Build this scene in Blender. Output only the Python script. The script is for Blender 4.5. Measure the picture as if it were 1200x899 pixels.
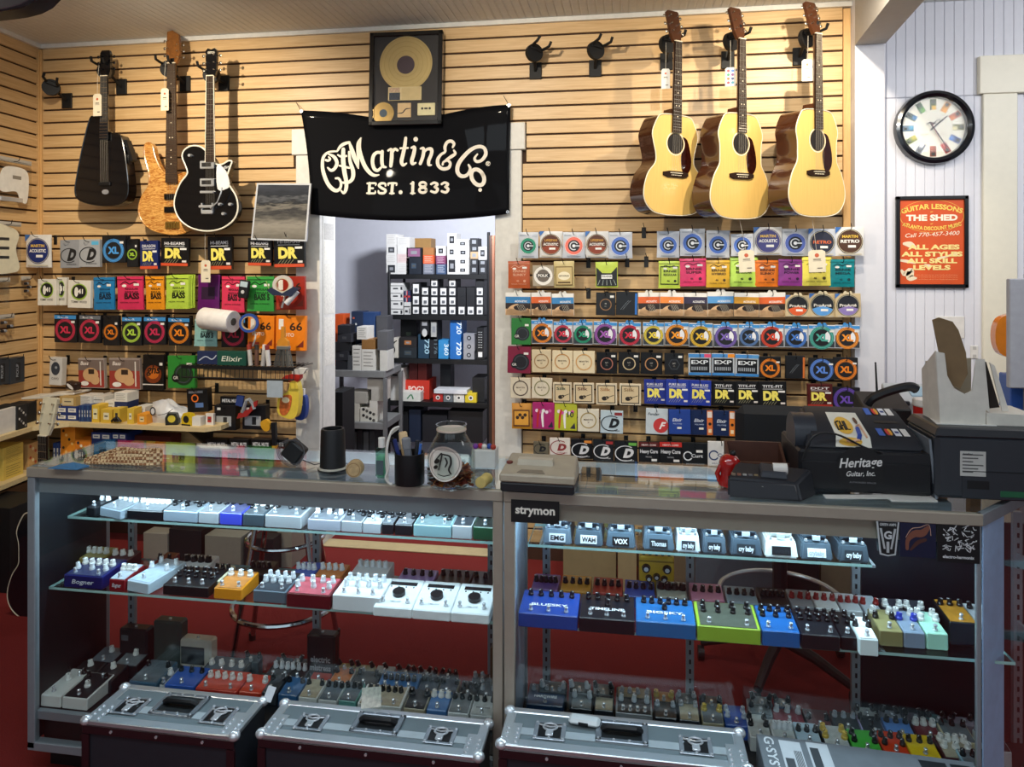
import bpy,bmesh,math,random
from mathutils import Vector,Matrix
random.seed(7)
scene = bpy.context.scene
COL = scene.collection
for o in list(bpy.data.objects): bpy.data.objects.remove(o)
# ------------------------------------------------------------------ camera
F,YH,TH,EYE,YC = 860.0,310.0,math.atan(.160),1.60,-3.936
S,C = math.sin(TH),math.cos(TH)
cam = bpy.data.cameras.new('camera'); camo = bpy.data.objects.new('camera',cam); COL.objects.link(camo)
camo.location = (0,YC,EYE); camo.rotation_euler = (math.pi/2,0,TH)
cam.sensor_width = 36; cam.lens = 36*F/1200; cam.shift_y = (YH-449.5)/1200
cam.clip_start = .05
scene.camera = camo
# ------------------------------------------------------------------ world, lights, exposure
w = bpy.data.worlds.new('world'); scene.world = w; w.use_nodes = True
w.node_tree.nodes['Background'].inputs[0].default_value = (.84,.92,1,1)
w.node_tree.nodes['Background'].inputs[1].default_value = .17
vs = scene.view_settings
vs.view_transform = 'Standard'; vs.look = 'None'; vs.exposure = 0.08; vs.gamma = 1; vs.use_curve_mapping = False
def aim(o,p): o.rotation_euler = (Vector(p)-o.location).to_track_quat('-Z','Y').to_euler()
def spot(name,loc,target,e,col,ang=80,blend=.6,r=.04):
    l = bpy.data.lights.new(name,'SPOT'); l.energy = e; l.color = col; l.spot_size = math.radians(ang); l.spot_blend = blend; l.shadow_soft_size = r
    o = bpy.data.objects.new(name,l); COL.objects.link(o); o.location = loc; aim(o,target); return o
def area(name,loc,target,e,col,sx,sy):
    l = bpy.data.lights.new(name,'AREA'); l.shape = 'RECTANGLE'; l.size = sx; l.size_y = sy; l.energy = e; l.color = col
    o = bpy.data.objects.new(name,l); COL.objects.link(o); o.location = loc; aim(o,target); return o
WARM = (1,.86,.66); COOL = (.60,.83,1)
spot('track_spot_left',(-2.25,-1.45,2.80),(-2.4,0,1.7),128,WARM,105,.8,.018)
spot('track_spot_middle',(-.85,-1.7,2.82),(-.25,0,1.9),74,WARM,100,.8,.018)
spot('track_spot_right',(.90,-.95,2.84),(.70,0,2.2),62,WARM,105,.9,.015)
spot('track_spot_front',(.45,-1.9,2.82),(.5,0,1.45),64,(1,.93,.82),85,.8,.02)
spot('lamp_behind',(-2.30,-3.30,2.47),(-.9,0,1.9),26,(1,.9,.74),110,.6,.035)
area('overhead_fill',(-.5,-3.2,2.88),(-.5,-2.3,.3),46,(.80,.91,1),2.4,.8)  # added soft fill from above for the counter, no fixture modelled
area('back_room_light',(-.92,.24,2.12),(-1.5,1.5,1.35),30,(.88,.92,1),.16,.16)
area('front_fill',(-.3,-5.15,1.75),(-.3,-2,1.45),22,(.78,.89,1),5.5,1.6)  # added broad cool fill behind the camera, no shop window modelled
area('right_room_light',(2.3,-1.4,2.75),(1.75,.1,1.3),24,(.97,.98,1),.9,.9)
# ------------------------------------------------------------------ pixel <-> place
def at(px,py,y):
    t = (px-600)/F; k = (y-YC)/(C+t*S)
    return Vector((k*(t*C-S),y,EYE-(py-YH)*k/F))
def on(px,py,z):
    t = (px-600)/F; d = (EYE-z)*F/(py-YH); l = t*d
    return Vector((l*C-d*S,YC+l*S+d*C,z))
def ppm(px,y): return F*(C+(px-600)/F*S)/(y-YC)
# ------------------------------------------------------------------ materials
_m = {}
def lin(c):
    c = c/255.0
    return c/12.92 if c <= .04045 else ((c+.055)/1.055)**2.4
def rgb(h):
    if isinstance(h,str): h = tuple(int(h[i:i+2],16) for i in (0,2,4))
    return tuple(lin(v) for v in h)
def M(col,r=.5,m=0,n=.10,sc=30,coat=0,bump=0,stretch=None,em=0,name=None):
    key = (col,r,m,n,sc,coat,bump,stretch,em)
    if key in _m: return _m[key]
    mt = bpy.data.materials.new(name or 'surface_%s' % (col if isinstance(col,str) else '%02x%02x%02x' % tuple(int(v) for v in col)))
    mt.use_nodes = True; nt = mt.node_tree; b = nt.nodes['Principled BSDF']
    c = rgb(col); b.inputs['Roughness'].default_value = r; b.inputs['Metallic'].default_value = m
    if coat: b.inputs['Coat Weight'].default_value = coat; b.inputs['Coat Roughness'].default_value = .06
    if em:
        b.inputs['Emission Color'].default_value = (*c,1); b.inputs['Emission Strength'].default_value = em
    tc = nt.nodes.new('ShaderNodeTexCoord'); no = nt.nodes.new('ShaderNodeTexNoise'); no.inputs['Scale'].default_value = sc; no.inputs['Detail'].default_value = 4
    src = tc.outputs['Object']
    if stretch:
        mp = nt.nodes.new('ShaderNodeMapping'); mp.inputs['Scale'].default_value = stretch; nt.links.new(src,mp.inputs[0]); src = mp.outputs[0]
    nt.links.new(src,no.inputs['Vector'])
    mx = nt.nodes.new('ShaderNodeMix'); mx.data_type = 'RGBA'
    mx.inputs[6].default_value = (*[v*(1-n*1.6) for v in c],1); mx.inputs[7].default_value = (*[min(1,v*(1+n*1.6)) for v in c],1)
    nt.links.new(no.outputs['Fac'],mx.inputs[0]); nt.links.new(mx.outputs[2],b.inputs['Base Color'])
    if bump:
        bp = nt.nodes.new('ShaderNodeBump'); bp.inputs['Strength'].default_value = bump; bp.inputs['Distance'].default_value = .01
        nt.links.new(no.outputs['Fac'],bp.inputs['Height']); nt.links.new(bp.outputs[0],b.inputs['Normal'])
    _m[key] = mt; return mt
def glass_mat(name,tint=(.96,.985,.98),k=1.0,rough=0.0,ior=1.45):
    """thin pane: clear, with a mirror share after Schlick on each face"""
    mt = bpy.data.materials.new(name); mt.use_nodes = True; nt = mt.node_tree; nt.nodes.remove(nt.nodes['Principled BSDF'])
    out = nt.nodes['Material Output']; tr = nt.nodes.new('ShaderNodeBsdfTransparent'); gl = nt.nodes.new('ShaderNodeBsdfGlossy'); lw = nt.nodes.new('ShaderNodeLayerWeight'); lw.inputs[0].default_value = .5
    pw = nt.nodes.new('ShaderNodeMath'); pw.operation = 'POWER'; pw.inputs[1].default_value = 5; ma = nt.nodes.new('ShaderNodeMath'); ma.operation = 'MULTIPLY_ADD'; ma.inputs[1].default_value = .96*k; ma.inputs[2].default_value = .04*k; ma.use_clamp = True
    mx = nt.nodes.new('ShaderNodeMixShader'); tr.inputs[0].default_value = (*tint,1); gl.inputs['Roughness'].default_value = rough
    nt.links.new(lw.outputs['Facing'],pw.inputs[0]); nt.links.new(pw.outputs[0],ma.inputs[0]); nt.links.new(ma.outputs[0],mx.inputs[0]); nt.links.new(tr.outputs[0],mx.inputs[1]); nt.links.new(gl.outputs[0],mx.inputs[2]); nt.links.new(mx.outputs[0],out.inputs[0])
    return mt
GLASS = glass_mat('clear_glass'); GLASSEDGE = M('9fc4bd',.15)
PLASTIC = glass_mat('clear_plastic',(.95,.95,.94),1.0,.12)
# ------------------------------------------------------------------ mesh builder
_tx = {}
def text_geo(s,bold=.012):
    k = (s,bold)
    if k in _tx: return _tx[k]
    cu = bpy.data.curves.new('lettering','FONT'); cu.body = s; cu.size = 1; cu.offset = bold; cu.resolution_u = 3
    ob = bpy.data.objects.new('lettering',cu); COL.objects.link(ob)
    dg = bpy.context.evaluated_depsgraph_get(); me = ob.evaluated_get(dg).to_mesh()
    v = [(p.co.x,p.co.y) for p in me.vertices]; f = [tuple(p.vertices) for p in me.polygons]
    ob.evaluated_get(dg).to_mesh_clear(); bpy.data.objects.remove(ob); bpy.data.curves.remove(cu)
    if not v: v = [(0,0)]; f = []
    xs = [p[0] for p in v]; ys = [p[1] for p in v]
    _tx[k] = (v,f,min(xs),max(xs),min(ys),max(ys)); return _tx[k]
def smooth_path(pts,n=5):
    out = []
    for i in range(len(pts)-1):
        p0 = pts[max(i-1,0)]; p1 = pts[i]; p2 = pts[i+1]; p3 = pts[min(i+2,len(pts)-1)]
        for j in range(n):
            t = j/n
            out.append(tuple(.5*((2*b)+(-a+c)*t+(2*a-5*b+4*c-d)*t*t+(-a+3*b-3*c+d)*t**3) for a,b,c,d in zip(p0,p1,p2,p3)))
    out.append(tuple(pts[-1])); return out
class MB:
    def __init__(s): s.v = []; s.f = []; s.mi = []; s.T = None
    def add(s,vs,fs,m=0):
        b = len(s.v)
        if s.T is not None: vs = [tuple(s.T @ Vector(p)) for p in vs]
        s.v += [tuple(p) for p in vs]; s.f += [tuple(b+i for i in f) for f in fs]; s.mi += [m]*len(fs); return s
    def box(s,x0,y0,z0,x1,y1,z1,m=0,c=0):
        if x0 > x1: x0,x1 = x1,x0
        if y0 > y1: y0,y1 = y1,y0
        if z0 > z1: z0,z1 = z1,z0
        if c <= 0:
            return s.add([(x0,y0,z0),(x1,y0,z0),(x1,y1,z0),(x0,y1,z0),(x0,y0,z1),(x1,y0,z1),(x1,y1,z1),(x0,y1,z1)],
                         [(3,2,1,0),(4,5,6,7),(0,1,5,4),(1,2,6,5),(2,3,7,6),(3,0,4,7)],m)
        bm = bmesh.new(); vv = [bm.verts.new(p) for p in [(x0,y0,z0),(x1,y0,z0),(x1,y1,z0),(x0,y1,z0),(x0,y0,z1),(x1,y0,z1),(x1,y1,z1),(x0,y1,z1)]]
        for f in [(3,2,1,0),(4,5,6,7),(0,1,5,4),(1,2,6,5),(2,3,7,6),(3,0,4,7)]: bm.faces.new([vv[i] for i in f])
        bmesh.ops.bevel(bm,geom=bm.edges[:],offset=min(c,.49*min(x1-x0,y1-y0,z1-z0)),segments=1,affect='EDGES')
        s.bm(bm,m); bm.free(); return s
    def bm(s,bm,m=0):
        bm.verts.index_update()
        return s.add([tuple(v.co) for v in bm.verts],[tuple(v.index for v in f.verts) for f in bm.faces],m)
    def hexa(s,p,m=0,c=0,seg=1):
        fs = [(3,2,1,0),(4,5,6,7),(0,1,5,4),(1,2,6,5),(2,3,7,6),(3,0,4,7)]
        if c <= 0: return s.add(p,fs,m)
        bm = bmesh.new(); vv = [bm.verts.new(q) for q in p]
        for f in fs: bm.faces.new([vv[i] for i in f])
        bmesh.ops.bevel(bm,geom=bm.edges[:],offset=c,segments=seg,affect='EDGES'); s.bm(bm,m); bm.free(); return s
    def prism(s,poly,y0,y1,m=0,side=None):           # outline in XZ, extruded along y
        n = len(poly); a = sum(poly[i][0]*poly[(i+1) % n][1]-poly[(i+1) % n][0]*poly[i][1] for i in range(n))
        if a < 0: poly = poly[::-1]
        s.add([(x,y0,z) for x,z in poly]+[(x,y1,z) for x,z in poly],[tuple(range(n)),tuple(range(2*n-1,n-1,-1))],m)
        s.add([(x,y0,z) for x,z in poly]+[(x,y1,z) for x,z in poly],[(i,n+i,n+(i+1) % n,(i+1) % n) for i in range(n)],m if side is None else side); return s
    def flat(s,poly,y,m=0):                            # outline in XZ facing -y
        n = len(poly); a = sum(poly[i][0]*poly[(i+1) % n][1]-poly[(i+1) % n][0]*poly[i][1] for i in range(n))
        if a < 0: poly = poly[::-1]
        return s.add([(x,y,z) for x,z in poly],[tuple(range(n))],m)
    def rect(s,x0,z0,x1,z1,y,m=0): return s.add([(x0,y,z0),(x1,y,z0),(x1,y,z1),(x0,y,z1)],[(0,1,2,3)],m)
    def disc(s,x,z,r,y,m=0,n=20,rz=None,a=0):
        rz = r if rz is None else rz; ca,sa = math.cos(a),math.sin(a)
        p = [(r*math.cos(2*math.pi*i/n),rz*math.sin(2*math.pi*i/n)) for i in range(n)]
        return s.add([(x+u*ca-v*sa,y,z+u*sa+v*ca) for u,v in p],[tuple(range(n))],m)
    def ring(s,x,z,r0,r1,y,m=0,n=24,rz=1.0,a0=0,a1=2*math.pi):
        full = abs(a1-a0-2*math.pi) < 1e-6; k = n if full else n+1
        p = [a0+(a1-a0)*i/n for i in range(k)]
        vs = [(x+r0*math.cos(q),y,z+r0*rz*math.sin(q)) for q in p]+[(x+r1*math.cos(q),y,z+r1*rz*math.sin(q)) for q in p]
        return s.add(vs,[(i,k+i,k+(i+1) % k,(i+1) % k) for i in range(n)],m)
    def text(s,t,x,z,h,y,m=0,bold=.012,w=None,align='c',rot=0,shear=0):   # h = cap height
        v,f,a,b,lo,hi = text_geo(t,bold); k = h/.70; kx = k if w is None else w/max(b-a,1e-4)
        ca,sa = math.cos(rot),math.sin(rot); off = {'c': (a+b)/2,'l': a,'r': b}[align]; out = []
        for p in v:
            u = (p[0]-off)*kx; q = p[1]*k; u += q*shear; out.append((x+u*ca-q*sa,y,z+u*sa+q*ca))
        return s.add(out,f,m)
    def arctext(s,t,x,z,h,y,m=0,R=1,bold=.012,w=None,up=True):
        v,f,a,b,lo,hi = text_geo(t,bold); k = h/.70; kx = k if w is None else w/(b-a); out = []
        for p in v:
            u = (p[0]-(a+b)/2)*kx; q = p[1]*k; g = u/R
            if up: out.append((x+(R+q)*math.sin(g),y,z+(R+q)*math.cos(g)-R))
            else: out.append((x+(R-q)*math.sin(g),y,z-(R-q)*math.cos(g)+R))
        return s.add(out,f,m)
    def stroke(s,pts,y,m=0,fn=None,sub=5):           # (x, z, width) ribbon with round ends
        P = smooth_path(pts,sub) if len(pts) > 2 else [tuple(p) for p in pts]
        L = []; R = []
        for i,p in enumerate(P):
            a = P[max(i-1,0)]; b = P[min(i+1,len(P)-1)]; dx,dz = b[0]-a[0],b[1]-a[1]; d = math.hypot(dx,dz) or 1
            nx,nz = -dz/d*p[2]/2,dx/d*p[2]/2; L.append((p[0]+nx,p[1]+nz)); R.append((p[0]-nx,p[1]-nz))
        n = len(P); vs = [(q[0],y,q[1]) for q in L]+[(q[0],y,q[1]) for q in R]
        s.add(vs,[(i,n+i,n+i+1,i+1) for i in range(n-1)],m)
        for p in (P[0],P[-1]): s.disc(p[0],p[1],p[2]/2,y-.0001,m,10)
        return s
    def cyl(s,p0,p1,r0,r1=None,n=12,m=0,caps=True):
        r1 = r0 if r1 is None else r1; p0 = Vector(p0); p1 = Vector(p1); d = (p1-p0)
        q = d.to_track_quat('Z','Y') if d.length > 1e-9 else Matrix.Identity(3).to_quaternion()
        vs = []
        for P,r in ((p0,r0),(p1,r1)):
            for i in range(n):
                a = 2*math.pi*i/n; vs.append(tuple(P+q @ Vector((r*math.cos(a),r*math.sin(a),0))))
        fs = [(i,(i+1) % n,n+(i+1) % n,n+i) for i in range(n)]
        if caps: fs += [tuple(range(n-1,-1,-1)),tuple(range(n,2*n))]
        return s.add(vs,fs,m)
    def tube(s,pts,r,n=8,m=0,closed=False,caps=True):
        P = [Vector(p) for p in pts]; vs = []; k = len(P); up = None; rr = r if isinstance(r,(list,tuple)) else [r]*k
        for i,p in enumerate(P):
            a = P[(i-1) % k] if closed or i > 0 else p; b = P[(i+1) % k] if closed or i < k-1 else p
            t = (b-a).normalized()
            if up is None: up = Vector((0,0,1)) if abs(t.z) < .9 else Vector((1,0,0))
            u = t.cross(up); u = u.normalized() if u.length > 1e-6 else t.orthogonal().normalized(); up = u.cross(t).normalized()
            for j in range(n):
                g = 2*math.pi*j/n; vs.append(tuple(p+(u*math.cos(g)+up*math.sin(g))*rr[i]))
        fs = []
        for i in range(k if closed else k-1):
            for j in range(n): fs.append((i*n+j,i*n+(j+1) % n,((i+1) % k)*n+(j+1) % n,((i+1) % k)*n+j))
        if caps and not closed: fs += [tuple(range(n-1,-1,-1)),tuple((k-1)*n+j for j in range(n))]
        return s.add(vs,[f[::-1] for f in fs],m)
    def lathe(s,prof,n=20,m=0,o=(0,0,0)):           # (r, z) about a vertical axis
        vs = []; fs = []; k = len(prof)
        for r,z in prof:
            for j in range(n): g = 2*math.pi*j/n; vs.append((o[0]+r*math.cos(g),o[1]+r*math.sin(g),o[2]+z))
        for i in range(k-1):
            for j in range(n): fs.append((i*n+j,i*n+(j+1) % n,(i+1)*n+(j+1) % n,(i+1)*n+j))
        if prof[0][0] > 1e-5: fs.append(tuple(range(n-1,-1,-1)))
        if prof[-1][0] > 1e-5: fs.append(tuple((k-1)*n+j for j in range(n)))
        return s.add(vs,fs,m)
    def sphere(s,c,r,m=0,n=10,sx=1,sy=1,sz=1):
        return s.T_lathe(c,r,m,n,sx,sy,sz)
    def T_lathe(s,c,r,m,n,sx,sy,sz):
        prof = [(r*math.sin(math.pi*i/6),-r*math.cos(math.pi*i/6)) for i in range(7)]; prof[0] = (1e-6,-r); prof[-1] = (1e-6,r)
        b = len(s.v); s.lathe(prof,n,m,(0,0,0))
        for i in range(b,len(s.v)): p = s.v[i]; s.v[i] = (c[0]+p[0]*sx,c[1]+p[1]*sy,c[2]+p[2]*sz)
        return s
    def mesh(s,name,mats,smooth=False,ang=38):
        me = bpy.data.meshes.new(name); me.from_pydata(s.v,[],s.f)
        if not isinstance(mats,(list,tuple)): mats = [mats]
        for x in mats: me.materials.append(x)
        me.polygons.foreach_set('material_index',s.mi)
        if smooth:
            me.polygons.foreach_set('use_smooth',[True]*len(s.f)); me.set_sharp_from_angle(angle=math.radians(ang))
        me.update(); return me
    def build(s,name,mats,parent=None,loc=None,rot=None,smooth=False,ang=38):
        return inst(name,s.mesh(name,mats,smooth,ang),parent,loc,rot)
def inst(name,me,parent=None,loc=None,rot=None,scale=None):
    o = bpy.data.objects.new(name,me); COL.objects.link(o)
    if parent: o.parent = parent
    if loc is not None: o.location = loc
    if rot is not None: o.rotation_euler = rot
    if scale is not None: o.scale = scale
    return o
LABELS = {}
def tag(o,label,cat,group=None,kind=None):
    o['label'] = label; o['category'] = cat
    if group: o['group'] = group
    if kind: o['kind'] = kind
    LABELS.setdefault(label,[]).append(o.name); return o
def thing(name,loc,label,cat,group=None,rot=None):
    o = inst(name,None,None,loc,rot); o.empty_display_size = .05
    return tag(o,label,cat,group)
def structure(o): o['kind'] = 'structure'; return o
ORD = ['zeroth','first','second','third','fourth','fifth','sixth','seventh','eighth','ninth','tenth','eleventh','twelfth','thirteenth','fourteenth','fifteenth','sixteenth','seventeenth','eighteenth','nineteenth','twentieth']
def ordw(n):
    if n <= 20: return ORD[n]
    return '%d%s' % (n,{1: 'st',2: 'nd',3: 'rd'}.get(n % 10,'th'))
BLACK = M('08090c',.5); BLACKG = M('08090c',.18,coat=.4); WHITE = M('e9e6df',.55); CHROME = M('d8dce0',.22,.6,n=.04); ALU = M('9aa0a6',.34,.6,n=.06); STEEL = M('7d848c',.4,.8); INK = M('101014',.6); CREAM = M('e6dcc4',.6)
# ================================================================== THE SETTING
CEIL = 2.925; XL = at(47,300,0).x; XR = at(992,300,0).x
DX0,DX1 = -1.7226,-.720           # doorway
CAS = .145; DTOP = 2.22
def carpet():
    mt = M('7a1815',.95,n=.35,sc=260,bump=.5); return mt
mb = MB(); mb.add([(-4.2,-5.2,0),(4.5,-5.2,0),(4.5,3,0),(-4.2,3,0)],[(0,1,2,3)])
structure(mb.build('floor',carpet()))
# ceiling with fine beaded boards
mt = M('dde0de',.8,n=.05); nt = mt.node_tree
tcn = nt.nodes.new('ShaderNodeTexCoord'); wv = nt.nodes.new('ShaderNodeTexWave'); wv.bands_direction = 'X'; wv.wave_type = 'BANDS'; wv.inputs['Scale'].default_value = 7.5; wv.inputs['Distortion'].default_value = 0
bp = nt.nodes.new('ShaderNodeBump'); bp.inputs['Strength'].default_value = .55; bp.inputs['Distance'].default_value = .012
rp = nt.nodes.new('ShaderNodeValToRGB'); rp.color_ramp.elements[0].position = 0; rp.color_ramp.elements[1].position = .22
nt.links.new(tcn.outputs['Object'],wv.inputs[0]); nt.links.new(wv.outputs['Fac'],rp.inputs[0]); nt.links.new(rp.outputs[0],bp.inputs['Height']); nt.links.new(bp.outputs[0],nt.nodes['Principled BSDF'].inputs['Normal'])
CEILM = mt
mb = MB(); mb.box(-4.2,-5.2,CEIL,4.5,3,CEIL+.06)
structure(mb.build('ceiling',CEILM))
# slat wall
def slat_wood():
    mt = bpy.data.materials.new('maple_slat'); mt.use_nodes = True; nt = mt.node_tree; b = nt.nodes['Principled BSDF']; b.inputs['Roughness'].default_value = .42
    tc = nt.nodes.new('ShaderNodeTexCoord'); ge = nt.nodes.new('ShaderNodeNewGeometry'); mp = nt.nodes.new('ShaderNodeMapping'); mp.inputs['Scale'].default_value = (1.6,8,34)
    no = nt.nodes.new('ShaderNodeTexNoise'); no.inputs['Scale'].default_value = 3.2; no.inputs['Detail'].default_value = 6; no.inputs['Distortion'].default_value = .6
    oi = nt.nodes.new('ShaderNodeObjectInfo'); ad = nt.nodes.new('ShaderNodeVectorMath'); ad.operation = 'ADD'
    nt.links.new(tc.outputs['Object'],mp.inputs[0]); nt.links.new(mp.outputs[0],ad.inputs[0]); nt.links.new(oi.outputs['Random'],ad.inputs[1]); nt.links.new(ad.outputs[0],no.inputs['Vector'])
    r = nt.nodes.new('ShaderNodeValToRGB'); r.color_ramp.elements[0].position = .25; r.color_ramp.elements[0].color = (*rgb('c39c68'),1); r.color_ramp.elements[1].position = .8; r.color_ramp.elements[1].color = (*rgb('ddbd8c'),1)
    nt.links.new(no.outputs['Fac'],r.inputs[0]); nt.links.new(r.outputs[0],b.inputs['Base Color']); return mt
MAPLE = slat_wood(); GROOVE = M('3a2210',.8); TRIMW = M('d8d6cf',.5); LAV = M('d9dae2',.6,n=.03)
mb = MB()
WB = .075
mb.box(XL-.1,.012,0,DX0,WB,CEIL); mb.box(DX1,.012,0,XR+.02,WB,CEIL); mb.box(DX0,.012,DTOP,DX1,WB,CEIL)
wall_back = structure(mb.build('wall_back',GROOVE))
P = .0762; Z0 = EYE+16.23*P
def slat_mesh(L,h): return MB().box(0,0,0,L,.014,h,0,.0016).mesh('slat',MAPLE)
xa,xb = XL+.018,XR-.018
edges = [CEIL-.018]+[Z0-k*P for k in range(37)]
_sm = {}
def put_slats(parent,x0,x1,zl,zh):
    k = (round(x1-x0,4),round(zh-zl,4))
    if k not in _sm: _sm[k] = slat_mesh(x1-x0,zh-zl)
    inst('slat',_sm[k],parent,(x0,0,zl))
HEAD0,HEAD1 = DX0-CAS-.02,DX1+CAS+.02
for i in range(len(edges)-1):
    zh = edges[i]-.0052; zl = edges[i+1]+.0052
    if i == 0: zh = edges[0]
    if zl > DTOP+CAS: put_slats(wall_back,xa,xb,zl,zh)
    else:
        l = HEAD0 if zh > DTOP else DX0-CAS; r = HEAD1 if zh > DTOP else DX1+CAS
        put_slats(wall_back,xa,l-.004,zl,zh); put_slats(wall_back,r+.004,xb,zl,zh)
        if zh > DTOP+CAS+.006: put_slats(wall_back,l-.002,r+.002,DTOP+CAS+.004,zh)
MAPT = M('d6ac72',.45,n=.12,sc=6,stretch=(20,20,2))
mb = MB(); mb.box(XR-.016,-.006,.1,XR+.018,.014,CEIL-.03); structure(mb.build('trim_1',MAPT))
# left wall, meeting the back wall slightly off square
LD = Vector((math.sin(math.radians(5.77)),-math.cos(math.radians(5.77)),0)); LN = Vector((-LD.y,LD.x,0))
LROT = math.atan2(LD.y,LD.x)
mb = MB(); mb.box(0,-.08,0,4.6,-.012,CEIL)
wall_left = structure(mb.build('wall_left',GROOVE,None,(XL,0,0),(0,0,LROT)))
lm = MB().box(0,0,0,2.4,.014,P-.0104,0,.0016).mesh('slat',MAPLE)
for i in range(len(edges)-1):
    inst('slat',lm,wall_left,(.02,-.014,edges[i+1]+.0052),None,(1,1,(edges[i]-edges[i+1]-(.0052 if i == 0 else .0104))/(P-.0104)))
mb = MB(); mb.box(.0,-.014,.1,.018,.006,CEIL-.02); structure(mb.build('trim_2',MAPT,None,(XL,0,0),(0,0,LROT)))
mb = MB(); mb.box(XL,-.006,.1,XL+.016,.012,CEIL-.02); structure(mb.build('trim_3',MAPT))
def onleft(px,py,off=.01):
    t = (px-600)/F; x0 = XL+LN.x*off; y0 = LN.y*off-YC
    u = -(x0*C+y0*S-t*(-x0*S+y0*C))/((LD.x*C+LD.y*S)-t*(-LD.x*S+LD.y*C))
    X,D = x0+LD.x*u,y0+LD.y*u; dep = -X*S+D*C
    return Vector((X,D+YC,EYE-(py-YH)*dep/F))
# crown strips
mb = MB(); mb.box(XL,-.022,CEIL-.024,XR+.02,.012,CEIL); structure(mb.build('trim_4',TRIMW))
mb = MB(); mb.box(0,-.01,CEIL-.024,4.5,.022,CEIL); structure(mb.build('trim_5',TRIMW,None,(XL,0,0),(0,0,LROT)))
# door casing
mb = MB(); y0 = -.022
mb.box(DX0-CAS,y0,0,DX0,.014,DTOP,0,.003); structure(mb.build('trim_6',TRIMW))
mb = MB(); mb.box(DX1,y0,0,DX1+CAS,.014,DTOP,0,.003); structure(mb.build('trim_7',TRIMW))
mb = MB(); mb.box(HEAD0,y0-.012,DTOP,HEAD1,.014,DTOP+CAS,0,.003); structure(mb.build('trim_8',TRIMW))
mb = MB(); mb.box(DX0-.02,.014,0,DX0+.002,.19,DTOP+.02); mb.box(DX1-.002,.014,0,DX1+.02,.19,DTOP+.02); mb.box(DX0,.014,DTOP,DX1,.19,DTOP+.02); structure(mb.build('trim_9',TRIMW))
mb = MB(); mb.box(DX0+.002,0,0,DX1-.002,.10,.012,0,.004); structure(mb.build('trim_10',M('c8b48c',.5)))
for i,(px,a,b,c0,c1) in enumerate([(384,283,305,'dcd8cc',.9),(384,309,368,'d5d2c8',.9),(384,372,428,'dedad0',.9),(384,262,281,'b9b6b0',.9)]):
    z1,z0 = at(px,a,.08).z,at(px,b,.08).z
    mb = MB(); mb.box(DX0+.0025,.03,z0,DX0+.0035,.17,z1)
    o = mb.build('paper_note',M(c0,.8,n=.2,sc=90)); tag(o,['small paper note taped on the left door jamb','tall paper sheet taped mid height on left door jamb','lowest paper sheet taped on the left door jamb','grey paper note taped highest on left door jamb'][i],'paper','papers on the door jamb')
# back room
mb = MB(); mb.box(-3.2,1.75,0,.6,1.80,CEIL); structure(mb.build('wall_far',LAV))
mb = MB(); mb.box(-3.2,.10,0,-3.15,1.75,CEIL); structure(mb.build('wall_back_room_left',LAV))
mb = MB(); mb.box(.0,.10,0,.05,1.75,CEIL); structure(mb.build('wall_back_room_right',LAV))
# pier, beam and beadboard wall on the right
XP0,XP1 = XR+.02,at(1037,300,-.07).x
PIER = M('d2d3da',.6,n=.03)
mb = MB(); mb.box(XP0,-.07,0,XP1,.05,CEIL,0,.002); structure(mb.build('wall_pier',PIER))
ZB = at(1005,53,-.07).z
mb = MB(); mb.box(0,-3.6,ZB,XP1-XP0,.0,CEIL); structure(mb.build('ceiling_beam',M('a9a7a4',.7,n=.04),None,(XP0,-.07,0),(0,0,math.radians(-4.3))))
YB = .05; pw = .0455
mb = MB(); mb.box(XP1-.02,YB+.008,0,4.2,YB+.09,CEIL)
WX0,WX1,WZ0,WZ1 = at(1190,300,YB).x,at(1190,300,YB).x+.95,.85,2.445
mb = MB(); mb.box(XP1-.02,YB+.008,0,WX0,YB+.09,CEIL); mb.box(WX1,YB+.008,0,4.2,YB+.09,CEIL); mb.box(WX0,YB+.008,0,WX1,YB+.09,WZ0); mb.box(WX0,YB+.008,WZ1,WX1,YB+.09,CEIL)
wall_right = structure(mb.build('wall_right',M('c2c3cc',.7)))
zs = at(1100,113,YB).z
pa = MB().box(.0006,-.003,0,pw-.0006,.010,zs-.004,0,.0025).mesh('plank',LAV); pb = MB().box(.0006,0,0,pw-.0006,.010,CEIL-zs-.002,0,.0025).mesh('plank',LAV)
x = XP1
while x < 2.95:
    inst('plank',pb,wall_right,(x,YB,zs+.001))
    if x < WX0 or x > WX1+.1: inst('plank',pa,wall_right,(x,YB,0))
    x += pw
WCR = M('e4dfcd',.45,n=.03)
win = inst('window_1',None,None,(0,0,0)); structure(win)
hx = at(1145,300,YB).x; cx0 = at(1150,300,YB).x
MB().box(hx,YB-.03,2.447,WX1+.2,YB+.004,2.634,0,.003).build('window_header',WCR,win)
MB().box(cx0,YB-.022,.3,WX0,YB+.03,2.447,0,.003).build('window_casing',WCR,win)
MB().box(WX1,YB-.022,.3,WX1+.155,YB+.03,2.447,0,.003).build('window_casing',WCR,win)
MB().box(WX0-.01,YB-.06,WZ0-.04,WX1+.01,YB+.05,WZ0,0,.004).build('window_sill',WCR,win)
MB().box(WX0,YB+.02,2.03,WX1,YB+.05,2.42,0,.003).build('upper_panel',WCR,win)
MB().box(WX0+.035,YB+.012,2.10,WX1-.035,YB+.02,2.37,0,.003).build('panel_field',WCR,win)
mb = MB()
for z in (WZ0,1.675,2.0): mb.box(WX0,YB+.03,z,WX1,YB+.055,z+.045,0,.003)
for xx in (WX0,WX1-.035): mb.box(xx,YB+.031,WZ0,xx+.012,YB+.054,2.03)
mb.build('window_frame',WCR,win)
MB().box(WX0+.005,YB+.04,WZ0+.03,WX1-.005,YB+.045,2.02).build('pane',GLASS,win)
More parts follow.
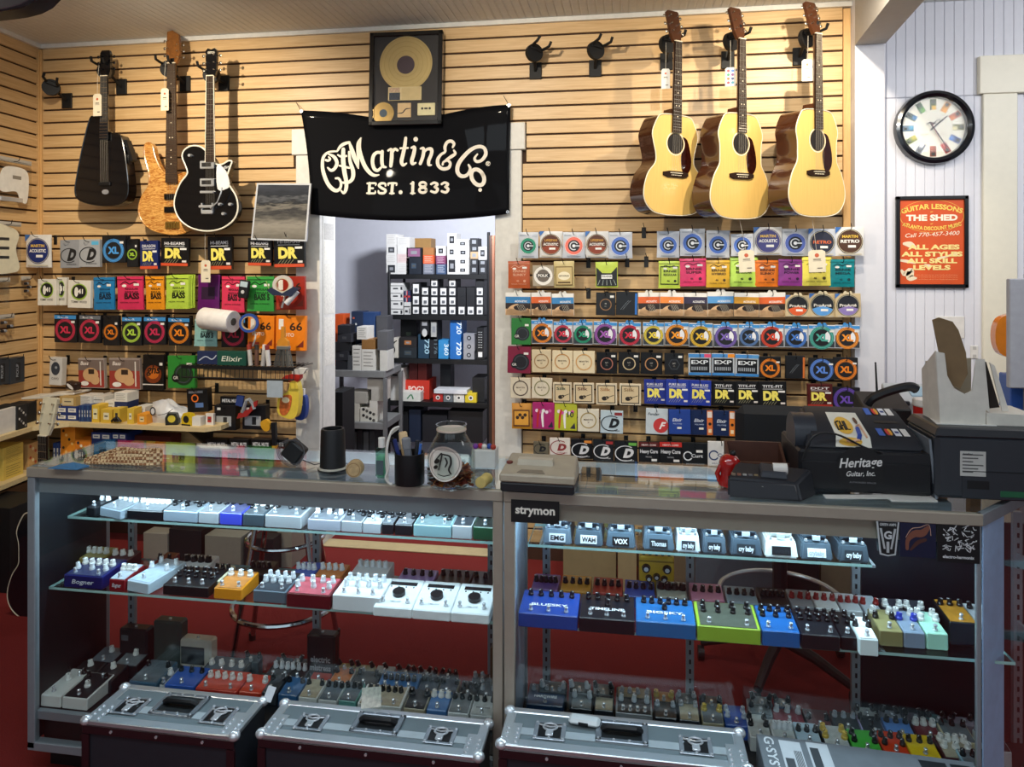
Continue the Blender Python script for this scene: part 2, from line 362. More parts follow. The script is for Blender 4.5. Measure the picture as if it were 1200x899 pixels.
mb = MB(); mb.box(.9,1.9,0,4.4,1.95,3.2); structure(mb.build('exterior_backdrop',M('dfe3ee',.9)))  # pale backdrop added outside so the window panes look bright
area('backdrop_light',(2.6,.9,2.9),(2.5,1.9,1.2),26,(.93,.97,1),1,.6)  # added lamp that brightens the backdrop behind the window
bush = thing('bush',(2.55,1.45,0),'leafy green bush growing outside the window','bush')
mb = MB()
for i in range(420):
    a = random.uniform(0,6.28); r = .5*math.sqrt(random.random()); z = random.uniform(.2,1.62); x,y = r*math.cos(a),.35*r*math.sin(a)
    u = Vector((random.gauss(0,1),random.gauss(0,1),random.gauss(0,1))).normalized()*.05; v = Vector((random.gauss(0,1),random.gauss(0,1),random.gauss(0,1))).normalized()*.02; c = Vector((x,y,z))
    mb.add([c-u,c+v,c+u,c-v],[(0,1,2,3)])
o = mb.build('foliage',M('6c8a74',.6,n=.3),bush); o['kind'] = 'stuff'
MB().cyl((0,0,0),(0,0,1.2),.03,.012).build('stem',M('4b3a2a',.8),bush)
# ================================================================== DISPLAY CASES
YF = YC+2.03; YBK = YF+.345; TOPZ = .965
X0,X1,X2 = -.9179*2.03,-.1722*2.03,.4357*2.03
NAVY = M('080d14',.45,n=.15); FRAME = M('8f979d',.42,.35,n=.05); FRAMEW = M('a89f90',.42,.35,n=.05); PANELB = M('9db4c8',.4); KICK = M('07080b',.6)
LEDM = M('e8f4ff',.5,em=3.5)
ZU,ZM,ZD = .766,.566,.20
YU,YM = YC+2.17,YC+2.09
def upright(parent,x,y,z0,z1):
    o = MB().box(x-.012,y-.008,z0,x+.012,y+.008,z1).build('upright',FRAME,parent)
    mb = MB()
    z = z0+.03
    while z < z1-.04: mb.box(x-.003,y-.0095,z,x+.003,y-.0082,z+.014); z += .03
    mb.build('slots',BLACK,o)
def shelf(parent,poly,z,name='glass_shelf'):
    n = len(poly); mb = MB(); th = .008
    vs = [(x,y,z-th) for x,y in poly]+[(x,y,z) for x,y in poly]
    mb.add(vs,[tuple(range(n-1,-1,-1)),tuple(range(n,2*n))],0); mb.add(vs,[(i,(i+1) % n,n+(i+1) % n,n+i) for i in range(n)],1)
    return mb.build(name,[GLASS,GLASSEDGE],parent)
def bracket(parent,x,z,yf):
    MB().hexa([(x-.004,yf+.02,z-.016),(x+.004,yf+.02,z-.016),(x+.004,YBK-.02,z-.05),(x-.004,YBK-.02,z-.05),(x-.004,yf+.02,z-.009),(x+.004,yf+.02,z-.009),(x+.004,YBK-.02,z-.009),(x-.004,YBK-.02,z-.009)]).build('shelf_bracket',FRAME,parent)
# ---- left case
cl = thing('display_case',((X0+X1)/2,(YF+YBK)/2,0),'left glass display case with dark end panel, full of pedals','display case','glass counter cases')
def sub(parent): return lambda mb,name,mats,**k: mb.build(name,mats,parent,tuple(-v for v in parent.location),**k)
b = sub(cl)
pw_ = .026
b(MB().box(X0,YF,.085,X0+pw_,YF+.022,TOPZ-.03,0,.002),'post',FRAME)
b(MB().box(X1-pw_-.004,YF,.085,X1-.002,YF+.022,TOPZ-.03,0,.002),'post',FRAMEW)
b(MB().box(X0,YBK-.02,.085,X0+.02,YBK,TOPZ-.03),'post',FRAME)
b(MB().box(X1-.022,YBK-.02,.085,X1-.002,YBK,TOPZ-.03),'post',FRAME)
b(MB().box(X0,YF-.004,TOPZ-.03,X1-.001,YF+.016,TOPZ,0,.002),'top_rail',FRAMEW)
b(MB().box(X0+.026,YF+.017,TOPZ-.082,X1-.03,YF+.022,TOPZ-.031),'light_header',FRAME)
b(MB().box(X0,YBK-.012,TOPZ-.036,X1-.001,YBK,TOPZ-.001),'back_rail',M('d5dde2',.4))
b(MB().box(X0,YF+.016,TOPZ-.02,X0+.014,YBK-.012,TOPZ),'side_rail',FRAME)
b(MB().box(X0,YF,.078,X1-.002,YF+.03,.105,0,.002),'bottom_rail',FRAME)
b(MB().box(X0+.012,YF+.022,.105,X0+.022,YBK-.02,TOPZ-.022),'end_panel',NAVY)
b(MB().box(X1-.014,YF+.024,.105,X1-.006,YBK-.02,TOPZ-.022),'end_panel',GLASS)
b(MB().box(X0+.022,YF+.03,ZD-.03,X1-.014,YBK-.02,ZD-.001,0,.002),'deck',NAVY)
b(MB().box(X0+.005,YF+.012,ZD-.03,X1-.03,YF+.03,ZD-.002,0,.002),'deck_edge',FRAME)
b(MB().box(X0+.03,YF+.06,0,X1-.03,YBK-.03,.078),'base',KICK)
b(MB().box(X0+.026,YF+.006,.105,X1-.032,YF+.011,TOPZ-.03),'front_glass',GLASS)
b(MB().box(X0+.004,YF+.004,TOPZ,X1-.003,YBK,TOPZ+.006),'top_glass',GLASS)
for z,y in ((ZU,YU),(ZM,YM)):
    b2 = shelf(cl,[(X0+.024,y),(X1-.018,y),(X1-.018,YBK-.03),(X0+.024,YBK-.03)],z); b2.location = tuple(-v for v in cl.location)
for px in (157,374,579):
    xx = max(at(px,500,YBK-.012).x,X0+.05); xx = min(xx,X1-.05)
    pass
def place_up(par,xs,z1=TOPZ-.09):
    for xx in xs:
        n0 = len(bpy.data.objects); upright(par,xx,YBK-.012,.11,z1)
        for z,y in ((ZU,YU),(ZM,YM)): bracket(par,xx,z,y)
    for o in par.children:
        if o.name.startswith(('upright','shelf_bracket')) and o.location.length == 0: o.location = tuple(-v for v in par.location)
place_up(cl,[at(158,500,YBK).x,at(373,500,YBK).x,at(577,500,YBK).x])
led = b(MB().box(X0+.06,YF+.112,TOPZ-.042,X1-.06,YF+.128,TOPZ-.030),'light_tube',LEDM); b(MB().box(X0+.05,YF+.10,TOPZ-.029,X1-.05,YF+.14,TOPZ-.004,0,.003),'lamp_housing',FRAME)
def led_light(name,xa,xb,e):
    l = bpy.data.lights.new(name,'AREA'); l.shape = 'RECTANGLE'; l.size = xb-xa; l.size_y = .03; l.energy = e; l.color = COOL
    o = bpy.data.objects.new(name,l); COL.objects.link(o); o.location = ((xa+xb)/2,YF+.12,TOPZ-.046); o.rotation_euler = (math.radians(7),0,0)
led_light('case_light_left',X0+.06,X1-.06,6.2)
b(MB().box(X0+.02,YF+.045,.078,X1-.02,YF+.05,ZD-.03),'toe_panel',KICK)
# ---- right case with a clipped corner
K = .33
cr = thing('display_case',((X1+X2)/2,(YF+YBK)/2,0),'right glass display case with angled corner facet, under the cash register','display case','glass counter cases')
b = sub(cr)
b(MB().box(X1+.002,YF,.085,X1+pw_+.006,YF+.022,TOPZ-.03,0,.002),'post',FRAMEW)
b(MB().box(X2-.012,YF+.001,.085,X2,YF+.013,TOPZ-.03,0,.002),'post',FRAME)
b(MB().box(X1+.002,YBK-.02,.085,X1+.022,YBK,TOPZ-.03),'post',FRAME)
b(MB().box(X1+.001,YF-.004,TOPZ-.03,X2+.002,YF+.016,TOPZ,0,.002),'top_rail',FRAMEW)
b(MB().box(X1+.036,YF+.017,TOPZ-.082,X2-.02,YF+.022,TOPZ-.031),'light_header',FRAMEW)
b(MB().box(X1+.001,YBK-.012,TOPZ-.036,X2+K,YBK,TOPZ-.001),'back_rail',M('d5dde2',.4))
b(MB().box(X1+.002,YF,.078,X2,YF+.03,.105,0,.002),'bottom_rail',FRAME)
b(MB().box(X1+.010,YF+.024,.105,X1+.014,YBK-.02,TOPZ-.022),'end_panel',PANELB)
b(MB().add([(X1+.016,YF+.03,ZD-.001),(X2,YF+.03,ZD-.001),(X2+K-.02,YBK-.02,ZD-.001),(X1+.016,YBK-.02,ZD-.001)],[(0,1,2,3)]),'deck',NAVY)
b(MB().box(X1+.03,YF+.012,ZD-.03,X2,YF+.03,ZD-.002,0,.002),'deck_edge',FRAME)
b(MB().hexa([(X1+.03,YF+.06,0),(X2-.02,YF+.06,0),(X2+K-.08,YBK-.03,0),(X1+.03,YBK-.03,0),(X1+.03,YF+.06,.078),(X2-.02,YF+.06,.078),(X2+K-.08,YBK-.03,.078),(X1+.03,YBK-.03,.078)]),'base',KICK)
b(MB().box(X1+.034,YF+.006,.105,X2-.012,YF+.011,TOPZ-.03),'front_glass',GLASS)
b(MB().hexa([(X1+.004,YF+.004,TOPZ),(X2,YF+.004,TOPZ),(X2+K,YBK,TOPZ),(X1+.004,YBK,TOPZ),(X1+.004,YF+.004,TOPZ+.006),(X2,YF+.004,TOPZ+.006),(X2+K,YBK,TOPZ+.006),(X1+.004,YBK,TOPZ+.006)]),'top_glass',GLASS)
def facet(z0,z1,o0,o1,a=0.,e=1.):   # box along the 45-degree front
    d = Vector((K,YBK-YF,0)); n = Vector((d.y,-d.x,0)).normalized(); p = Vector((X2,YF,0)); q0 = p+d*a; q1 = p+d*e
    pts = [q0-n*o1,q0-n*o0,q1-n*o0,q1-n*o1]
    return MB().hexa([(*(v.xy),z0) for v in pts][::1]+[(*(v.xy),z1) for v in pts])
b(facet(TOPZ-.03,TOPZ,-.004,.014),'angled_top_rail',FRAME)
b(facet(.105,TOPZ-.03,.004,.009),'angled_glass',GLASS)
b(facet(.078,.105,0,.03),'angled_bottom_rail',FRAME)
b(facet(.105,TOPZ-.03,0,.02,.93,1.),'post',FRAME)
b(facet(.105,TOPZ-.03,.0,.003,.02,.30),'blue_lit_strip',M('a6c6ea',.35))  # blue light at the corner is put into this strip's colour
for z,y in ((ZU,YU),(ZM,YM)):
    xr = at(1022 if z == ZU else 1190,600,y).x
    o = shelf(cr,[(X1+.05,y),(xr,y),(xr,YBK-.03),(X1+.05,YBK-.03)],z); o.location = tuple(-v for v in cr.location)
place_up(cr,[at(641,500,YBK).x,at(808,500,YBK).x,at(1001,500,YBK).x,at(1189,500,YBK).x])
xb0,xb1 = at(1003,500,YBK).x+.014,X2+K-.03
b(MB().box(xb0,YBK-.004,.12,xb1,YBK+.004,ZU+.07),'back_panel',M('0a0f18',.4))
b(MB().box(X1+.06,YF+.112,TOPZ-.042,X2-.04,YF+.128,TOPZ-.030),'light_tube',LEDM); b(MB().box(X1+.05,YF+.10,TOPZ-.029,X2-.03,YF+.14,TOPZ-.004,0,.003),'lamp_housing',FRAME)
led_light('case_light_right',X1+.06,X2-.04,5.8)

b(MB().box(X1+.02,YF+.045,.078,X2-.01,YF+.05,ZD-.03),'toe_panel',KICK)
# ================================================================== STRING PACKETS ON HOOKS
class Dec(MB):
    def __init__(s): super().__init__(); s.mats = []
    def c(s,col,r=.45,m=0):
        x = M(col,r,m,n=.06)
        if x not in s.mats: s.mats.append(x)
        return s.mats.index(x)
L = .0004
def d_ring(d,w,h,ring,inner='1b2026'):
    R = .41*w; z = -.03*h
    d.disc(0,z,R,-L,d.c(ring),24); d.ring(0,z,R*.93,R*.98,-2*L,d.c('e8e8e8'),24); d.disc(0,z,R*.62,-2*L,d.c(inner),20); d.ring(0,z,R*.36,R*.46,-3*L,d.c('d8dade'),18,1,.5,5.2); d.disc(0,z,R*.17,-3*L,d.c('e4e6ea'),12); d.rect(R*.1,z-R*.06,R*.62,z+R*.06,-3*L,d.c('d8dade'))
    d.rect(-.42*w,.36*h,-.12*w,.40*h,-L,d.c('a8aeb8')); d.rect(.2*w,.33*h,.42*w,.40*h,-L,d.c('bcc2cc')); d.rect(-.3*w,-.44*h,.3*w,-.41*h,-L,d.c('9aa0aa'))
def d_disc(d,w,h,col,t1,t2=None,c1='f2c94a',c2='f4f2ea',low=None):
    R = .45*w; z = .0
    d.disc(0,z,R,-L,d.c(col),26); d.ring(0,z,R*.92,R*.95,-2*L,d.c('d8cfae'),26)
    if low: d.ring(0,z,0.001,R*.9,-2*L,d.c(low),16,1,math.pi+.35,2*math.pi-.35)
    d.text(t1,0,z+.30*R,.22*R,-3*L,d.c(c1),.02,1.2*R)
    if t2: d.text(t2,0,z-.10*R,.24*R,-3*L,d.c(c2),.03,1.45*R)
    d.rect(-.15*R,z-.5*R,.45*R,z-.3*R,-3*L,d.c('f1eee6')); d.add([(-.5*w,-L,.5*h),(-.5*w,-L,.28*h),(-.28*w,-L,.5*h)],[(0,1,2)],d.c('3d6fb2')); d.rect(-.4*w,-.46*h,.4*w,-.42*h,-L,d.c('c4bca8'))
def d_slinky(d,w,h,ink='221c1c',t='SLINKY',bass=False,frame=False):
    k = d.c(ink)
    if frame:
        for a in ((-.42*w,-.36*h,.42*w,-.33*h),(-.42*w,.28*h,.42*w,.31*h),(-.42*w,-.36*h,-.39*w,.31*h),(.39*w,-.36*h,.42*w,.31*h)): d.rect(*a,-L,k)
    d.stroke([(-.34*w,.26*h,.02*w),(-.18*w,.34*h,.03*w),(0,.27*h,.03*w),(.2*w,.33*h,.03*w),(.36*w,.24*h,.02*w)],-L,k)
    d.disc(-.2*w,.22*h,.09*w,-2*L,d.c('f0ece4'),10,.05*w)
    if bass:
        d.text(t,.08*w,-.17*h,.16*h,-2*L,k,.05,.56*w)
        for i,a in enumerate((.10,.0)): d.text('REGULAR',.08*w,a*h,.06*h,-2*L,k,.02,.5*w)
    else:
        for i,a in enumerate((.09,-.04)): d.text(('ERNIE',t)[i],.03*w,a*h,.08*h,-2*L,k,.03,.6*w)
        d.disc(.26*w,-.23*h,.06*w,-2*L,k,10); d.text('46',-.05*w,-.26*h,.07*h,-2*L,k,.02)
    d.text('NICKEL WOUND',0,-.30*h if bass else -.36*h,.035*h,-2*L,k,.01,.7*w)
    d.rect(-.5*w,.40*h,.5*w,.415*h,-L,k); d.rect(.16*w,.22*h,.36*w,.29*h,-2*L,d.c('ece8e0'))
def d_xl(d,w,h,col,dark=True,head='3f8fd0',half=False):
    R = .455*w; z = -.05*h
    if head: d.rect(-.49*w,.34*h,.49*w,.47*h,-L,d.c(head)); d.text('XL NICKEL',-.1*w,.375*h,.05*h,-2*L,d.c('f2f4f6'),.02,.5*w)
    if dark: d.rect(-.49*w,-.47*h,.49*w,.33*h,-L,d.c('15171b'))
    else:
        d.add([(-.48*w,-L,-.46*h),(.48*w,-L,-.46*h),(.48*w,-L,-.2*h),(-.48*w,-L,.05*h)],[(0,1,2,3)],d.c('30343a'))
    d.disc(0,z,R,-2*L,d.c(col),28); d.disc(0,z,R*.74,-3*L,d.c('16181c'),26); d.ring(0,z,R*.79,R*.82,-3*L,d.c('20242a'),26); d.ring(0,z,R*.92,R*.95,-3*L,d.c('20242a'),26)
    if not dark: d.ring(0,z,0.001,R*.7,-4*L,d.c('e9e9ec'),12,1,-.6,.9)
    d.text('XL',0,z-.26*R,.56*R,-5*L,d.c(col),.05,1.05*R); d.rect(.28*w,.20*h,.44*w,.28*h,-5*L,d.c('e8e6e0'))
def d_ac(d,w,h,col,name='ACOUSTIC'):
    d.rect(-.49*w,.22*h,.49*w,.49*h,-L,d.c('ece9e2')); d.rect(-.49*w,.04*h,.49*w,.32*h,-2*L,d.c(col)); d.text(name,.12*w,.08*h,.08*h,-3*L,d.c('f6f2ea'),.03,.5*w)
    d.rect(-.49*w,-.48*h,.49*w,.04*h,-L,d.c('2a1c14')); d.ring(0,-.5*h,.001,.49*w,-2*L,d.c('dcb487'),20,.9,0,math.pi); d.rect(-.49*w,-.49*h,.49*w,-.22*h,-2*L,d.c('dcb487'))
    d.disc(.10*w,-.16*h,.27*w,-3*L,d.c('20140f'),18,.13*h); d.rect(.0,-.05*h,.49*w,.03*h,-3*L,d.c('3a2a20'))
    for i in range(5): d.stroke([(-.05*w+.06*w*i,-.02*h,.008*w),(.08*w+.07*w*i,-.34*h,.008*w)],-4*L,d.c('e8dcc4'))
def d_hoop(d,w,h,col,t='MARTIN',r=.38,disc=None):
    if disc: d.disc(0,0,r*w,-L,d.c(disc),26)
    d.ring(0,0,r*w*.86,r*w,-2*L,d.c(col),26); d.text(t,0,.0,.07*h,-3*L,d.c('6a5844'),.01,.42*w); d.text('SP',0,-.12*h,.06*h,-3*L,d.c('6a5844'),.01)
def d_folk(d,w,h):
    d.disc(0,0,.44*w,-L,d.c('efeae0'),26); d.disc(0,0,.30*w,-2*L,d.c('6d6358'),22); d.rect(-.32*w,-.07*h,.32*w,.10*h,-3*L,d.c('2b2622')); d.text('FOLK',0,-.045*h,.12*h,-4*L,d.c('f4f0e6'),.04,.5*w)
def d_earth(d,w,h):
    d.rect(-.42*w,-.42*h,.42*w,.3*h,-L,d.c('7a6231')); d.rect(-.38*w,-.38*h,.38*w,.26*h,-2*L,d.c('c9b27a')); d.disc(0,-.06*h,.3*w,-3*L,d.c('efe4c4'),18,.16*h); d.text('EARTHWOOD',0,-.09*h,.06*h,-4*L,d.c('4a3a1c'),.02,.5*w); d.rect(-.3*w,-.34*h,.3*w,-.28*h,-3*L,d.c('5a4420'))
def d_paradigm(d,w,h):
    k = d.c('15171a')
    d.add([(-.46*w,-L,-.44*h),(.46*w,-L,-.44*h),(.46*w,-L,.30*h),(.2*w,-L,.06*h),(-.2*w,-L,.06*h),(-.46*w,-L,.30*h)],[(0,1,2,3,4,5)],k)
    d.rect(-.24*w,-.16*h,.24*w,0,-2*L,d.c('e8e8e4')); d.text('PARADIGM',0,-.10*h,.06*h,-3*L,k,.02,.42*w)
    for i in range(5): d.stroke([(-.4*w+.2*w*i,-.4*h,.03*w),(-.3*w+.15*w*i,-.2*h,.02*w)],-2*L,d.c('9aa39a'))
def d_black(d,w,h,ring=None,t='',side=None):
    if ring: d.ring(0,-.03*h,.26*w,.31*w,-L,d.c(ring),6 if ring == '3c4046' else 24); d.text(t or 'NY',0,-.02*h,.07*h,-2*L,d.c('b8b4ac'),.01); d.text('XL',0,-.13*h,.06*h,-2*L,d.c('8a867e'),.01)
    if side: d.rect(.38*w,-.48*h,.49*w,.42*h,-L,d.c(side))
    d.rect(.22*w,.28*h,.42*w,.38*h,-2*L,d.c('e6e4de'))
def d_hooks(d,w,h,side='2f6fc0'):
    for i in range(2): d.stroke([(-.28*w+.1*w*i,-.26*h,.012*w),(.0+.1*w*i,.05*h,.012*w),(.1*w+.1*w*i,.12*h,.012*w)],-L,d.c('8d949c'))
    d.rect(.38*w,-.46*h,.48*w,.44*h,-L,d.c(side))
def d_disco(d,w,h,col='14171a',t='GR'):
    d.disc(.08*w,-.08*h,.36*w,-L,d.c(col),22); d.ring(.08*w,-.08*h,.25*w,.29*w,-2*L,d.c('3c4248'),20); d.disc(-.2*w,-.18*h,.15*w,-2*L,d.c('0c0e10'),14); d.text(t,-.2*w,-.22*h,.09*h,-3*L,d.c('d8d4cc'),.02); d.rect(.2*w,.2*h,.4*w,.28*h,-3*L,d.c('e4e0d8'))
def d_exp(d,w,h,col):
    d.rect(-.49*w,.33*h,.2*w,.49*h,-L,d.c('4a8ed0')); d.rect(.2*w,.33*h,.49*w,.49*h,-L,d.c(col)); d.rect(-.42*w,-.36*h,.42*w,.28*h,-L,d.c('101318')); d.text('EXP',0,.03*h,.17*h,-2*L,d.c('e8eef2'),.02,.74*w)
    for i in range(9): d.rect((-.36+.08*i)*w,-.26*h,(-.32+.08*i)*w,-.10*h,-2*L,d.c('a8b0b8'))
    d.rect(-.49*w,-.49*h,.49*w,-.37*h,-2*L,d.c('3a84c8'))
def d_dr(d,w,h,top='HI-BEAMS',strip='d2502c',tc='e8e8ea'):
    d.text(top,0,.26*h,.10*h,-L,d.c(tc),.015,.74*w); d.text('DR',-.04*w,-.20*h,.32*h,-2*L,d.c('f2e36a'),.06,.62*w); d.rect(.2*w,.08*h,.44*w,.15*h,-2*L,d.c('ecebe6'))
    d.rect(-.36*w,.20*h,.36*w,.215*h,-L,d.c(tc))
    if strip: d.rect(-.49*w,-.49*h,.49*w,-.39*h,-L,d.c(strip))
    for i in range(5): d.stroke([(-.36*w+.1*w*i,-.38*h,.01*w),(-.26*w+.1*w*i,-.26*h,.01*w)],-L,d.c('b9b48c'))
    d.rect(.28*w,-.36*h,.44*w,-.29*h,-2*L,d.c('e0d8d2'))
def d_D(d,w,h,fg='14161a',tab=None):
    d.ring(-.02*w,-.06*h,.41*w,.46*w,-L,d.c(fg),22,.75,.9,5.4); d.text('D',.08*w,-.22*h,.36*h,-2*L,d.c(fg),.07,.40*w,shear=.3); d.text('STRINGS',.1*w,-.40*h,.05*h,-L,d.c(fg),.01,.5*w)
    if tab: d.rect(.12*w,.30*h,.46*w,.43*h,-L,d.c(tab))
def d_elx(d,w,h,right='e08a3a'):
    d.text('Elixir',-.12*w,.02*h,.13*h,-L,d.c('dfe6f2'),.01,.42*w,shear=.25)
    if right: d.rect(.24*w,-.49*h,.49*w,.49*h,-L,d.c(right)); d.rect(.26*w,.2*h,.47*w,.44*h,-2*L,d.c('e8dcd2')); d.disc(.37*w,-.05*h,.07*w,-2*L,d.c('2a1c14'),12); d.rect(.3*w,-.4*h,.44*w,-.25*h,-2*L,d.c('f0d8b0'))
    d.rect(-.12*w,-.28*h,.08*w,-.20*h,-2*L,d.c('e8e4da')); d.text('POLYWEB',-.1*w,-.1*h,.05*h,-L,d.c('b8c4dc'),.01,.4*w)
def d_guitarcard(d,w,h,tone):
    d.rect(-.42*w,-.42*h,.42*w,.42*h,-L,d.c('2e2620')); d.rect(-.38*w,-.38*h,.38*w,.38*h,-2*L,d.c('d8c29a')); d.text('Silk',-.05*w,.15*h,.14*h,-3*L,d.c(tone),.02,.5*w)
    d.disc(-.1*w,-.2*h,.13*w,-3*L,d.c('2a211b'),14,.1*h); d.disc(.02*w,-.16*h,.09*w,-3*L,d.c('2a211b'),12,.07*h); d.stroke([(0,-.17*h,.03*w),(.34*w,-.05*h,.03*w)],-3*L,d.c('2a211b')); d.disc(0,-.18*h,.03*w,-4*L,d.c('c8b088'),10)
def d_amber(d,w,h):
    d.rect(-.42*w,-.4*h,.42*w,.26*h,-L,d.c('6a3e12')); d.rect(-.36*w,-.34*h,.36*w,.2*h,-2*L,d.c('d99a35'))
    for i in range(4): d.disc((-.2+.13*i)*w,(-.05+.1*(i % 2))*h,.09*w,-3*L,d.c('3a2410'),10)
def d_band(d,w,h,c2,t=''):
    for i in range(5): d.disc((-.3+.15*i)*w,(.2-.05*(i % 2))*h,.08*w,-L,d.c(('f0d8e4','d05a9a','f4f0ee')[i % 3]),10)
    d.stroke([(-.28*w,-.4*h,.08*w),(-.25*w,0,.1*w),(-.2*w,.25*h,.08*w)],-2*L,d.c(c2)); d.stroke([(-.02*w,-.4*h,.07*w),(-.05*w,0,.11*w),(-.02*w,.2*h,.07*w)],-2*L,d.c('efe9e6'))
    if t: d.text(t,.22*w,0,.2*h,-3*L,d.c('26301c'),.02)
    d.add([(.2*w,-3*L,-.42*h),(.44*w,-3*L,-.42*h),(.40*w,-3*L,-.2*h)],[(0,1,2)],d.c('2a2438'))
def d_fender(d,w,h):
    d.text('Fender',-.15*w,.24*h,.10*h,-L,d.c('30343a'),.01,.5*w,shear=.2); d.disc(.18*w,-.15*h,.34*w,-L,d.c('c83a3a'),22); d.text('F',.2*w,-.28*h,.26*h,-2*L,d.c('f4ecea'),.04,shear=.4)
def d_heavy(d,w,h,red):
    d.rect(-.49*w,.28*h,.49*w,.49*h,-L,d.c(red)); d.text('HEAVY CORE',0,.33*h,.07*h,-2*L,d.c('f0dcd6'),.02,.7*w); d.text('Heavy Core',0,.0,.16*h,-L,d.c('d8d8da'),.03,.86*w); d.text('NICKEL',0,-.2*h,.06*h,-L,d.c('b0b0b4'),.01); d.rect(.12*w,-.36*h,.38*w,-.26*h,-L,d.c('e4e2de'))
def d_cer(d,w,h,fg):
    d.ring(-.28*w,-.05*h,.14*w,.19*w,-L,d.c(fg),18,1,.5,5.8); d.text('Curt',.08*w,-.10*h,.13*h,-2*L,d.c(fg),.02,.45*w); d.rect(.05*w,.1*h,.3*w,.2*h,-L,d.c('e8e6e2')); d.text('MANGAN',0,-.4*h,.06*h,-L,d.c('8f959c'),.01,.7*w)
def d_wood(d,w,h):
    d.disc(0,.08*h,.36*w,-L,d.c('8fb13c'),20,.30*h); d.disc(0,.09*h,.31*w,-2*L,d.c('17191c'),20,.25*h); d.disc(-.12*w,.08*h,.09*w,-3*L,d.c('e8e6dc'),10,.18*h); d.text('41',.06*w,.02*h,.16*h,-3*L,d.c('f0eee4'),.04); d.text('TOMMY WOOD',0,-.32*h,.08*h,-L,d.c('3a3630'),.015,.7*w)
def d_66(d,w,h):
    d.text('66',.18*w,.08*h,.22*h,-L,d.c('2a1a10'),.02,.42*w); d.rect(-.4*w,.1*h,-.24*w,.4*h,-L,d.c('f0ebe2')); d.text('ROTO',-.1*w,-.1*h,.1*h,-L,d.c('f2e0c8'),.02); d.add([(.2*w,-L,-.4*h),(.44*w,-L,-.4*h),(.44*w,-L,-.2*h)],[(0,1,2)],d.c('7a2a1a')); d.stroke([(-.3*w,-.42*h,.07*w),(-.2*w,-.15*h,.06*w),(-.25*w,.05*h,.05*w)],-2*L,d.c('d8d4cc')); d.rect(-.48*w,-.46*h,-.05*w,-.3*h,-L,d.c('a83a22'))
def d_bassbag(d,w,h):
    d.rect(-.49*w,-.47*h,.49*w,.45*h,-L,d.c('9c3a30')); d.rect(-.49*w,.1*h,.49*w,.45*h,-2*L,d.c('7a6a62')); d.text('Bass',-.25*w,.28*h,.12*h,-3*L,d.c('f0e6dc'),.02,shear=.2)
    d.disc(-.02*w,-.05*h,.30*w,-3*L,d.c('d3a878'),20,.24*h); d.disc(.14*w,-.22*h,.18*w,-4*L,d.c('d3a878'),14,.16*h); d.rect(-.1*w,-.02*h,.12*w,.14*h,-5*L,d.c('3a2a20')); d.rect(.34*w,-.4*h,.38*w,.4*h,-4*L,d.c('e4ded4')); d.disc(-.25*w,-.34*h,.15*w,-5*L,d.c('f0ece4'),14,.08*h)
def d_ghs(d,w,h):
    d.disc(0,-.05*h,.40*w,-L,d.c('7a3410'),20,.26*h); d.disc(0,-.02*h,.28*w,-2*L,d.c('c86a1c'),20,.17*h); d.text('ghs',0,-.02*h,.22*h,-3*L,d.c('120c08'),.03,.62*w,shear=.2); d.rect(-.49*w,-.36*h,.49*w,-.33*h,-L,d.c('e6e2da')); d.rect(.3*w,.2*h,.44*w,.28*h,-L,d.c('e6e2da'))
def d_plain(d,w,h): d.rect(-.3*w,-.2*h,.3*w,.15*h,-L,d.c('2a1030'))
def d_sheet(d,w,h): d.rect(-.3*w,.1*h,.3*w,.2*h,-L,d.c('b8b4ac')); d.rect(-.3*w,-.1*h,.2*w,-.04*h,-L,d.c('b8b4ac'))
def bag_mesh(w,h,th,col,style,rough,tab,coat=0):
    mb = MB(); nx,nz = 6,6; bulge = 0
    mt = [M(col,rough,n=.08,coat=coat,bump=.15 if style == 'bag' else 0,sc=40)]
    if style == 'bag':
        f = lambda u,v: (1-abs(2*u)**6)*(1-abs(2*v)**6)
        for sgn in (-1,1):
            vs = []
            for j in range(nz+1):
                for i in range(nx+1):
                    u,v = i/nx-.5,j/nz-.5
                    pin = 1-.03*(1-abs(2*v)**2)*(abs(u) == .5)
                    vs.append((u*w*pin,(th/2 if sgn > 0 else 0)+(-1 if sgn < 0 else 1)*.2*th*f(u,v)+(0 if sgn > 0 else th*.2),v*h))
            q = []
            for j in range(nz):
                for i in range(nx):
                    k = j*(nx+1)+i; c4 = (k,k+1,k+nx+2,k+nx+1); q.append(c4 if sgn < 0 else c4[::-1])
            mb.add(vs,q)
        mb.box(-w/2,.25*th,h*.40,w/2,.45*th,h*.5)
        mb.box(-w/2,.25*th,-h*.5,w/2,.45*th,-h*.44)
    else: mb.box(-w/2,0,-h/2,w/2,th,h/2,0,.0015)
    if tab:
        mt.append(M(tab,.5)); q = .13*w; z = h/2
        mb.prism([(-q*1.6,z-.004),(q*1.6,z-.004),(q,z+.012),(q*.4,z+.012),(q*.3,z+.006),(-q*.3,z+.006),(-q*.4,z+.012),(-q,z+.012)],0,.0012,1)
    return mb.mesh('bag',mt,style == 'bag',60),f if style == 'bag' else None
HWIRE = M('16171b',.4,.6)
_hk = {}
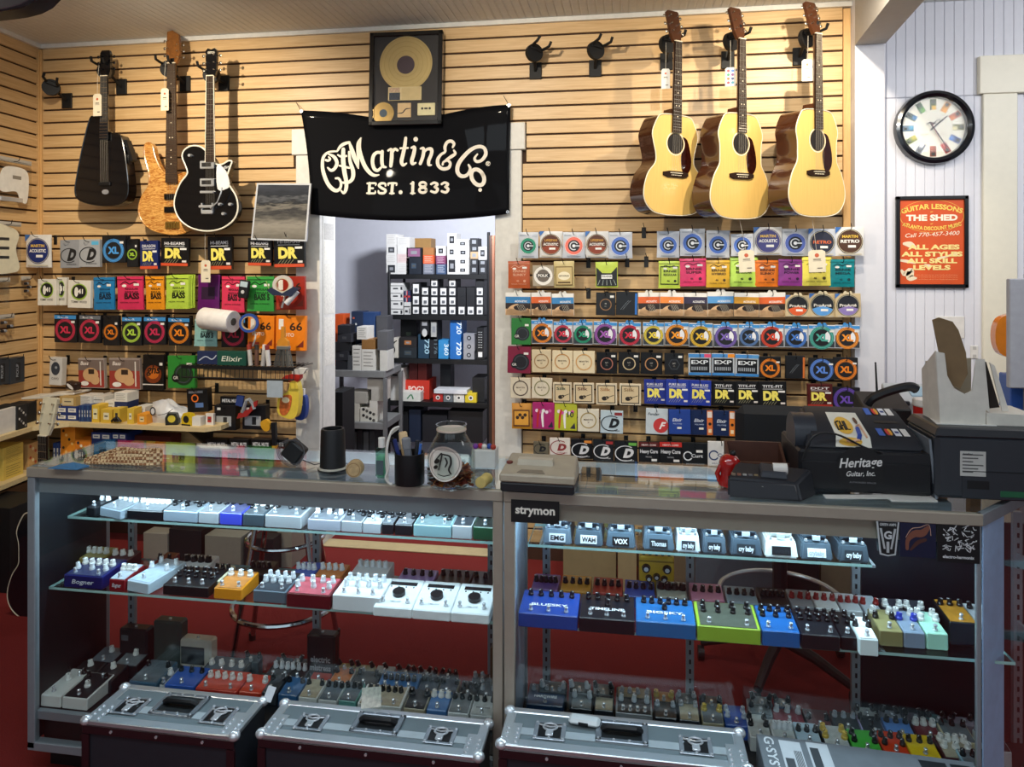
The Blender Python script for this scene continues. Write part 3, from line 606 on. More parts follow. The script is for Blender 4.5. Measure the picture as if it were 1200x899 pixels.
def hook(px,z,y_front,label,left=None,tip=True):
    """slat-wall peg: plate on the wall and a wire that runs out through the packet"""
    x = at(px,300,y_front).x
    t = thing('display_hook',(x,0,z),label,'hook','wire pegs on the slat wall')
    k = round(y_front,3)
    if k not in _hk:
        pl = MB().box(-.011,-.005,-.045,.011,-.0005,.012,0,.001).mesh('back_plate',BLACK)
        yy = y_front-.03
        wr = MB().tube([(0,-.004,0),(0,yy+.03,-.004),(0,yy+.008,-.003),(-.002,yy-.006,.006),(-.007,yy-.012,.026)],.0019,6).mesh('wire',HWIRE,True)
        _hk[k] = (pl,wr)
    inst('back_plate',_hk[k][0],t); inst('wire',_hk[k][1],t)
    return t
def packet(px0,px1,py0,py1,yf,col,dec,label,style='bag',th=.022,tab=None,rough=.4,rot=0,stack=0,coat=0,group='string packets on pegs',desc_parts=None,hk=None,tilt=0,cat='string packet',name='string_packet'):
    cx,cy = (px0+px1)/2,(py0+py1)/2; k = ppm(cx,yf); w,h = (px1-px0)/k,(py1-py0)/k; c = at(cx,cy,yf)
    t = thing(name,c,label,cat,group,(tilt,rot,0))
    me,f = bag_mesh(w,h,th,col,style,rough,tab,coat)
    inst('bag' if style == 'bag' else 'card',me,t)
    if dec:
        d = Dec(); dec[0](d,w,h,*dec[1:])
        if style == 'bag':
            d.v = [(x,y-.0006,z) for x,y,z in d.v]
        else: d.v = [(x,y-.0005,z) for x,y,z in d.v]
        d.build('printed_label',d.mats,t)
    for i in range(stack): inst('bag_behind',me,t,(.0035*(i+1)*(1 if i % 2 == 0 else .7),.006*(i+1),.0012*(i+1)))
    if hk: hook(cx,c.z+h/2-.010,yf,hk)
    return t
YPK = -.125
SIL,KRAFT,WHT = 'c3c7ce','c9b48c','dcdad6'
R = {}
R[1] = [(607,631,272,302.5,SIL,(d_ring,'1f8a6a'),'silver string bag with green ring'),(632,659,271,302,WHT,(d_disc,'5a3018','LIFESPAN','ACOUSTIC','d8a040','f0ece4','8c3a1c'),'white string bag with brown disc'),(659,686,272,302.5,SIL,(d_ring,'e8705c'),'silver string bag with coral ring'),(686,713,271,302,WHT,(d_disc,'5a3018','LIFESPAN','ACOUSTIC','d8a040','f0ece4','8c3a1c'),'white string bag with brown disc'),(713,741,272,303,SIL,(d_ring,'4a6fc0'),'silver string bag with blue ring'),
        (770,796,271,302,SIL,(d_ring,'4a6fc0'),'silver string bag with blue ring'),(797,826,268,300,SIL,(d_ring,'4a6fc0'),'silver string bag with blue ring'),(828,855,270,302,SIL,(d_ring,'4a6fc0'),'silver string bag with blue ring'),(857,883,274,300,SIL,(d_ring,'4a6fc0'),'shorter silver string bag with blue ring'),(884,916,266,299,WHT,(d_disc,'42427e','MARTIN','ACOUSTIC'),'white string bag with purple disc'),(917,947,268,300,SIL,(d_ring,'5266b0'),'silver string bag with blue ring'),(948,979,268,300,SIL,(d_disc,'25283a',' - ','RETRO','25283a','d86a3a'),'silver string bag with dark disc'),(980,1012,266,300,WHT,(d_disc,'4a2e1c','MARTIN','RETRO'),'white string bag with brown disc')]
R[2] = [(595,621,306,338,'b4562a',(d_slinky,'d8a080','SLINKY'),'rust orange string bag'),(624,649,311,335.5,'a89c86',(d_folk,),'grey card string packet with FOLK disc'),(649,673,306,337,'cbb87e',(d_earth,),'tan string bag with framed oval'),(698,724,307,337,'c6d84c',(d_paradigm,),'lime string bag with black pattern'),(772,797,306,338,'c3da50',(d_slinky,'1b2210','REGULAR',False,True),'lime string bag with black frame'),(797,827.5,303,335.5,'e0406e',(d_slinky,'5a1228','SUPER'),'pink string bag'),(828,855,305,337,'d8a832',(d_slinky,'4a3410','HYBRID'),'golden yellow string bag'),(856,886,302,336,'b8dc5a',(d_slinky,'2a3a12','REGULAR'),'pale lime stack of string bags'),(885,912,305,336,'ee7d22',(d_slinky,'5a2808','SLINKY'),'bright orange string bag'),(913,941,304,335,'8c3a8a',(d_slinky,'2a0c30','POWER'),'purple string bag'),(941,973,302,335,'e6d95c',(d_slinky,'4a4012','BURLY'),'yellow stack of string bags'),(973,1001,304,336.5,'0f7f86',(d_slinky,'06343a','MEGA'),'teal string bag')]
_bl,_or = '3b84bc','e2672e'
R[3] = [(592,622,343,369.5,'e2ddd2',(d_ac,_bl),'acoustic string card with blue band'),(622.5,646,343,369.5,'e2ddd2',(d_ac,_or),'acoustic string card with orange band'),(646.5,672.5,344,370,'e2ddd2',(d_ac,_bl),'acoustic string card with blue band'),(698.5,721,343,369.5,'121110',(d_black,'8a6440','M'),'black string card with bronze ring'),(722,747,342,369.5,'17191c',(d_hooks,),'black string card with blue edge'),(748,773,343,370,'e2ddd2',(d_ac,_or),'acoustic string card with orange band'),(773.5,801,343,370,'e2ddd2',(d_ac,'ef8a3a'),'acoustic string card with light orange band'),(801.5,829,343,371,'3a3444',(d_ac,'37304a'),'acoustic string card with dark purple band'),(829.5,860,342,371,'e2ddd2',(d_ac,'5d9fd8'),'acoustic string card with pale blue band'),(860.5,889,343,371,'5a5044',(d_ac,'d0962e'),'acoustic string card with gold band'),(890,920,343,371.5,'e2ddd2',(d_ac,_or),'acoustic string card with orange band'),(921,948.5,346,371.5,KRAFT,(d_disc,'16171b',' - ','ProArté','16171b','e8e2d4','d85a2a'),'kraft card with black and orange disc'),(949,979,344,372,KRAFT,(d_disc,'1c2028',' - ','ProArté','1c2028','e8e2d4','5a9ad8'),'kraft card with black and blue disc'),(979.5,1008,344,372,KRAFT,(d_disc,'1c1e28',' - ','ProArté','1c1e28','e8e2d4','8a78b4'),'kraft card with black and violet disc')]
R[4] = [(599,622,373,404,'22742c',(d_disco,),'green string card with black disc')]+[(a,b_,c_,d__,'c7cbd0',(d_xl,k,False),'clear string packet with %s ring' % n) for a,b_,c_,d__,k,n in [(622.6,648,375,403,'f08a1e','orange'),(648.5,671,377,403,'d03048','red'),(671.6,694.5,377,404,'1f9a72','green'),(695.5,723,377,404,'a05ab0','purple'),(725,751,378,405,'d02c44','red'),(753.5,778,378,405,'e4cc40','yellow'),(779,807,378,405,'f29a24','orange'),(807.7,835,379,407,'e8bc38','yellow'),(836.7,864.5,380,407,'7a62b4','violet'),(866,890,380,407,'5c7fb4','steel blue'),(891,918,380,407,'d8452a','red orange'),(920,946,381,407.5,'4a7fd0','blue'),(948,978,381,408,'4fae9e','teal'),(979,1007,381,408.5,'f0932a','orange')]]
R[5] = [(594.6,622,406,437.5,'7d1838',(d_disco,'17141a'),'maroon string card with black disc'),(623,646,410,436.5,'d8c7a4',(d_hoop,'a8855a'),'cream string card with tan ring'),(647,671,411,436.5,'e0d0ac',(d_hoop,'c08a4c'),'cream string card with tan ring'),(671.6,697,411.5,437.5,'e2d3b0',(d_hoop,'d0a060'),'cream string card with gold ring'),(699,723,413,438,'0e0f12',(d_black,'a86a5a'),'black string card with copper ring'),(725,749.5,413,438,'0e0f12',(d_black,'cdb890'),'black string card with pale gold ring'),(751,776,413.5,438.5,'0e0f12',(d_black,'b8865a'),'black string card with bronze ring'),(779,801,414,439,'101216',(d_black,'3c4046'),'black string card with grey hexagon'),(807,833,414.5,440,'b9c0c6',(d_exp,'e0527a'),'silver string packet with pink corner'),(834.5,860.5,414.5,440.5,'b9c0c6',(d_exp,'f0932a'),'silver string packet with orange corner'),(862,889,415.5,441.5,'b9c0c6',(d_exp,'5a9ad0'),'silver string packet with blue corner'),(890,914.6,418,442.6,'131417',(d_xl,'f0861e',True,None),'black string packet with orange ring'),(921,943,417,444,'121418',(d_hooks,'c86a2a'),'black string card with thin orange edge'),(948.5,977,420,445,'14161a',(d_xl,'5a86d8',True,None),'black string packet with blue ring'),(977.5,1004.5,419,445,'14161a',(d_xl,'f0861e',True,None),'black string packet with orange ring')]
R[6] = [(598,622,443,467,'d8ccb4',(d_hoop,'5a4a40'),'cream string card with dark ring'),(623,647,443,467,'d8ccb4',(d_hoop,'8a8458'),'cream string card with olive ring'),(648,670,448.5,472.5,'dccdb0',(d_guitarcard,'2c4a3a'),'framed guitar string card, green script'),(672,696,449,473,'dccdb0',(d_guitarcard,'6a3a2a'),'framed guitar string card, brown script'),(698.5,723,449.5,474.5,'dccdb0',(d_guitarcard,'b07a4a'),'framed guitar string card, tan script'),(726,751,450,475,'dccdb0',(d_guitarcard,'8a6a44'),'framed guitar string card, ochre script'),(755,780,445,473.5,'1c2e8a',(d_dr,'PURE BLUES',None),'blue string packet with yellow letters'),(780.5,807,445,475,'22389a',(d_dr,'PURE BLUES',None),'blue string packet with yellow letters'),(807.5,833,446,475.5,'22389a',(d_dr,'PURE BLUES',None),'blue string packet with yellow letters'),(834.5,861,446.5,475.5,'0d0d10',(d_dr,'TITE-FIT',None),'black string packet with yellow letters'),(862,889,447,476,'0d0d10',(d_dr,'TITE-FIT',None),'black string packet with yellow letters'),(890,921,447,478,'0d0d10',(d_dr,'TITE-FIT',None),'wide black string packet with yellow letters'),(947,975,450,477,'4a1512',(d_dr,'DDT','a02a1c'),'dark red string packet with yellow letters'),(976,1007,454,480.5,'15141c',(d_xl,'6a4ab0',True,None),'black string packet with violet ring')]
R[7] = [(599.5,622.6,473,502.6,'c98a2c',(d_amber,),'amber string bag'),(624,649.6,472,503,'a8246a',(d_band,'c02a2a'),'magenta string card with figures'),(649.6,676,473,504.5,'b6b82c',(d_band,'c82a24','10'),'yellow string card marked 10'),(677,702,479.5,506,'e2dac6',(d_hoop,'b09a62'),'white string card with gold ring'),(703.6,730,481.5,508,'b9cad2',(d_D,'14161a','8a2a2a'),'pale blue string packet with black D'),(757,782.5,479,509,'c9d3d8',(d_fender,),'pale string packet with red disc'),(784,809,480,509,'1f3f90',(d_elx,None),'bright blue string packet'),(809.5,835,480.5,510,'14264e',(d_elx,'e0763a'),'navy string box with orange strip'),(836,861,481.5,511,'14264e',(d_elx,'dc7c2a'),'navy string box with orange strip'),(862,890,481.5,512,'14264e',(d_elx,'e0902a'),'navy string box with orange strip')]
R[8] = [(625,643,518,533,'6a6250',(d_D,'15161a'),'olive string packet with black D'),(644,668,513.6,533,'d8cfc6',(d_D,'8a2a2a'),'white string packet with red D'),(669,694.5,514.5,538,'101216',(d_D,'d8d8da','e08a3a'),'black string packet, white D, orange corner'),(695,719,515.5,540,'101216',(d_D,'d8d8da','a02a2a'),'black string packet, white D, red corner'),(720,747,517,543,'101216',(d_D,'d8d8da','6ab04a'),'black string packet, white D, green corner'),(748.6,772.4,518,544,'0e0e11',(d_heavy,'5a1614'),'black heavy string packet, dull red top'),(773,799,518,545,'0e0e11',(d_heavy,'c02a22'),'black heavy string packet, bright red top'),(800,829,519,547.5,'0f1216',(d_cer,'d8dce0'),'black string packet with white C'),(830,861,518,547,'d4d4d2',(d_cer,'2a3f6a'),'white string packet with blue C'),(861.5,886,522,546,'d4d4d2',(d_cer,'2a3f6a'),'white string packet with blue C')]
ROWN = ['','top','second','third','fourth','fifth','sixth','seventh','lowest']
for r,lst in R.items():
    for i,(a,b_,c_,d__,col,dec,nm) in enumerate(lst):
        st = 'bag' if r in (1,2) or dec[0] in (d_amber,) else 'card'
        if r == 2 and dec[0] in (d_folk,): st = 'card'
        tab = None
        if r == 3: tab = 'dedad0' if col == 'e2ddd2' else ('d8caa8' if col == KRAFT else None)
        if r == 4 and i: tab = '3f8fd0'
        if r == 5 and 'EXP' in nm: tab = '4a8ed0'
        lab = '%s, %s in %s row right of the doorway' % (nm,ordw(i+1),ROWN[r])
        packet(a,b_,c_,d__,YPK+random.uniform(-.012,.012),col,dec,lab,st,th=.026 if st == 'bag' else .018,tab=tab,rough=.28 if st == 'bag' else .4,rot=random.uniform(-.02,.02),tilt=random.uniform(-.04,.04),stack=3 if 'stack' in nm else 0,hk='black wire peg holding the %s packet in the %s row right of doorway' % (ordw(i+1),ROWN[r]))
for i,(px,py,nm) in enumerate([(755,268,'top row gap beside the blue ring bags'),(688,304,'second row gap left of the lime bag'),(735,303,'second row gap right of the black patterned bag'),(758,303,'second row gap left of the framed lime bag'),(688,341,'third row gap beside the bronze ring card'),(745,477,'seventh row gap beside the pale D packet')]):
    hook(px,at(px,py,-.1).z,YPK,'empty black wire peg in the '+nm)
LR = {}
LR[1] = [(27.6,61,275,313.4,'dedcd6',(d_disc,'1f2f6e','MARTIN','ACOUSTIC'),'white string bag with navy disc'),(69,94,281,314,'8f9297',(d_D,'17181c'),'grey string packet with black D'),(91,118,280.5,313,'a2a5a9',(d_D,'17181c','5ab0d8'),'lighter grey string packet with black D'),(148,162,280,313,'131417',(d_xl,'a8d040',True,None),'narrow black string packet with green ring'),(118,148,276,308,'131417',(d_xl,'4a9ae0',True,None),'black string packet with blue ring'),(163,186,282,315.5,'16255e',(d_dr,'DRAGON','d2502c'),'navy string packet with yellow letters'),(187,222,279,312,'0c0c10',(d_dr,),'black string packet with yellow letters'),(242,272.5,277,316,'0c0c10',(d_dr,),'taller black string packet with yellow letters'),(289.4,319,279,311.6,'0c0c10',(d_dr,),'black string packet with yellow letters'),(319.7,357.6,276,313.4,'0c0c10',(d_dr,),'large black string packet with yellow letters')]
LR[2] = [(42.7,67,327,358,'dedace',(d_wood,),'white string packet with green oval'),(66,78,325,358,'d8d4c8',(d_wood,),'half hidden white string packet'),(78,107.6,328.5,361,'dedace',(d_wood,),'wider white string packet with green oval'),(107.6,135,325,363,'1f78b0',(d_slinky,'0a2438','BASS',True),'blue bass string bag'),(135,169,324,363,'d4325c',(d_slinky,'2a0a14','BASS',True),'pink bass string bag'),(169,193,324,363,'ea961e',(d_slinky,'2a1a08','BASS',True),'orange bass string bag'),(192.5,222,323,362,'b4d048',(d_slinky,'1a2208','BASS',True),'lime stack of bass string bags'),(230,258,322,363,'5c1660',(d_plain,),'dark purple string bag'),(258,287,324,366,'d83a5a',(d_slinky,'2a0a14','BASS 5',True),'pink five string bass bag'),(287.6,321.5,324,365,'3a9a42',(d_slinky,'0c2a10','BASS 5',True),'green bass string bag'),(322,358,324,363,'a02818',(d_66,),'dark red string packet')]
LR[3] = [(62,91,368.5,401.5,'17181c',(d_xl,'d03050',True),'black string packet with red ring'),(91,119,369,402,'17181c',(d_xl,'d03050',True,'6a7078'),'black string packet with red ring'),(120,140,370,405,'17181c',(d_xl,'f0861e',True,None),'narrow black string packet with orange ring'),(141.5,167,371,405,'17181c',(d_xl,'b4d84a',True),'black string packet with green ring'),(167,195.5,371,404,'17181c',(d_xl,'c82c54',True),'black string packet with red ring'),(196,223.6,372,405,'17181c',(d_xl,'f08a1e',True),'black string packet with orange ring'),(226,255,374,406,'8fc0bc',(d_slinky,'12282a','BASS 5',True),'aqua bass string bag'),(258,288.5,373,407,'17181c',(d_xl,'c8284c',True),'red ring string packet behind paper roll'),(289.4,322,370,408.6,'ee8418',(d_66,),'orange string packet marked 66'),(322,359,370,411,'ee8418',(d_66,),'wider orange string packet marked 66')]
LR[4] = [(90,124,420,455,'a89c94',(d_bassbag,),'red bag with a pictured bass body'),(126,166,420,456.6,'9c8e86',(d_bassbag,),'wider red bag with a pictured bass'),(166,193,416,457,'0e0d0f',(d_ghs,),'black string packet with orange glow'),(195,230,417,455,'2f8a34',(d_disco,'1a3a1c'),'green string card with dark disc')]
for r,lst in LR.items():
    for i,(a,b_,c_,d__,col,dec,nm) in enumerate(lst):
        st = 'bag' if ('bag' in nm and r in (1,2,3)) else 'card'
        lab = '%s, %s in %s row left of the doorway' % (nm,ordw(i+1),ROWN[r])
        packet(a,b_,c_,d__,YPK+random.uniform(-.012,.012)+(.02 if 'arrow' in nm or 'half' in nm else 0),col,dec,lab,st,th=.026 if st == 'bag' else .024,rough=.28 if st == 'bag' else .36,rot=random.uniform(-.02,.02),tilt=random.uniform(-.04,.03),stack=5 if 'stack' in nm else 0,hk='black wire peg holding the %s packet in the %s row left of doorway' % (ordw(i+1),ROWN[r]))
# ================================================================== GUITARS AND HANGERS
SPRUCE = M('e6bd6c',.22,n=.10,sc=5,coat=.6,stretch=(60,60,1.5)); MAHOG = M('40200e',.2,n=.25,sc=8,coat=.8,stretch=(6,6,3)); EBONY = M('2a1c15',.8); EBONY.node_tree.nodes['Principled BSDF'].inputs['Specular IOR Level'].default_value = .1; STRM = M('8a8274',.5,.4); HNG = M('050506',.65); NECKW = M('4a2814',.3,coat=.3); TORT = M('2a0d08',.15,n=.7,sc=60,coat=.8); BIND = M('e8dcc0',.4); NICK = M('c9c4b8',.22,1)
def resample(pts,n=6):
    P = pts+[pts[0]]; ext = [pts[-1]]+P+[pts[1]]; out = []
    for i in range(1,len(ext)-2):
        p0,p1,p2,p3 = ext[i-1:i+3]
        for j in range(n):
            t = j/n; out.append(tuple(.5*((2*b)+(-a+c)*t+(2*a-5*b+4*c-d)*t*t+(-a+3*b-3*c+d)*t**3) for a,b,c,d in zip(p0,p1,p2,p3)))
    return out
def scale_poly(p,k,cx,cz): return [(cx+(x-cx)*k,cz+(z-cz)*k) for x,z in p]
def tuner(parent,x,y,z,side,m=NICK,up=False):
    mb = MB(); mb.cyl((x,y,z),(x,y-.016,z),.0035,n=8); mb.cyl((x,y+.006,z),(x+side*.022,y+.006,z),.0022,n=6); mb.sphere((x+side*.028,y+.006,z),.008,0,8,1,.5,1.1)
    return mb.build('tuner',m,parent,smooth=True)
def strings(parent,n,x0,x1,y0,z0,xb0,xb1,yb,zb,col=None):
    for i in range(n):
        f = i/(n-1); MB().tube([(x0+(x1-x0)*f,y0,z0),(xb0+(xb1-xb0)*f,yb,zb)],.0006,4).build('string',STRM,parent)
def fretneck(t,wn,wb,zn,zb,yf,nf,scale,board,dots,nutm=BIND,fretm=NICK,back=NECKW,th=.02):
    """neck with fingerboard, frets and inlays, nut at zn=0 running down to zb<0"""
    mb = MB(); mb.hexa([(-wb/2,yf+.006,zb),(wb/2,yf+.006,zb),(wb*.3,yf+.006+th,zb),(-wb*.3,yf+.006+th,zb),(-wn/2,yf+.006,zn),(wn/2,yf+.006,zn),(wn*.3,yf+.006+th,zn),(-wn*.3,yf+.006+th,zn)],0,.004,2)
    mb.build('neck',back,t,smooth=True)
def fboard(t,wn,wb,zb,yf,nf,scale,board,dots,bindm=None,dotm=None):
    mb = MB(); mb.hexa([(-wb/2,yf,zb),(wb/2,yf,zb),(wb/2,yf+.006,zb),(-wb/2,yf+.006,zb),(-wn/2,yf,0),(wn/2,yf,0),(wn/2,yf+.006,0),(-wn/2,yf+.006,0)]); o = mb.build('fingerboard',board,t)
    for i in range(1,nf+1):
        z = -scale*(1-2**(-i/12))
        if z < zb+.003: break
        w = (wn+(wb-wn)*z/zb)/2-.001
        MB().box(-w,yf-.0012,z-.0012,w,yf+.001,z+.0012).build('fret',NICK,o)
    for i in dots:
        z = -scale*(1-2**(-(i-.5)/12))
        for xx in ((-.009,.009) if i == 12 else (0,)): MB().disc(xx,z,.0032,yf-.0004,0,10).build('inlay',dotm or BIND,o)
    if bindm:
        for sg in (-1,1):
            MB().hexa([(sg*wb/2-.0015,yf-.0008,zb),(sg*wb/2+.0015,yf-.0008,zb),(sg*wb/2+.0015,yf+.006,zb),(sg*wb/2-.0015,yf+.006,zb),(sg*wn/2-.0015,yf-.0008,0),(sg*wn/2+.0015,yf-.0008,0),(sg*wn/2+.0015,yf+.006,0),(sg*wn/2-.0015,yf+.006,0)]).build('binding',bindm,o)
    MB().box(-wn/2,yf-.003,-.001,wn/2,yf+.006,.004).build('nut',BIND,t); return o
def acoustic(loc,rot,label,kind,top=None,side=None,head=None,group='acoustic guitars hung on the right of the wall'):
    top = top or SPRUCE; side = side or MAHOG; head = head or NECKW
    t = thing('acoustic_guitar',loc,label,'guitar',group,rot)
    U,W_,Lo,BL,dp = kind          # upper bout, waist, lower bout, body length, depth
    zt = -.356
    half = [(.03,0),(.09,-.006),(U*.40,-.028),(U/2,-.095),(U*.47,-.15),(W_/2,-.205),(W_*.515,-.25),(Lo*.44,-.305),(Lo/2,-.385),(Lo*.475,-.445),(Lo*.36,-.490),(Lo*.18,-.506)]
    k = BL/.508; half = [(x,zt+z*k) for x,z in half]
    out = resample(half+[(0,zt-.508*k)]+[(-x,z) for x,z in half[::-1]],4)
    mb = MB(); mb.prism(out,.0,dp,1,0); mb.build('body',[side,side],t,smooth=True,ang=50)
    mb = MB(); mb.prism(scale_poly(out,.988,0,zt-.27*k),-.003,.0,0); mb.build('top',top,t)
    mb = MB(); n = len(out); a = [(x,-.0015,z) for x,z in scale_poly(out,1.004,0,zt-.27*k)]; mb.tube(a,.0028,5,0,True); mb.build('binding',BIND,t,smooth=True)
    zs = zt-.145*k
    MB().disc(0,zs,.051,-.0034,0,28).build('soundhole',M('120a06',.8),t)
    MB().ring(0,zs,.053,.0585,-.0036,0,32).build('rosette',M('efe3c4',.5),t)
    pg = resample([(.045,zs+.035),(.075,zs+.02),(.098,zs-.05),(.100,zs-.11),(.075,zs-.145),(.045,zs-.13),(.035,zs-.06),(.056,zs-.02),(.058,zs+.01)],4)
    MB().prism(pg,-.0052,-.0033).build('pickguard',TORT,t)
    zb = zs-.155*k
    br = MB().prism([(-.078,zb-.008),(-.05,zb-.016),(.05,zb-.016),(.078,zb-.008),(.078,zb+.008),(.045,zb+.014),(-.045,zb+.014),(-.078,zb+.008)],-.012,-.0033).build('bridge',EBONY,t)
    MB().box(-.038,-.0155,zb+.003,.038,-.012,zb+.006).build('saddle',BIND,br)
    mb = MB()
    for i in range(6): mb.cyl((-.028+.0112*i,-.016,zb-.006),(-.028+.0112*i,-.012,zb-.006),.0024,n=6)
    mb.build('bridge_pins',BIND,br)
    fretneck(t,.043,.056,0,zt-.01,-.016,14,.645,None,None)
    fboard(t,.043,.057,zs+.052,-.0155,20,.645,EBONY,(5,7,9,12,15))
    MB().prism([(-.024,zt+.03),(.024,zt+.03),(.03,zt-.01),(-.03,zt-.01)],.004,.06).build('heel',NECKW,t)
    hs = MB(); hs.T = Matrix.Rotation(math.radians(-14),4,'X')
    hs.prism([(-.021,0),(.021,0),(.033,.04),(.037,.160),(.030,.166),(-.030,.166),(-.037,.160),(-.033,.04)],-.006,.010); h = hs.build('headstock',head,t)
    for s_ in (-1,1):
        for i in range(3):
            o = tuner(h,s_*.024,-.004,.052+.042*i,s_); o.rotation_euler = (math.radians(-14),0,0)
    strings(t,6,-.018,.018,-.0185,.002,-.028,.028,-.0158,zb+.004)
    return t
def hanger(px,py,yd,plate_px,label,flip=1,yaw=0,roll=0):
    """round boss with two padded prongs on an arm from a slat-wall bracket"""
    c = at(px,py,yd)
    bp = at(*plate_px,-.01)
    t = thing('guitar_hanger',(bp.x,0,bp.z),label,'guitar hanger','black guitar hangers on the slat wall')
    MB().box(-.033,-.012,-.045,.033,-.0005,.045,0,.002).build('bracket',HNG,t)
    d = c-Vector((bp.x,0,bp.z))
    MB().cyl((0,-.012,0),(d.x,d.y+.01,d.z),.008,n=10).build('arm',HNG,t)
    R_ = Matrix.Translation(d) @ Matrix.Rotation(yaw,4,'Z') @ Matrix.Rotation(roll,4,'Y')
    mb = MB(); mb.T = R_; mb.cyl((0,-.012,0),(0,.012,0),.047,n=24); mb.build('boss',HNG,t)
    y = MB(); y.T = R_
    y.tube([(-.028,-.008,.022),(-.034,-.05,.026),(-.036,-.085,.03),(-.034,-.098,.052)],.0075,8); y.tube([(.028,-.008,.022),(.034,-.05,.026),(.036,-.085,.03),(.034,-.098,.052)],.0075,8)
    y.box(-.035,-.022,.010,.035,-.010,.034,0,.004); y.build('yoke',HNG,t,smooth=True)
    return t
def price_tag(px0,px1,py0,py1,y,top,label,col='dcd2b8',dots=False,rot=0):
    cx = (px0+px1)/2; k = ppm(cx,y); c = at(cx,(py0+py1)/2,y); w,h = (px1-px0)/k,(py1-py0)/k
    t = thing('price_tag',c,label,'price tag','hanging price tags',(0,rot,0))
    MB().prism([(-w/2,-h/2),(w/2,-h/2),(w/2,h*.42),(w*.32,h/2),(-w*.32,h/2),(-w/2,h*.42)],0,.0012).build('card',M(col,.7),t)
    d = Dec()
    if dots:
        for i in range(4):
            for j in (-1,1): d.disc(j*w*.2,h*(.32-.21*i),w*.14,-.0006,d.c(('b03a4a','3a6ab0','2a8a5a','6a2a6a','c0602a','2a3a6a','8a2a3a','2a7a8a')[i*2+(j > 0)]),10)
    else:
        d.disc(0,h*.26,w*.13,-.0006,d.c('c05a3a'),10); d.rect(-w*.22,h*.06,w*.22,h*.10,-.0006,d.c('5a5048')); d.rect(-w*.25,h*.0,w*.25,h*.02,-.0006,d.c('8a7f70')); d.rect(0,-h*.34,w*.3,-h*.30,-.0006,d.c('5a5048'))
    d.build('printed_label',d.mats,t)
    tp = at(top[0],top[1],y+.01)-c
    MB().tube([(0,.0005,h*.40),(tp.x*.5,0,(tp.z+h*.4)*.5),(tp.x,tp.y,tp.z)],.0009,4).build('string_loop',M('cfc8b8',.8),t)
    return t
DREAD = (.292,.273,.397,.508,.122); AUD = (.286,.241,.381,.49,.106)
yg = -.262
acoustic(at(793,49.5,yg),(math.radians(1),math.radians(.3),math.radians(38)),'natural top acoustic guitar with small waisted body, leftmost of the three',AUD)
acoustic(at(867.5,46.5,yg),(math.radians(1),math.radians(-1.2),math.radians(38)),'natural top acoustic guitar between two others on the wall',DREAD)
acoustic(at(956.5,40.5,yg),(math.radians(1),math.radians(-1.8),math.radians(38)),'natural top acoustic guitar nearest the white pier',DREAD)
hanger(782,52,-.15,(781,72),'black guitar hanger holding the leftmost acoustic guitar',1,math.radians(38))
hanger(857,49,-.15,(853,70),'black guitar hanger holding the middle acoustic guitar',1,math.radians(38))
hanger(945,45,-.15,(937,66),'black guitar hanger holding the acoustic guitar nearest the pier',1,math.radians(38))
hanger(626,62,-.10,(627.5,83),'empty black guitar hanger nearer to the banner',1,math.radians(35),.3)
hanger(698,59,-.10,(697.5,80),'empty black guitar hanger nearer to the acoustic guitars',1,math.radians(35),.1)
hanger(60,102.5,-.13,(78,118),'empty black guitar hanger beside the left corner',1,math.radians(30),.35)
hanger(124,83,-.12,(142,101.5),'black guitar hanger holding the black travel guitar',1,math.radians(8),.1)
hanger(198,81,-.12,(216.5,98),'black guitar hanger holding the maple bass',1,math.radians(8),.1)
hanger(248,88,-.12,(262,97.5),'black guitar hanger holding the black electric guitar',1,math.radians(5))
price_tag(775,785,80.5,104,-.25,(780.5,50),'white price tag hanging off the leftmost acoustic guitar','d6d4cc')
price_tag(850,862,79,101,-.25,(856,47),'price tag with coloured dots on the middle acoustic guitar','d6d4cc',True)
price_tag(940,952,69.5,95,-.25,(947,42),'white price tag on the acoustic guitar nearest the pier','e2e0d8')
price_tag(108.5,119.5,110,136,-.22,(116,76),'cream price tag hanging beside the black travel guitar')
price_tag(188,198,103.5,129.5,-.2,(194,72),'cream price tag hanging beside the maple bass')
price_tag(235,247,305,331,-.2,(240.5,272),'cream price tag hanging below the black electric guitar')
price_tag(866,884,293,319,-.22,(869,252),'cream price tag hanging below the middle acoustic guitar',rot=-.06)
price_tag(948,967,293,319,-.22,(953,250),'cream price tag hanging below the rightmost acoustic guitar',rot=-.04)
# --- black travel guitar
def local_poly(pts,o,y,k=None):
    """pixel outline -> local XZ about the point o on the plane y"""
    return [((lambda q: (q.x-o.x,q.z-o.z))(at(px,py,y))) for px,py in pts]
yb = -.16
o = at(126.5,91,yb)
t = thing('travel_guitar',o,'black carbon travel guitar with tapered body hanging at far left','guitar')
ol = resample(local_poly([(108,141),(113,137.5),(120,137),(122,150),(131,156),(141,158),(145,162),(149,180),(153,215),(152,230),(146,238),(130,241.5),(110,239.5),(95,234),(91,225),(93,208),(100,172)],o,yb),4)
mb = MB(); mb.prism(ol,-.02,.05); mb.build('body',BLACKG,t,smooth=True,ang=50)
mb = MB(); mb.tube([(x,-.02,z) for x,z in ol],.004,6,0,True); mb.build('edge_roll',BLACKG,t,smooth=True)
fretneck(t,.043,.05,0,-.32,-.036,12,.6,None,None,back=BLACKG)
fboard(t,.043,.052,-.36,-.036,17,.6,M('15161a',.35),())
mb = MB(); mb.prism([(-.021,0),(.021,0),(.030,.03),(.032,.13),(.024,.15),(-.022,.15),(-.032,.135),(-.030,.03)],-.022,-.004); hd = mb.build('headstock',BLACKG,t)
for s_ in (-1,1):
    for i in range(3): tuner(hd,s_*.022,-.02,.045+.035*i,s_,M('3a3c42',.3,1))
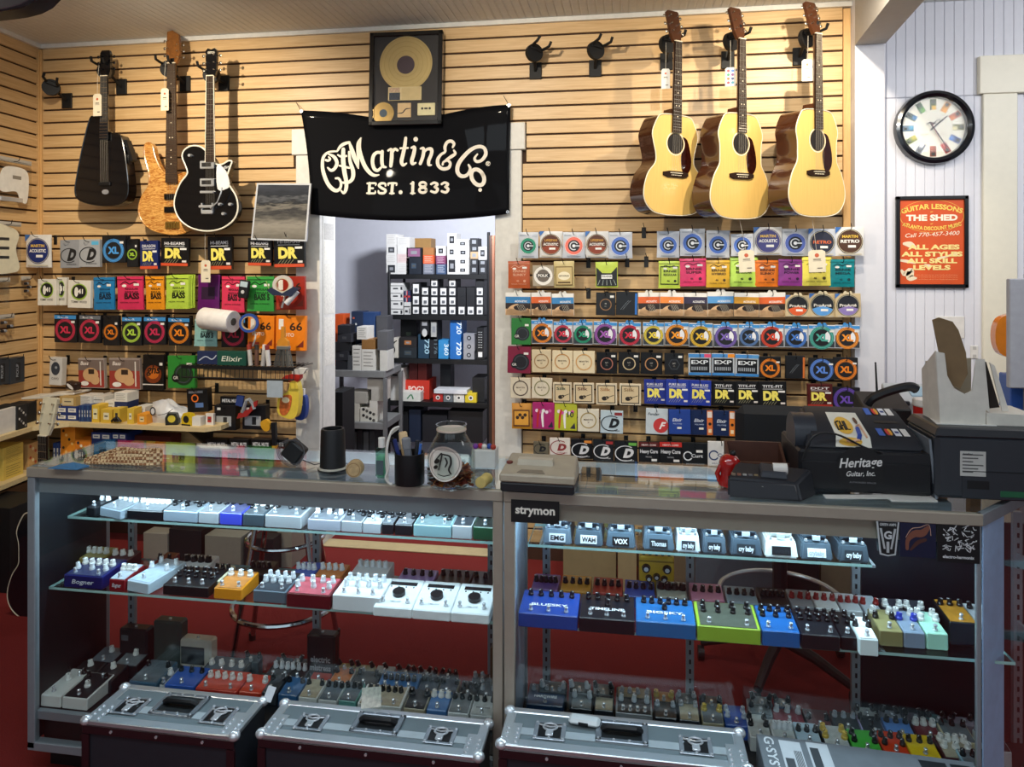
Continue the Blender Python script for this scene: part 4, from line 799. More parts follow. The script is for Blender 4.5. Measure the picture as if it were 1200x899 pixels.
strings(t,6,-.018,.018,-.040,.002,-.024,.024,-.030,-.60)
MB().box(-.035,-.032,-.62,.035,-.02,-.60,0,.003).build('bridge',BLACK,t)
MB().disc(.0,-.655,.022,-.0212,0,18,.014).build('emblem',M('b9bec6',.2,.6),t)
mb = MB(); mb.prism([(.105,-.36),(.125,-.36),(.165,-.475),(.15,-.485)],-.01,.03); mb.build('leg_rest',BLACK,t)
mb = MB(); mb.prism([(.10,-.44),(.13,-.44),(.13,-.53),(.11,-.54)],.0,.03); mb.build('side_clip',BLACK,t)
# --- maple five-string bass
yb = -.125; o = at(205,76,yb)
t = thing('bass_guitar',o,'quilted maple bass guitar with two black pickups','bass guitar')
QM = bpy.data.materials.new('quilted_maple'); QM.use_nodes = True; nt = QM.node_tree; b_ = nt.nodes['Principled BSDF']; b_.inputs['Roughness'].default_value = .2; b_.inputs['Coat Weight'].default_value = .6
tc = nt.nodes.new('ShaderNodeTexCoord'); mp = nt.nodes.new('ShaderNodeMapping'); mp.inputs['Scale'].default_value = (14,14,55); no = nt.nodes.new('ShaderNodeTexNoise'); no.inputs['Scale'].default_value = 2.2; no.inputs['Distortion'].default_value = 1.2
rp = nt.nodes.new('ShaderNodeValToRGB'); rp.color_ramp.elements[0].position = .35; rp.color_ramp.elements[0].color = (*rgb('a8662a'),1); rp.color_ramp.elements[1].position = .65; rp.color_ramp.elements[1].color = (*rgb('e0aa5c'),1)
nt.links.new(tc.outputs['Object'],mp.inputs[0]); nt.links.new(mp.outputs[0],no.inputs['Vector']); nt.links.new(no.outputs['Fac'],rp.inputs[0]); nt.links.new(rp.outputs[0],b_.inputs['Base Color'])
ol = resample(local_poly([(172,171),(177,168),(181,172),(184,184),(189,196),(194,203),(200,206),(210,206),(218,203),(222,207),(224,215),(222,225),(226,240),(230,256),(226,268),(214,274),(196,274),(178,268),(167,256),(165,243),(169,230),(176,219),(177,205),(172,185)],o,yb),4)
mb = MB(); mb.prism(ol,-.018,.022); mb.build('body',QM,t,smooth=True,ang=50)
mb = MB(); mb.tube([(x,-.016,z) for x,z in ol],.005,6,0,True); mb.build('edge_roll',QM,t,smooth=True)
zb_ = at(203,215,yb).z-o.z
fretneck(t,.05,.07,0,zb_,-.034,24,.864,None,None,back=QM)
fboard(t,.05,.072,zb_,-.036,24,.864,M('3a2a1e',.4),(3,5,7,9,12,15,17,19))
mb = MB(); mb.prism([(-.025,0),(.025,0),(.036,.03),(.046,.06),(.042,.12),(.036,.165),(.0,.188),(-.032,.182),(-.040,.06),(-.034,.03)],-.024,-.006); hd = mb.build('headstock',M('74481f',.3,n=.5,sc=60),t)
for i in range(3): tuner(hd,-.026,-.02,.05+.04*i,-1)
for i in range(3): tuner(hd,.034,-.02,.035+.035*i,1)
MB().box(-.012,-.028,.003,.012,-.024,.03).build('truss_cover',BLACK,hd)
strings(t,5,-.02,.02,-.040,.002,-.026,.026,-.032,-.80)
for zz in (231,246): z = at(200,zz,yb).z-o.z; MB().box(-.05,-.03,z-.016,.045,-.018,z+.016,0,.003).build('pickup',BLACKG,t)
z = at(200,264,yb).z-o.z
br = MB().box(-.045,-.024,z-.02,.042,-.018,z+.02,0,.002).build('bridge',M('c8a860',.3,.9),t)
for i in range(5): MB().box(-.040+.0165*i,-.032,z-.018,-.028+.0165*i,-.024,z+.014,0,.001).build('saddle',M('b89850',.3,.9),br)
# --- black single-cut electric with white binding
yb = -.205; o = at(250.5,91,yb)
t = thing('electric_guitar',o,'glossy black electric guitar with white binding and silver pickguard','guitar')
ol = resample(local_poly([(246,180),(238,173),(228,171.5),(219,176),(216,184),(220,195),(222,204),(214,215),(208,230),(207,243),(213,257),(226,267),(244,271),(262,268),(276,258),(281,245),(279,231),(272,219),(268,210),(272,196),(274,190),(270,189),(263,193),(256,193),(252,187)],o,yb),4)
mb = MB(); mb.prism(ol,-.02,.025); mb.build('body',BLACKG,t,smooth=True,ang=50)
mb = MB(); mb.tube([(x,-.019,z) for x,z in ol],.0045,6,0,True); mb.build('binding',M('f0ead8',.4),t,smooth=True)
fretneck(t,.043,.053,0,-.42,-.036,22,.625,None,None,back=BLACKG)
zb_ = at(248,191,yb).z-o.z
fb = fboard(t,.043,.056,zb_,-.038,20,.625,EBONY,(),M('efe9d6',.4))
mb = MB(); mb.prism([(-.021,0),(.021,0),(.030,.03),(.034,.14),(.02,.155),(0,.148),(-.02,.155),(-.034,.14),(-.030,.03)],-.026,-.008); hd = mb.build('headstock',BLACKG,t)
MB().text('GRETSCH',0,.125,.012,-.0265,0,.02,.04).build('lettering',M('d8d2c2',.4),hd)
for s_ in (-1,1):
    for i in range(3): tuner(hd,s_*.022,-.024,.035+.04*i,s_)
strings(t,6,-.018,.018,-.0425,.002,-.024,.024,-.036,-.70)
pg = resample(local_poly([(257,196),(262,195),(268,202),(271,210),(272,218),(268,222),(258,222)],o,yb),3)
MB().prism(pg,-.026,-.022).build('pickguard',M('dfe0de',.25),t)
for zz in (194,214.5):
    z = at(246,zz,yb).z-o.z; x = at(246,zz,yb).x-o.x
    p = MB().box(x-.042,-.034,z-.022,x+.042,-.02,z+.022,0,.004).build('pickup',CHROME,t); MB().box(x-.028,-.0352,z-.011,x+.028,-.034,z+.011).build('pickup_insert',BLACK,p)
z = at(246,226,yb).z-o.z; x = at(246,226,yb).x-o.x
MB().box(x-.04,-.036,z-.006,x+.04,-.02,z+.008,0,.003).build('bridge',CHROME,t)
tp = MB(); z2 = at(246,249,yb).z-o.z; tp.box(x-.035,-.034,z2-.012,x+.035,-.02,z2+.012,0,.005); tp.cyl((x-.042,-.034,z2+.03),(x+.042,-.034,z2+.03),.008,n=10); tp.box(x-.035,-.03,z2,x-.028,-.02,z2+.05); tp.box(x+.028,-.03,z2,x+.035,-.02,z2+.05); tp.build('vibrato_tailpiece',CHROME,t,smooth=True)
MB().tube([(x+.03,-.045,z2+.02),(x+.08,-.06,z2+.05),(x+.105,-.065,z2+.10),(x+.11,-.065,z2+.13)],.004,6).build('vibrato_arm',CHROME,t,smooth=True)
for px,py in ((226,183),(268,197),(273,240),(265,251),(261,240)):
    q = at(px,py,yb)-o; MB().cyl((q.x,-.02,q.z),(q.x,-.036,q.z),.0095,.008,14).build('control_knob',CHROME,t)
# ================================================================== BANNER
YBN = -.05
ts,bs = (352.5,129.5,598.5,122.5),(364,251,597,250.5)
def bpix(u,v):     # u across, v down
    xt,yt = ts[0]+(ts[2]-ts[0])*u,ts[1]+(ts[3]-ts[1])*u+14*4*u*(1-u)*(.6+.4*math.cos(2*math.pi*(u-.5)))
    xb_,yb_ = bs[0]+(bs[2]-bs[0])*u,bs[1]+(bs[3]-bs[1])*u+8*4*u*(1-u)
    bow = 4*v*(1-v); return xt+(xb_-xt)*v+(3*bow if u < .5 else -0.5*bow)*abs(2*u-1),yt+(yb_-yt)*v
def bwave(x,z): return YBN+.006*math.sin(5.2*x+1.1*z+.4)*.6+.004*math.sin(11*x-2.3*z)*.6
ban = thing('banner',at(475,190,YBN),'black cloth banner with cream lettering hung over the doorway','banner')
loc0 = Vector(ban.location)
mb = MB(); nu,nv = 40,16; g = []
for j in range(nv+1):
    for i in range(nu+1):
        q = at(*bpix(i/nu,j/nv),YBN); g.append((q.x-loc0.x,bwave(q.x,q.z)-loc0.y,q.z-loc0.z))
mb.add(g,[(j*(nu+1)+i,(j+1)*(nu+1)+i,(j+1)*(nu+1)+i+1,j*(nu+1)+i+1) for j in range(nv) for i in range(nu)])
BANM = M('04050a',.75,n=.1,sc=200); BANM.node_tree.nodes['Principled BSDF'].inputs['Specular IOR Level'].default_value = .12; BANM.node_tree.nodes['Principled BSDF'].inputs['Coat Weight'].default_value = .06; BANM.node_tree.nodes['Principled BSDF'].inputs['Coat Roughness'].default_value = .03
bl = mb.build('cloth',BANM,ban,smooth=True)
md = bl.modifiers.new('thickness','SOLIDIFY'); md.thickness = .0015; md.offset = 1
CRM = M('eee6d6',.6,n=.03)
def bst(mb,pts,ox):     # traced stroke: crop pixels (x10) -> banner
    out = []
    for x,y,w in pts:
        q = at(ox+x/10,145+y/10,YBN); out.append((q.x-loc0.x,q.z-loc0.z,w/10/ppm(ox+x/10,YBN)))
    mb.stroke(out,0,0)
def letter(name,strokes,ox,dots=()):
    mb = MB()
    for s_ in strokes: bst(mb,s_,ox)
    for x,y,r in dots:
        q = at(ox+x/10,145+y/10,YBN); mb.disc(q.x-loc0.x,q.z-loc0.z,r/10/ppm(470,YBN),0,0,16)
    mb.v = [(x,bwave(x+loc0.x,z+loc0.z)-loc0.y-.0022+y*.5,z) for x,y,z in mb.v]
    mb.build('letter',CRM,ban)
A,B_ = 365,475
letter('C',[[(300,322,20),(200,332,26),(140,390,36),(127,480,40),(142,580,46),(190,700,46),(250,768,46),(300,783,40),(338,750,34),(345,690,30),(318,642,30),(283,640,24)],[(200,355,20),(265,390,40),(297,460,44),(270,525,40),(228,546,34),(190,515,20)],[(165,425,26),(195,432,30),(218,412,26),(200,390,20)]],A)
letter('F',[[(305,312,26),(340,262,36),(390,232,38),(442,218,30)],[(372,300,46),(370,420,54),(385,560,54),(408,680,48),(405,765,44),(378,812,32),(348,785,20)],[(308,365,20),(350,385,26),(408,378,26)],[(325,490,20),(390,505,28),(445,518,22)]],A)
letter('M',[[(442,215,22),(470,300,50),(505,400,54),(550,522,18)],[(440,330,28),(452,440,40),(488,560,50),(480,645,46),(430,688,36),(362,690,26)],[(580,168,18),(548,225,36),(545,300,42),(548,420,30),(550,515,16)],[(572,180,26),(560,280,44),(580,380,50),(622,490,50),(680,570,46),(735,605,36),(792,600,14)]],A)
letter('a',[[(815,340,34),(768,338,38),(728,375,42),(716,450,44),(735,525,42),(775,548,36),(815,515,28)],[(830,325,38),(825,420,44),(835,495,40),(872,510,24)]],A)
letter('r',[[(900,315,24),(935,300,34),(942,350,44),(938,420,46),(930,495,40)],[(945,345,30),(975,298,34),(1008,312,30)]],A)
letter('t',[[(1105,168,36),(1092,270,44),(1068,380,46),(1055,445,46),(1075,485,36),(1112,465,20)],[(1042,288,24),(1130,284,24)]],A)
letter('i',[[(72,282,26),(108,278,40),(98,355,46),(76,430,46),(84,470,38),(122,458,20)]],B_,[(122,183,28)])
letter('n',[[(180,292,24),(214,292,38),(207,380,42),(175,468,38)],[(215,340,26),(255,300,32),(303,300,44),(308,350,42),(276,430,42),(276,480,36),(305,485,18)]],B_)
letter('ampersand',[[(558,278,24),(573,238,36),(540,206,38),(492,220,38),(466,275,38),(468,330,30),(420,362,32),(382,420,42),(388,490,42),(440,530,40),(508,518,40),(530,468,34),(498,432,30),(450,450,26),(440,480,26)],[(480,425,26),(540,388,40),(588,352,34),(572,315,24)]],B_)
letter('C',[[(848,360,20),(815,408,30),(840,445,36),(898,430,38),(945,362,44),(930,292,40),(868,270,42),(780,302,44),(692,382,48),(628,470,50),(612,550,48),(640,604,46),(690,618,42),(740,590,38),(764,530,34),(745,485,24)]],B_)
th = math.radians(28); oo = []
for i in range(17):
    a = 2*math.pi*i/16; u,v = 68*math.cos(a),98*math.sin(a); oo.append((852+u*math.cos(th)-v*math.sin(-th)*1,630+v*math.cos(th)-u*math.sin(th),46))
letter('o',[oo],B_,[(880,778,22)])
letter('registered',[[(972+24*math.cos(a*.785),470+24*math.sin(a*.785),7) for a in range(9)],[(962,485,7),(962,456,7),(978,458,7),(978,470,7),(964,472,7),(980,486,7)]],B_)
letter('E',[[(682,698,34),(676,815,34)],[(655,700,22),(750,698,24),(752,722,16)],[(690,757,22),(722,757,22)],[(652,815,22),(740,815,24),(748,790,16)]],A)
letter('S',[[(868,728,22),(860,702,26),(815,700,30),(792,725,32),(825,755,32),(868,780,32),(850,812,30),(795,812,28),(785,788,20)]],A)
letter('T',[[(950,700,36),(940,815,36)],[(900,722,16),(905,700,24),(992,698,24),(995,722,16)],[(918,816,20),(965,816,20)]],A,[(1043,803,24)])
letter('one',[[(88,690,36),(84,815,36)],[(62,705,18),(90,690,24)],[(62,815,18),(110,815,18)]],B_)
letter('eight',[[(205+38*math.cos(a*.785),712+26*math.sin(a*.785),30) for a in range(9)],[(205+42*math.cos(a*.785),778+30*math.sin(a*.785),32) for a in range(9)]],B_)
for ox in (295,420):
    letter('three',[[(ox+8,708,28),(ox+45,692,30),(ox+82,712,34),(ox+48,742,26)],[(ox+48,742,26),(ox+85,768,36),(ox+58,805,32),(ox+8,792,28)]],B_)
for i,(px,py,hx_,hy_) in enumerate([(353.5,130.5,347,120),(596.5,123.5,590,112),(595,248.5,0,0)]):
    q = at(px,py,YBN); mb = MB(); mb.ring(q.x-loc0.x,q.z-loc0.z,.004,.0085,bwave(q.x,q.z)-loc0.y-.003,0,14); mb.build('grommet',CHROME,ban)
    if hx_:
        e = at(hx_,hy_,-.002); MB().tube([(q.x-loc0.x,q.y-loc0.y-.004,q.z-loc0.z),(e.x-loc0.x,e.y-loc0.y,e.z-loc0.z)],.0016,5).build('cord',BLACK,ban)
# ================================================================== GOLD RECORD FRAME
yfR = -.085
c = at(475.5,92,yfR); k = ppm(475.5,yfR); w_,h_ = 88.5/k,110/k
t = thing('framed_gold_record',c,'black framed gold record display above the banner','framed award',None,(math.radians(-1),math.radians(.6),0))
fw = .024; fr = MB()
fr.box(-w_/2,-.012,-h_/2,w_/2,.022,-h_/2+fw,0,.003); fr.box(-w_/2,-.012,h_/2-fw,w_/2,.022,h_/2,0,.003); fr.box(-w_/2,-.012,-h_/2,-w_/2+fw,.022,h_/2,0,.003); fr.box(w_/2-fw,-.012,-h_/2,w_/2,.022,h_/2,0,.003)
fr.build('frame',M('0a0a0c',.22,coat=.4),t)
MB().box(-w_/2+fw,.004,-h_/2+fw,w_/2-fw,.014,h_/2-fw).build('mat_board',M('141318',.6),t)
GOLD = M('c9b37c',.3,.75,n=.06)
def gp(cx,cy): return ((425+cx/7.19-475.5)/k,-(30+cy/7.19-92)/k)
x,z = gp(362,318)
rec = MB(); rec.cyl((x,.004,z),(x,-.001,z),.148,n=56); rec = rec.build('gold_disc',GOLD,t)
MB().disc(x,z-.008,.05,-.002,0,30).build('disc_label',M('33222e',.5),rec)
for rr in (.07,.095,.12,.14): MB().ring(x,z-.002,rr,rr+.0012,-.0016,0,48).build('groove_line',M('a88a48',.3,.9),rec)
x0,z1 = gp(212,517); x1_,z0 = gp(503,632)
pl = MB().box(x0,-.004,z0,x1_,.004,z1,0,.001).build('plaque',M('c9b98c',.4,.3),t)
a0,a1 = gp(222,628),gp(318,565); MB().rect(a0[0],a0[1],a1[0],a1[1],-.0046).build('plaque_photo',M('18283a',.4,n=.6,sc=120),pl)
a0,a1 = gp(222,562),gp(314,524); MB().rect(a0[0],a0[1],a1[0],a1[1],-.0046).build('plaque_photo',M('b4987c',.5,n=.5,sc=150),pl)
a0,a1 = gp(330,625),gp(495,524); MB().rect(a0[0],a0[1],a1[0],a1[1],-.0046).build('plaque_text',M('bda97a',.4,.2),pl)
x,z = gp(170,735); cdisc = MB().cyl((x,.004,z),(x,.0005,z),.06,n=36).build('compact_disc',M('b09560',.25,.9),t); MB().disc(x,z,.022,-.0002,0,20).build('disc_label',M('17384e',.4),cdisc)
a0,a1 = gp(296,773),gp(412,653); art = MB().box(a0[0],-.001,a0[1],a1[0],.004,a1[1]).build('cover_card',M('c8aa7c',.5),t)
mb = MB(); mb.stroke([(*gp(300,740),.004),(*gp(340,735),.006),(*gp(368,705),.006),(*gp(408,700),.004)],-.0016); mb.build('cover_print',INK,art)
a0,a1 = gp(470,762),gp(622,658); cas = MB().box(a0[0],-.004,a0[1],a1[0],.004,a1[1],0,.002).build('cassette',M('d6cda0',.5),t)
mb = MB()
for cx in (512,577): q = gp(cx,704); mb.disc(q[0],q[1],.007,-.0046,0,14)
q0,q1 = gp(530,712),gp(560,697); mb.rect(q0[0],q0[1],q1[0],q1[1],-.0046); mb.build('cassette_print',INK,cas)
MB().box(-w_/2+fw,-.008,-h_/2+fw,w_/2-fw,-.006,h_/2-fw).build('pane',glass_mat('frame_glass',(1,1,1),.5),t)
# ================================================================== SEASCAPE PICTURE leaning on the packets
pc = [(301,214.5),(364.5,215),(359,283),(294,281)]
q = [at(a,b__,-.10 if i < 2 else -.15) for i,(a,b__) in enumerate(pc)]
o = (q[3]+q[2])/2
t = thing('picture',o,'black and white seascape print leaning above the string packets','picture')
lp = [p-o for p in q]; n_ = Vector((0,.012,0))
MB().hexa([tuple(v) for v in (lp[3],lp[2],lp[2]+n_,lp[3]+n_,lp[0],lp[1],lp[1]+n_,lp[0]+n_)]).build('board',M('b8bcc2',.5),t)
SEA = bpy.data.materials.new('seascape_print'); SEA.use_nodes = True; nt = SEA.node_tree; bb = nt.nodes['Principled BSDF']; bb.inputs['Roughness'].default_value = .8; bb.inputs['Specular IOR Level'].default_value = .1
tc = nt.nodes.new('ShaderNodeTexCoord'); sx = nt.nodes.new('ShaderNodeSeparateXYZ'); no = nt.nodes.new('ShaderNodeTexNoise'); no.inputs['Scale'].default_value = 2.5; no.inputs['Detail'].default_value = 6
mp = nt.nodes.new('ShaderNodeMapping'); mp.inputs['Scale'].default_value = (2,1,9); ad = nt.nodes.new('ShaderNodeMath'); ad.operation = 'MULTIPLY_ADD'; ad.inputs[1].default_value = .28
rp = nt.nodes.new('ShaderNodeValToRGB'); el = rp.color_ramp.elements
el[0].position = .0; el[0].color = (*rgb('6a665e'),1); el[1].position = 1; el[1].color = (*rgb('40434c'),1)
for p_,c_ in ((.26,'8f8a80'),(.40,'5a5854'),(.50,'3a3a3c'),(.60,'7a766e'),(.68,'2c2e32'),(.74,'5a5c60'),(.80,'303338')):
    e = el.new(p_); e.color = (*rgb(c_),1)
nt.links.new(tc.outputs['Generated'],sx.inputs[0]); nt.links.new(tc.outputs['Generated'],mp.inputs[0]); nt.links.new(mp.outputs[0],no.inputs['Vector']); nt.links.new(no.outputs['Fac'],ad.inputs[0]); nt.links.new(sx.outputs['Z'],ad.inputs[2]); sb = nt.nodes.new('ShaderNodeMath'); sb.operation = 'SUBTRACT'; sb.inputs[1].default_value = .14; nt.links.new(ad.outputs[0],sb.inputs[0]); nt.links.new(sb.outputs[0],rp.inputs[0]); nt.links.new(rp.outputs[0],bb.inputs['Base Color'])
e_ = Vector((0,-.0008,0)); ins = lambda a,b__: a+(b__-a)*.03
MB().add([tuple(ins(lp[3],lp[1])+e_),tuple(ins(lp[2],lp[0])+e_),tuple(ins(lp[1],lp[3])+e_),tuple(ins(lp[0],lp[2])+e_)],[(0,1,2,3)]).build('seascape_print',SEA,t)
# ================================================================== CLOCK AND POSTER on the beadboard
YW = YB-.003
c = at(1095.5,149,YW-.03); k = ppm(1095,YW-.03); r = 43.5/k
t = thing('wall_clock',(c.x,YW,c.z),'round black rimmed clock with picture markers on white beadboard wall','clock')
prof = [(r*.80,.006),(r*.82,.034),(r*.90,.044),(r*.98,.038),(r,.02),(r,.0),(r*.80,.0)]
mb = MB(); mb.T = Matrix.Rotation(math.pi/2,4,'X'); n = 56
vs = []; fs = []
for a,z in prof:
    for j in range(n): g = 2*math.pi*j/n; vs.append((a*math.cos(g),a*math.sin(g),z))
for i in range(len(prof)-1):
    for j in range(n): fs.append((i*n+j,i*n+(j+1) % n,(i+1)*n+(j+1) % n,(i+1)*n+j))
mb.add(vs,fs); mb.build('rim',M('0b0d14',.2,coat=.5),t,smooth=True)
MB().disc(0,0,r*.83,-.008,0,48).build('dial',M('e6e2d2',.5,n=.03),t)
cols = ['4a5a2a','c88a2a','a8502c','6a6a34','2c4a8a','9c2a24','7a3a20','6c7480','6a7a2c','2a5a7a','2c4a4a','3f6a3a']
for i in range(12):
    a = math.pi/2-i*math.pi/6; rr = r*.635; cx,cz = rr*math.cos(a),rr*math.sin(a); mb = MB(); d = Dec(); hw,hh = r*.08,r*.145
    ca,sa = math.cos(a),math.sin(a)
    def rp_(u0,u1,v0,v1,y): return [(cx+u*ca-v*sa,y,cz+u*sa+v*ca) for u,v in ((u0,v0),(u1,v0),(u1,v1),(u0,v1))]
    d.add(rp_(-hh,hh,-hw,hw,-.0086),[(0,1,2,3)],d.c(cols[i])); d.add(rp_(-hh,-hh*.2,-hw*.9,hw*.4,-.0090),[(0,1,2,3)],d.c(('e0b43a','e8a02c','d87a3a','d8d0a0','5a8ad0','c84a3a','a8522c','d8dce0','b8b03a','4a9ac0','3a7ab0','6aa84a')[i])); d.add(rp_(hh*.2,hh*.8,-hw*.5,hw*.6,-.0090),[(0,1,2,3)],d.c('20241c'))
    d.build('picture_marker',d.mats,t)
mb = MB(); mb.stroke([(-.034,.012,.003),(-.012,.03,.004),(.0,.018,.006),(.02,.04,.003),(.045,.032,.003)],-.0092); mb.stroke([(-.03,.022,.003),(-.005,.026,.005),(.022,.02,.004),(.03,.045,.002)],-.0093); mb.build('emblem',INK,t)
mb = MB(); mb.text('Fender Custom Shop',0,-.036,.009,-.009,0,.005,.12,shear=.2); mb.build('lettering',M('9a8f80',.6),t)
def hand(a,l,w0,name,col,y):
    u = Vector((math.sin(a),0,math.cos(a))); v = Vector((math.cos(a),0,-math.sin(a))); p = [u*(-l*.22)-v*w0,u*(-l*.22)+v*w0,u*l+v*w0*.6,u*l-v*w0*.6]
    MB().hexa([tuple(q+Vector((0,y,0))) for q in p]+[tuple(q+Vector((0,y-.0015,0))) for q in p]).build(name,col,t)
hand(math.radians(48),.085,.004,'hour_hand',BLACK,-.013); hand(math.radians(148),.118,.0032,'minute_hand',BLACK,-.016); hand(math.radians(157),.12,.0008,'second_hand',M('a82a24',.4),-.019)
MB().cyl((0,-.008,0),(0,-.021,0),.005,n=12).build('hub',BLACK,t)
q = MB(); q.T = Matrix.Rotation(math.pi/2,4,'X'); q.cyl((0,0,.030),(0,0,.032),r*.815,n=48); q.build('pane',glass_mat('clock_glass',(1,1,1),.25),t)
yp = YW-.012
c = at(1092,283.5,yp); k = ppm(1092,yp); w_,h_ = 78.5/k,107.5/k
t = thing('framed_poster',(c.x,YW,c.z),'black framed orange guitar lessons poster below the clock','poster')
fw = .018; fr = MB()
fr.box(-w_/2,-.02,-h_/2,w_/2,0,-h_/2+fw,0,.002); fr.box(-w_/2,-.02,h_/2-fw,w_/2,0,h_/2,0,.002); fr.box(-w_/2,-.02,-h_/2,-w_/2+fw,0,h_/2,0,.002); fr.box(w_/2-fw,-.02,-h_/2,w_/2,0,h_/2,0,.002)
fr.build('frame',M('0a0b10',.3),t)
PW,PH = w_-2*fw,h_-2*fw
MB().box(-PW/2,-.010,-PH/2,PW/2,-.004,PH/2).build('poster_sheet',M('d04e14',.55,n=.12,sc=8),t)
d = Dec(); yy = -.0106; ylw = d.c('f2d25c',.6); wh = d.c('f4ead2',.6)
def PZ(cy): return (457-cy)/360*PH/2*.99
d.arctext('GUITAR LESSONS',0,PZ(192)+.012,.024,yy,ylw,.40,.03,PW*.94); d.ring(0,PZ(235),PW*.49,PW*.50,yy,d.c('e8b04a',.6),40,.55); d.text('AT',0,PZ(205),.007,yy,ylw,.01); d.text('THE SHED',0,PZ(272),.028,yy-.0004,wh,.05,PW*.80); d.text('AT',0,PZ(308),.007,yy,ylw,.01)
d.arctext('ATLANTA DISCOUNT MUSIC',0,PZ(356),.018,yy,ylw,.42,.03,PW*.94,False); d.text('Call 770-457-3400',0,PZ(408),.020,yy,wh,.0,PW*.84,rot=.05,shear=.3)
for s_,cy,wf,dx in (('ALL AGES',520,.80,.03),('ALL STYLES',580,.95,0),('ALL SKILL',638,.78,0),('LEVELS',696,.58,0)): d.text(s_,dx*PW,PZ(cy),.022,yy-.0006,d.c('f4dc8c',.6),.05,PW*wf)
for cy in (745,763,782): d.text('for more information ask any of our friendly staff about lessons',.06*PW,PZ(cy),.0045,yy,d.c('e8a878',.6),.0,PW*.68)
for pts in ([(-.43,.52,.05),(-.34,.53,.10),(-.27,.56,.06)],[(-.47,.84,.04),(-.42,.88,.08),(-.33,.84,.10),(-.34,.92,.12),(-.25,.93,.04)],[(-.48,.72,.04),(-.38,.73,.05),(-.26,.75,.03)],[(.10,.70,.05),(.24,.67,.03),(.38,.64,.05)],[(-.1,.78,.05),(-.04,.79,.07)]):
    d.stroke([(x*PW,PH/2-z*PH,w__*PW) for x,z,w__ in pts],yy-.0002,d.c('ead8b8',.6))
d.build('poster_print',d.mats,t)
# ================================================================== LEFT CORNER: SHELVES, BOXES, TOOLS
SHW = M('d9c392',.5,n=.12,sc=8,stretch=(2,20,20)); ZS1,ZS2 = .722,.47
def carton(px0,py0,px1,py1,yf,dep,col,label,dec=None,zb=None,cat='box',group=None,rough=.55,name='carton',rot=0,ch=.001):
    a,b = at(px0,py1,yf),at(px1,py0,yf); z0 = a.z if zb is None else zb
    cx = (a.x+b.x)/2; w,h = b.x-a.x,b.z-z0
    o = MB().box(-w/2,0,0,w/2,dep,h,0,ch).build(name,M(col,rough,n=.08),None,(cx,yf,z0),(0,0,rot)); tag(o,label,cat,group)
    if dec:
        d = Dec(); dec(d,w,h); d.v = [(x,y-.0006,z+h/2) for x,y,z in d.v]; d.build('printed_label',d.mats,o)
    return o
def lab_two(d,w,h):
    for s_ in (-1,1): d.rect(s_*w*.24-w*.18,-h*.22,s_*w*.24+w*.18,h*.26,0,d.c('e6e4dc')); d.rect(s_*w*.24-w*.12,-h*.02,s_*w*.24+w*.1,h*.08,-.0004,d.c('4a5a8a'))
def lab_one(col='e6e4dc',s_=.6):
    def f(d,w,h): d.rect(-w*s_/2,-h*s_/2,w*s_/2,h*s_/2,0,d.c(col)); d.rect(-w*s_*.3,-h*.05,w*s_*.3,h*.05,-.0004,d.c('55524c'))
    return f
def lab_lines(col='6a665e'):
    def f(d,w,h):
        for i in range(5): d.rect(-w*.36,h*(.34-.16*i),w*(.36-.12*(i % 2)),h*(.37-.16*i),0,d.c(col))
    return f
def lab_spots(cols):
    def f(d,w,h):
        for i in range(8): d.disc((-.3+.2*(i % 4))*w,(.38-.11*i)*h,.09*w,-.0003*(i % 2),d.c(cols[i % len(cols)]),10)
    return f
xe = at(252,400,-.30).x
sh1 = thing('wall_shelf',(XL+.5,-.15,ZS1),'upper wooden corner shelf below the left string packets','shelf','wooden corner shelves')
MB().prism([(0,0)],0,0) if False else None
def corner_shelf(t,zt):
    o = Vector(t.location); mb = MB()
    pts = [(XL,-.002),(XL+LD.x*1.6,LD.y*1.6),(XL+LD.x*1.6+LN.x*.30,LD.y*1.6+LN.y*.30),(XL+.33,-.42),(XL+.45,-.30),(xe-.06,-.30),(xe,-.24),(xe,-.002)]
    n = len(pts); vs = [(x-o.x+(.004 if i < 2 else 0),y-o.y,zt-.024-o.z) for i,(x,y) in enumerate(pts)]+[(x-o.x+(.004 if i < 2 else 0),y-o.y,zt-o.z) for i,(x,y) in enumerate(pts)]
    mb.add(vs,[tuple(range(n-1,-1,-1)),tuple(range(n,2*n))]+[(i,(i+1) % n,n+(i+1) % n,n+i) for i in range(n)]); mb.build('board',SHW,t)
    for x in (XL+.7,xe-.2):
        MB().hexa([(x-o.x-.008,-.004-o.y,zt-.2-o.z),(x-o.x+.008,-.004-o.y,zt-.2-o.z),(x-o.x+.008,-.001-o.y,zt-.2-o.z),(x-o.x-.008,-.001-o.y,zt-.2-o.z),(x-o.x-.008,-.25-o.y,zt-.025-o.z),(x-o.x+.008,-.25-o.y,zt-.025-o.z),(x-o.x+.008,-.001-o.y,zt-.025-o.z),(x-o.x-.008,-.001-o.y,zt-.025-o.z)]).build('bracket',BLACK,t)
corner_shelf(sh1,ZS1)
sh2 = thing('wall_shelf',(XL+.5,-.15,ZS2),'lower wooden corner shelf half hidden by the counter','shelf','wooden corner shelves'); corner_shelf(sh2,ZS2)
NV = '1c3474'; G5 = 'small stock on the corner shelves'
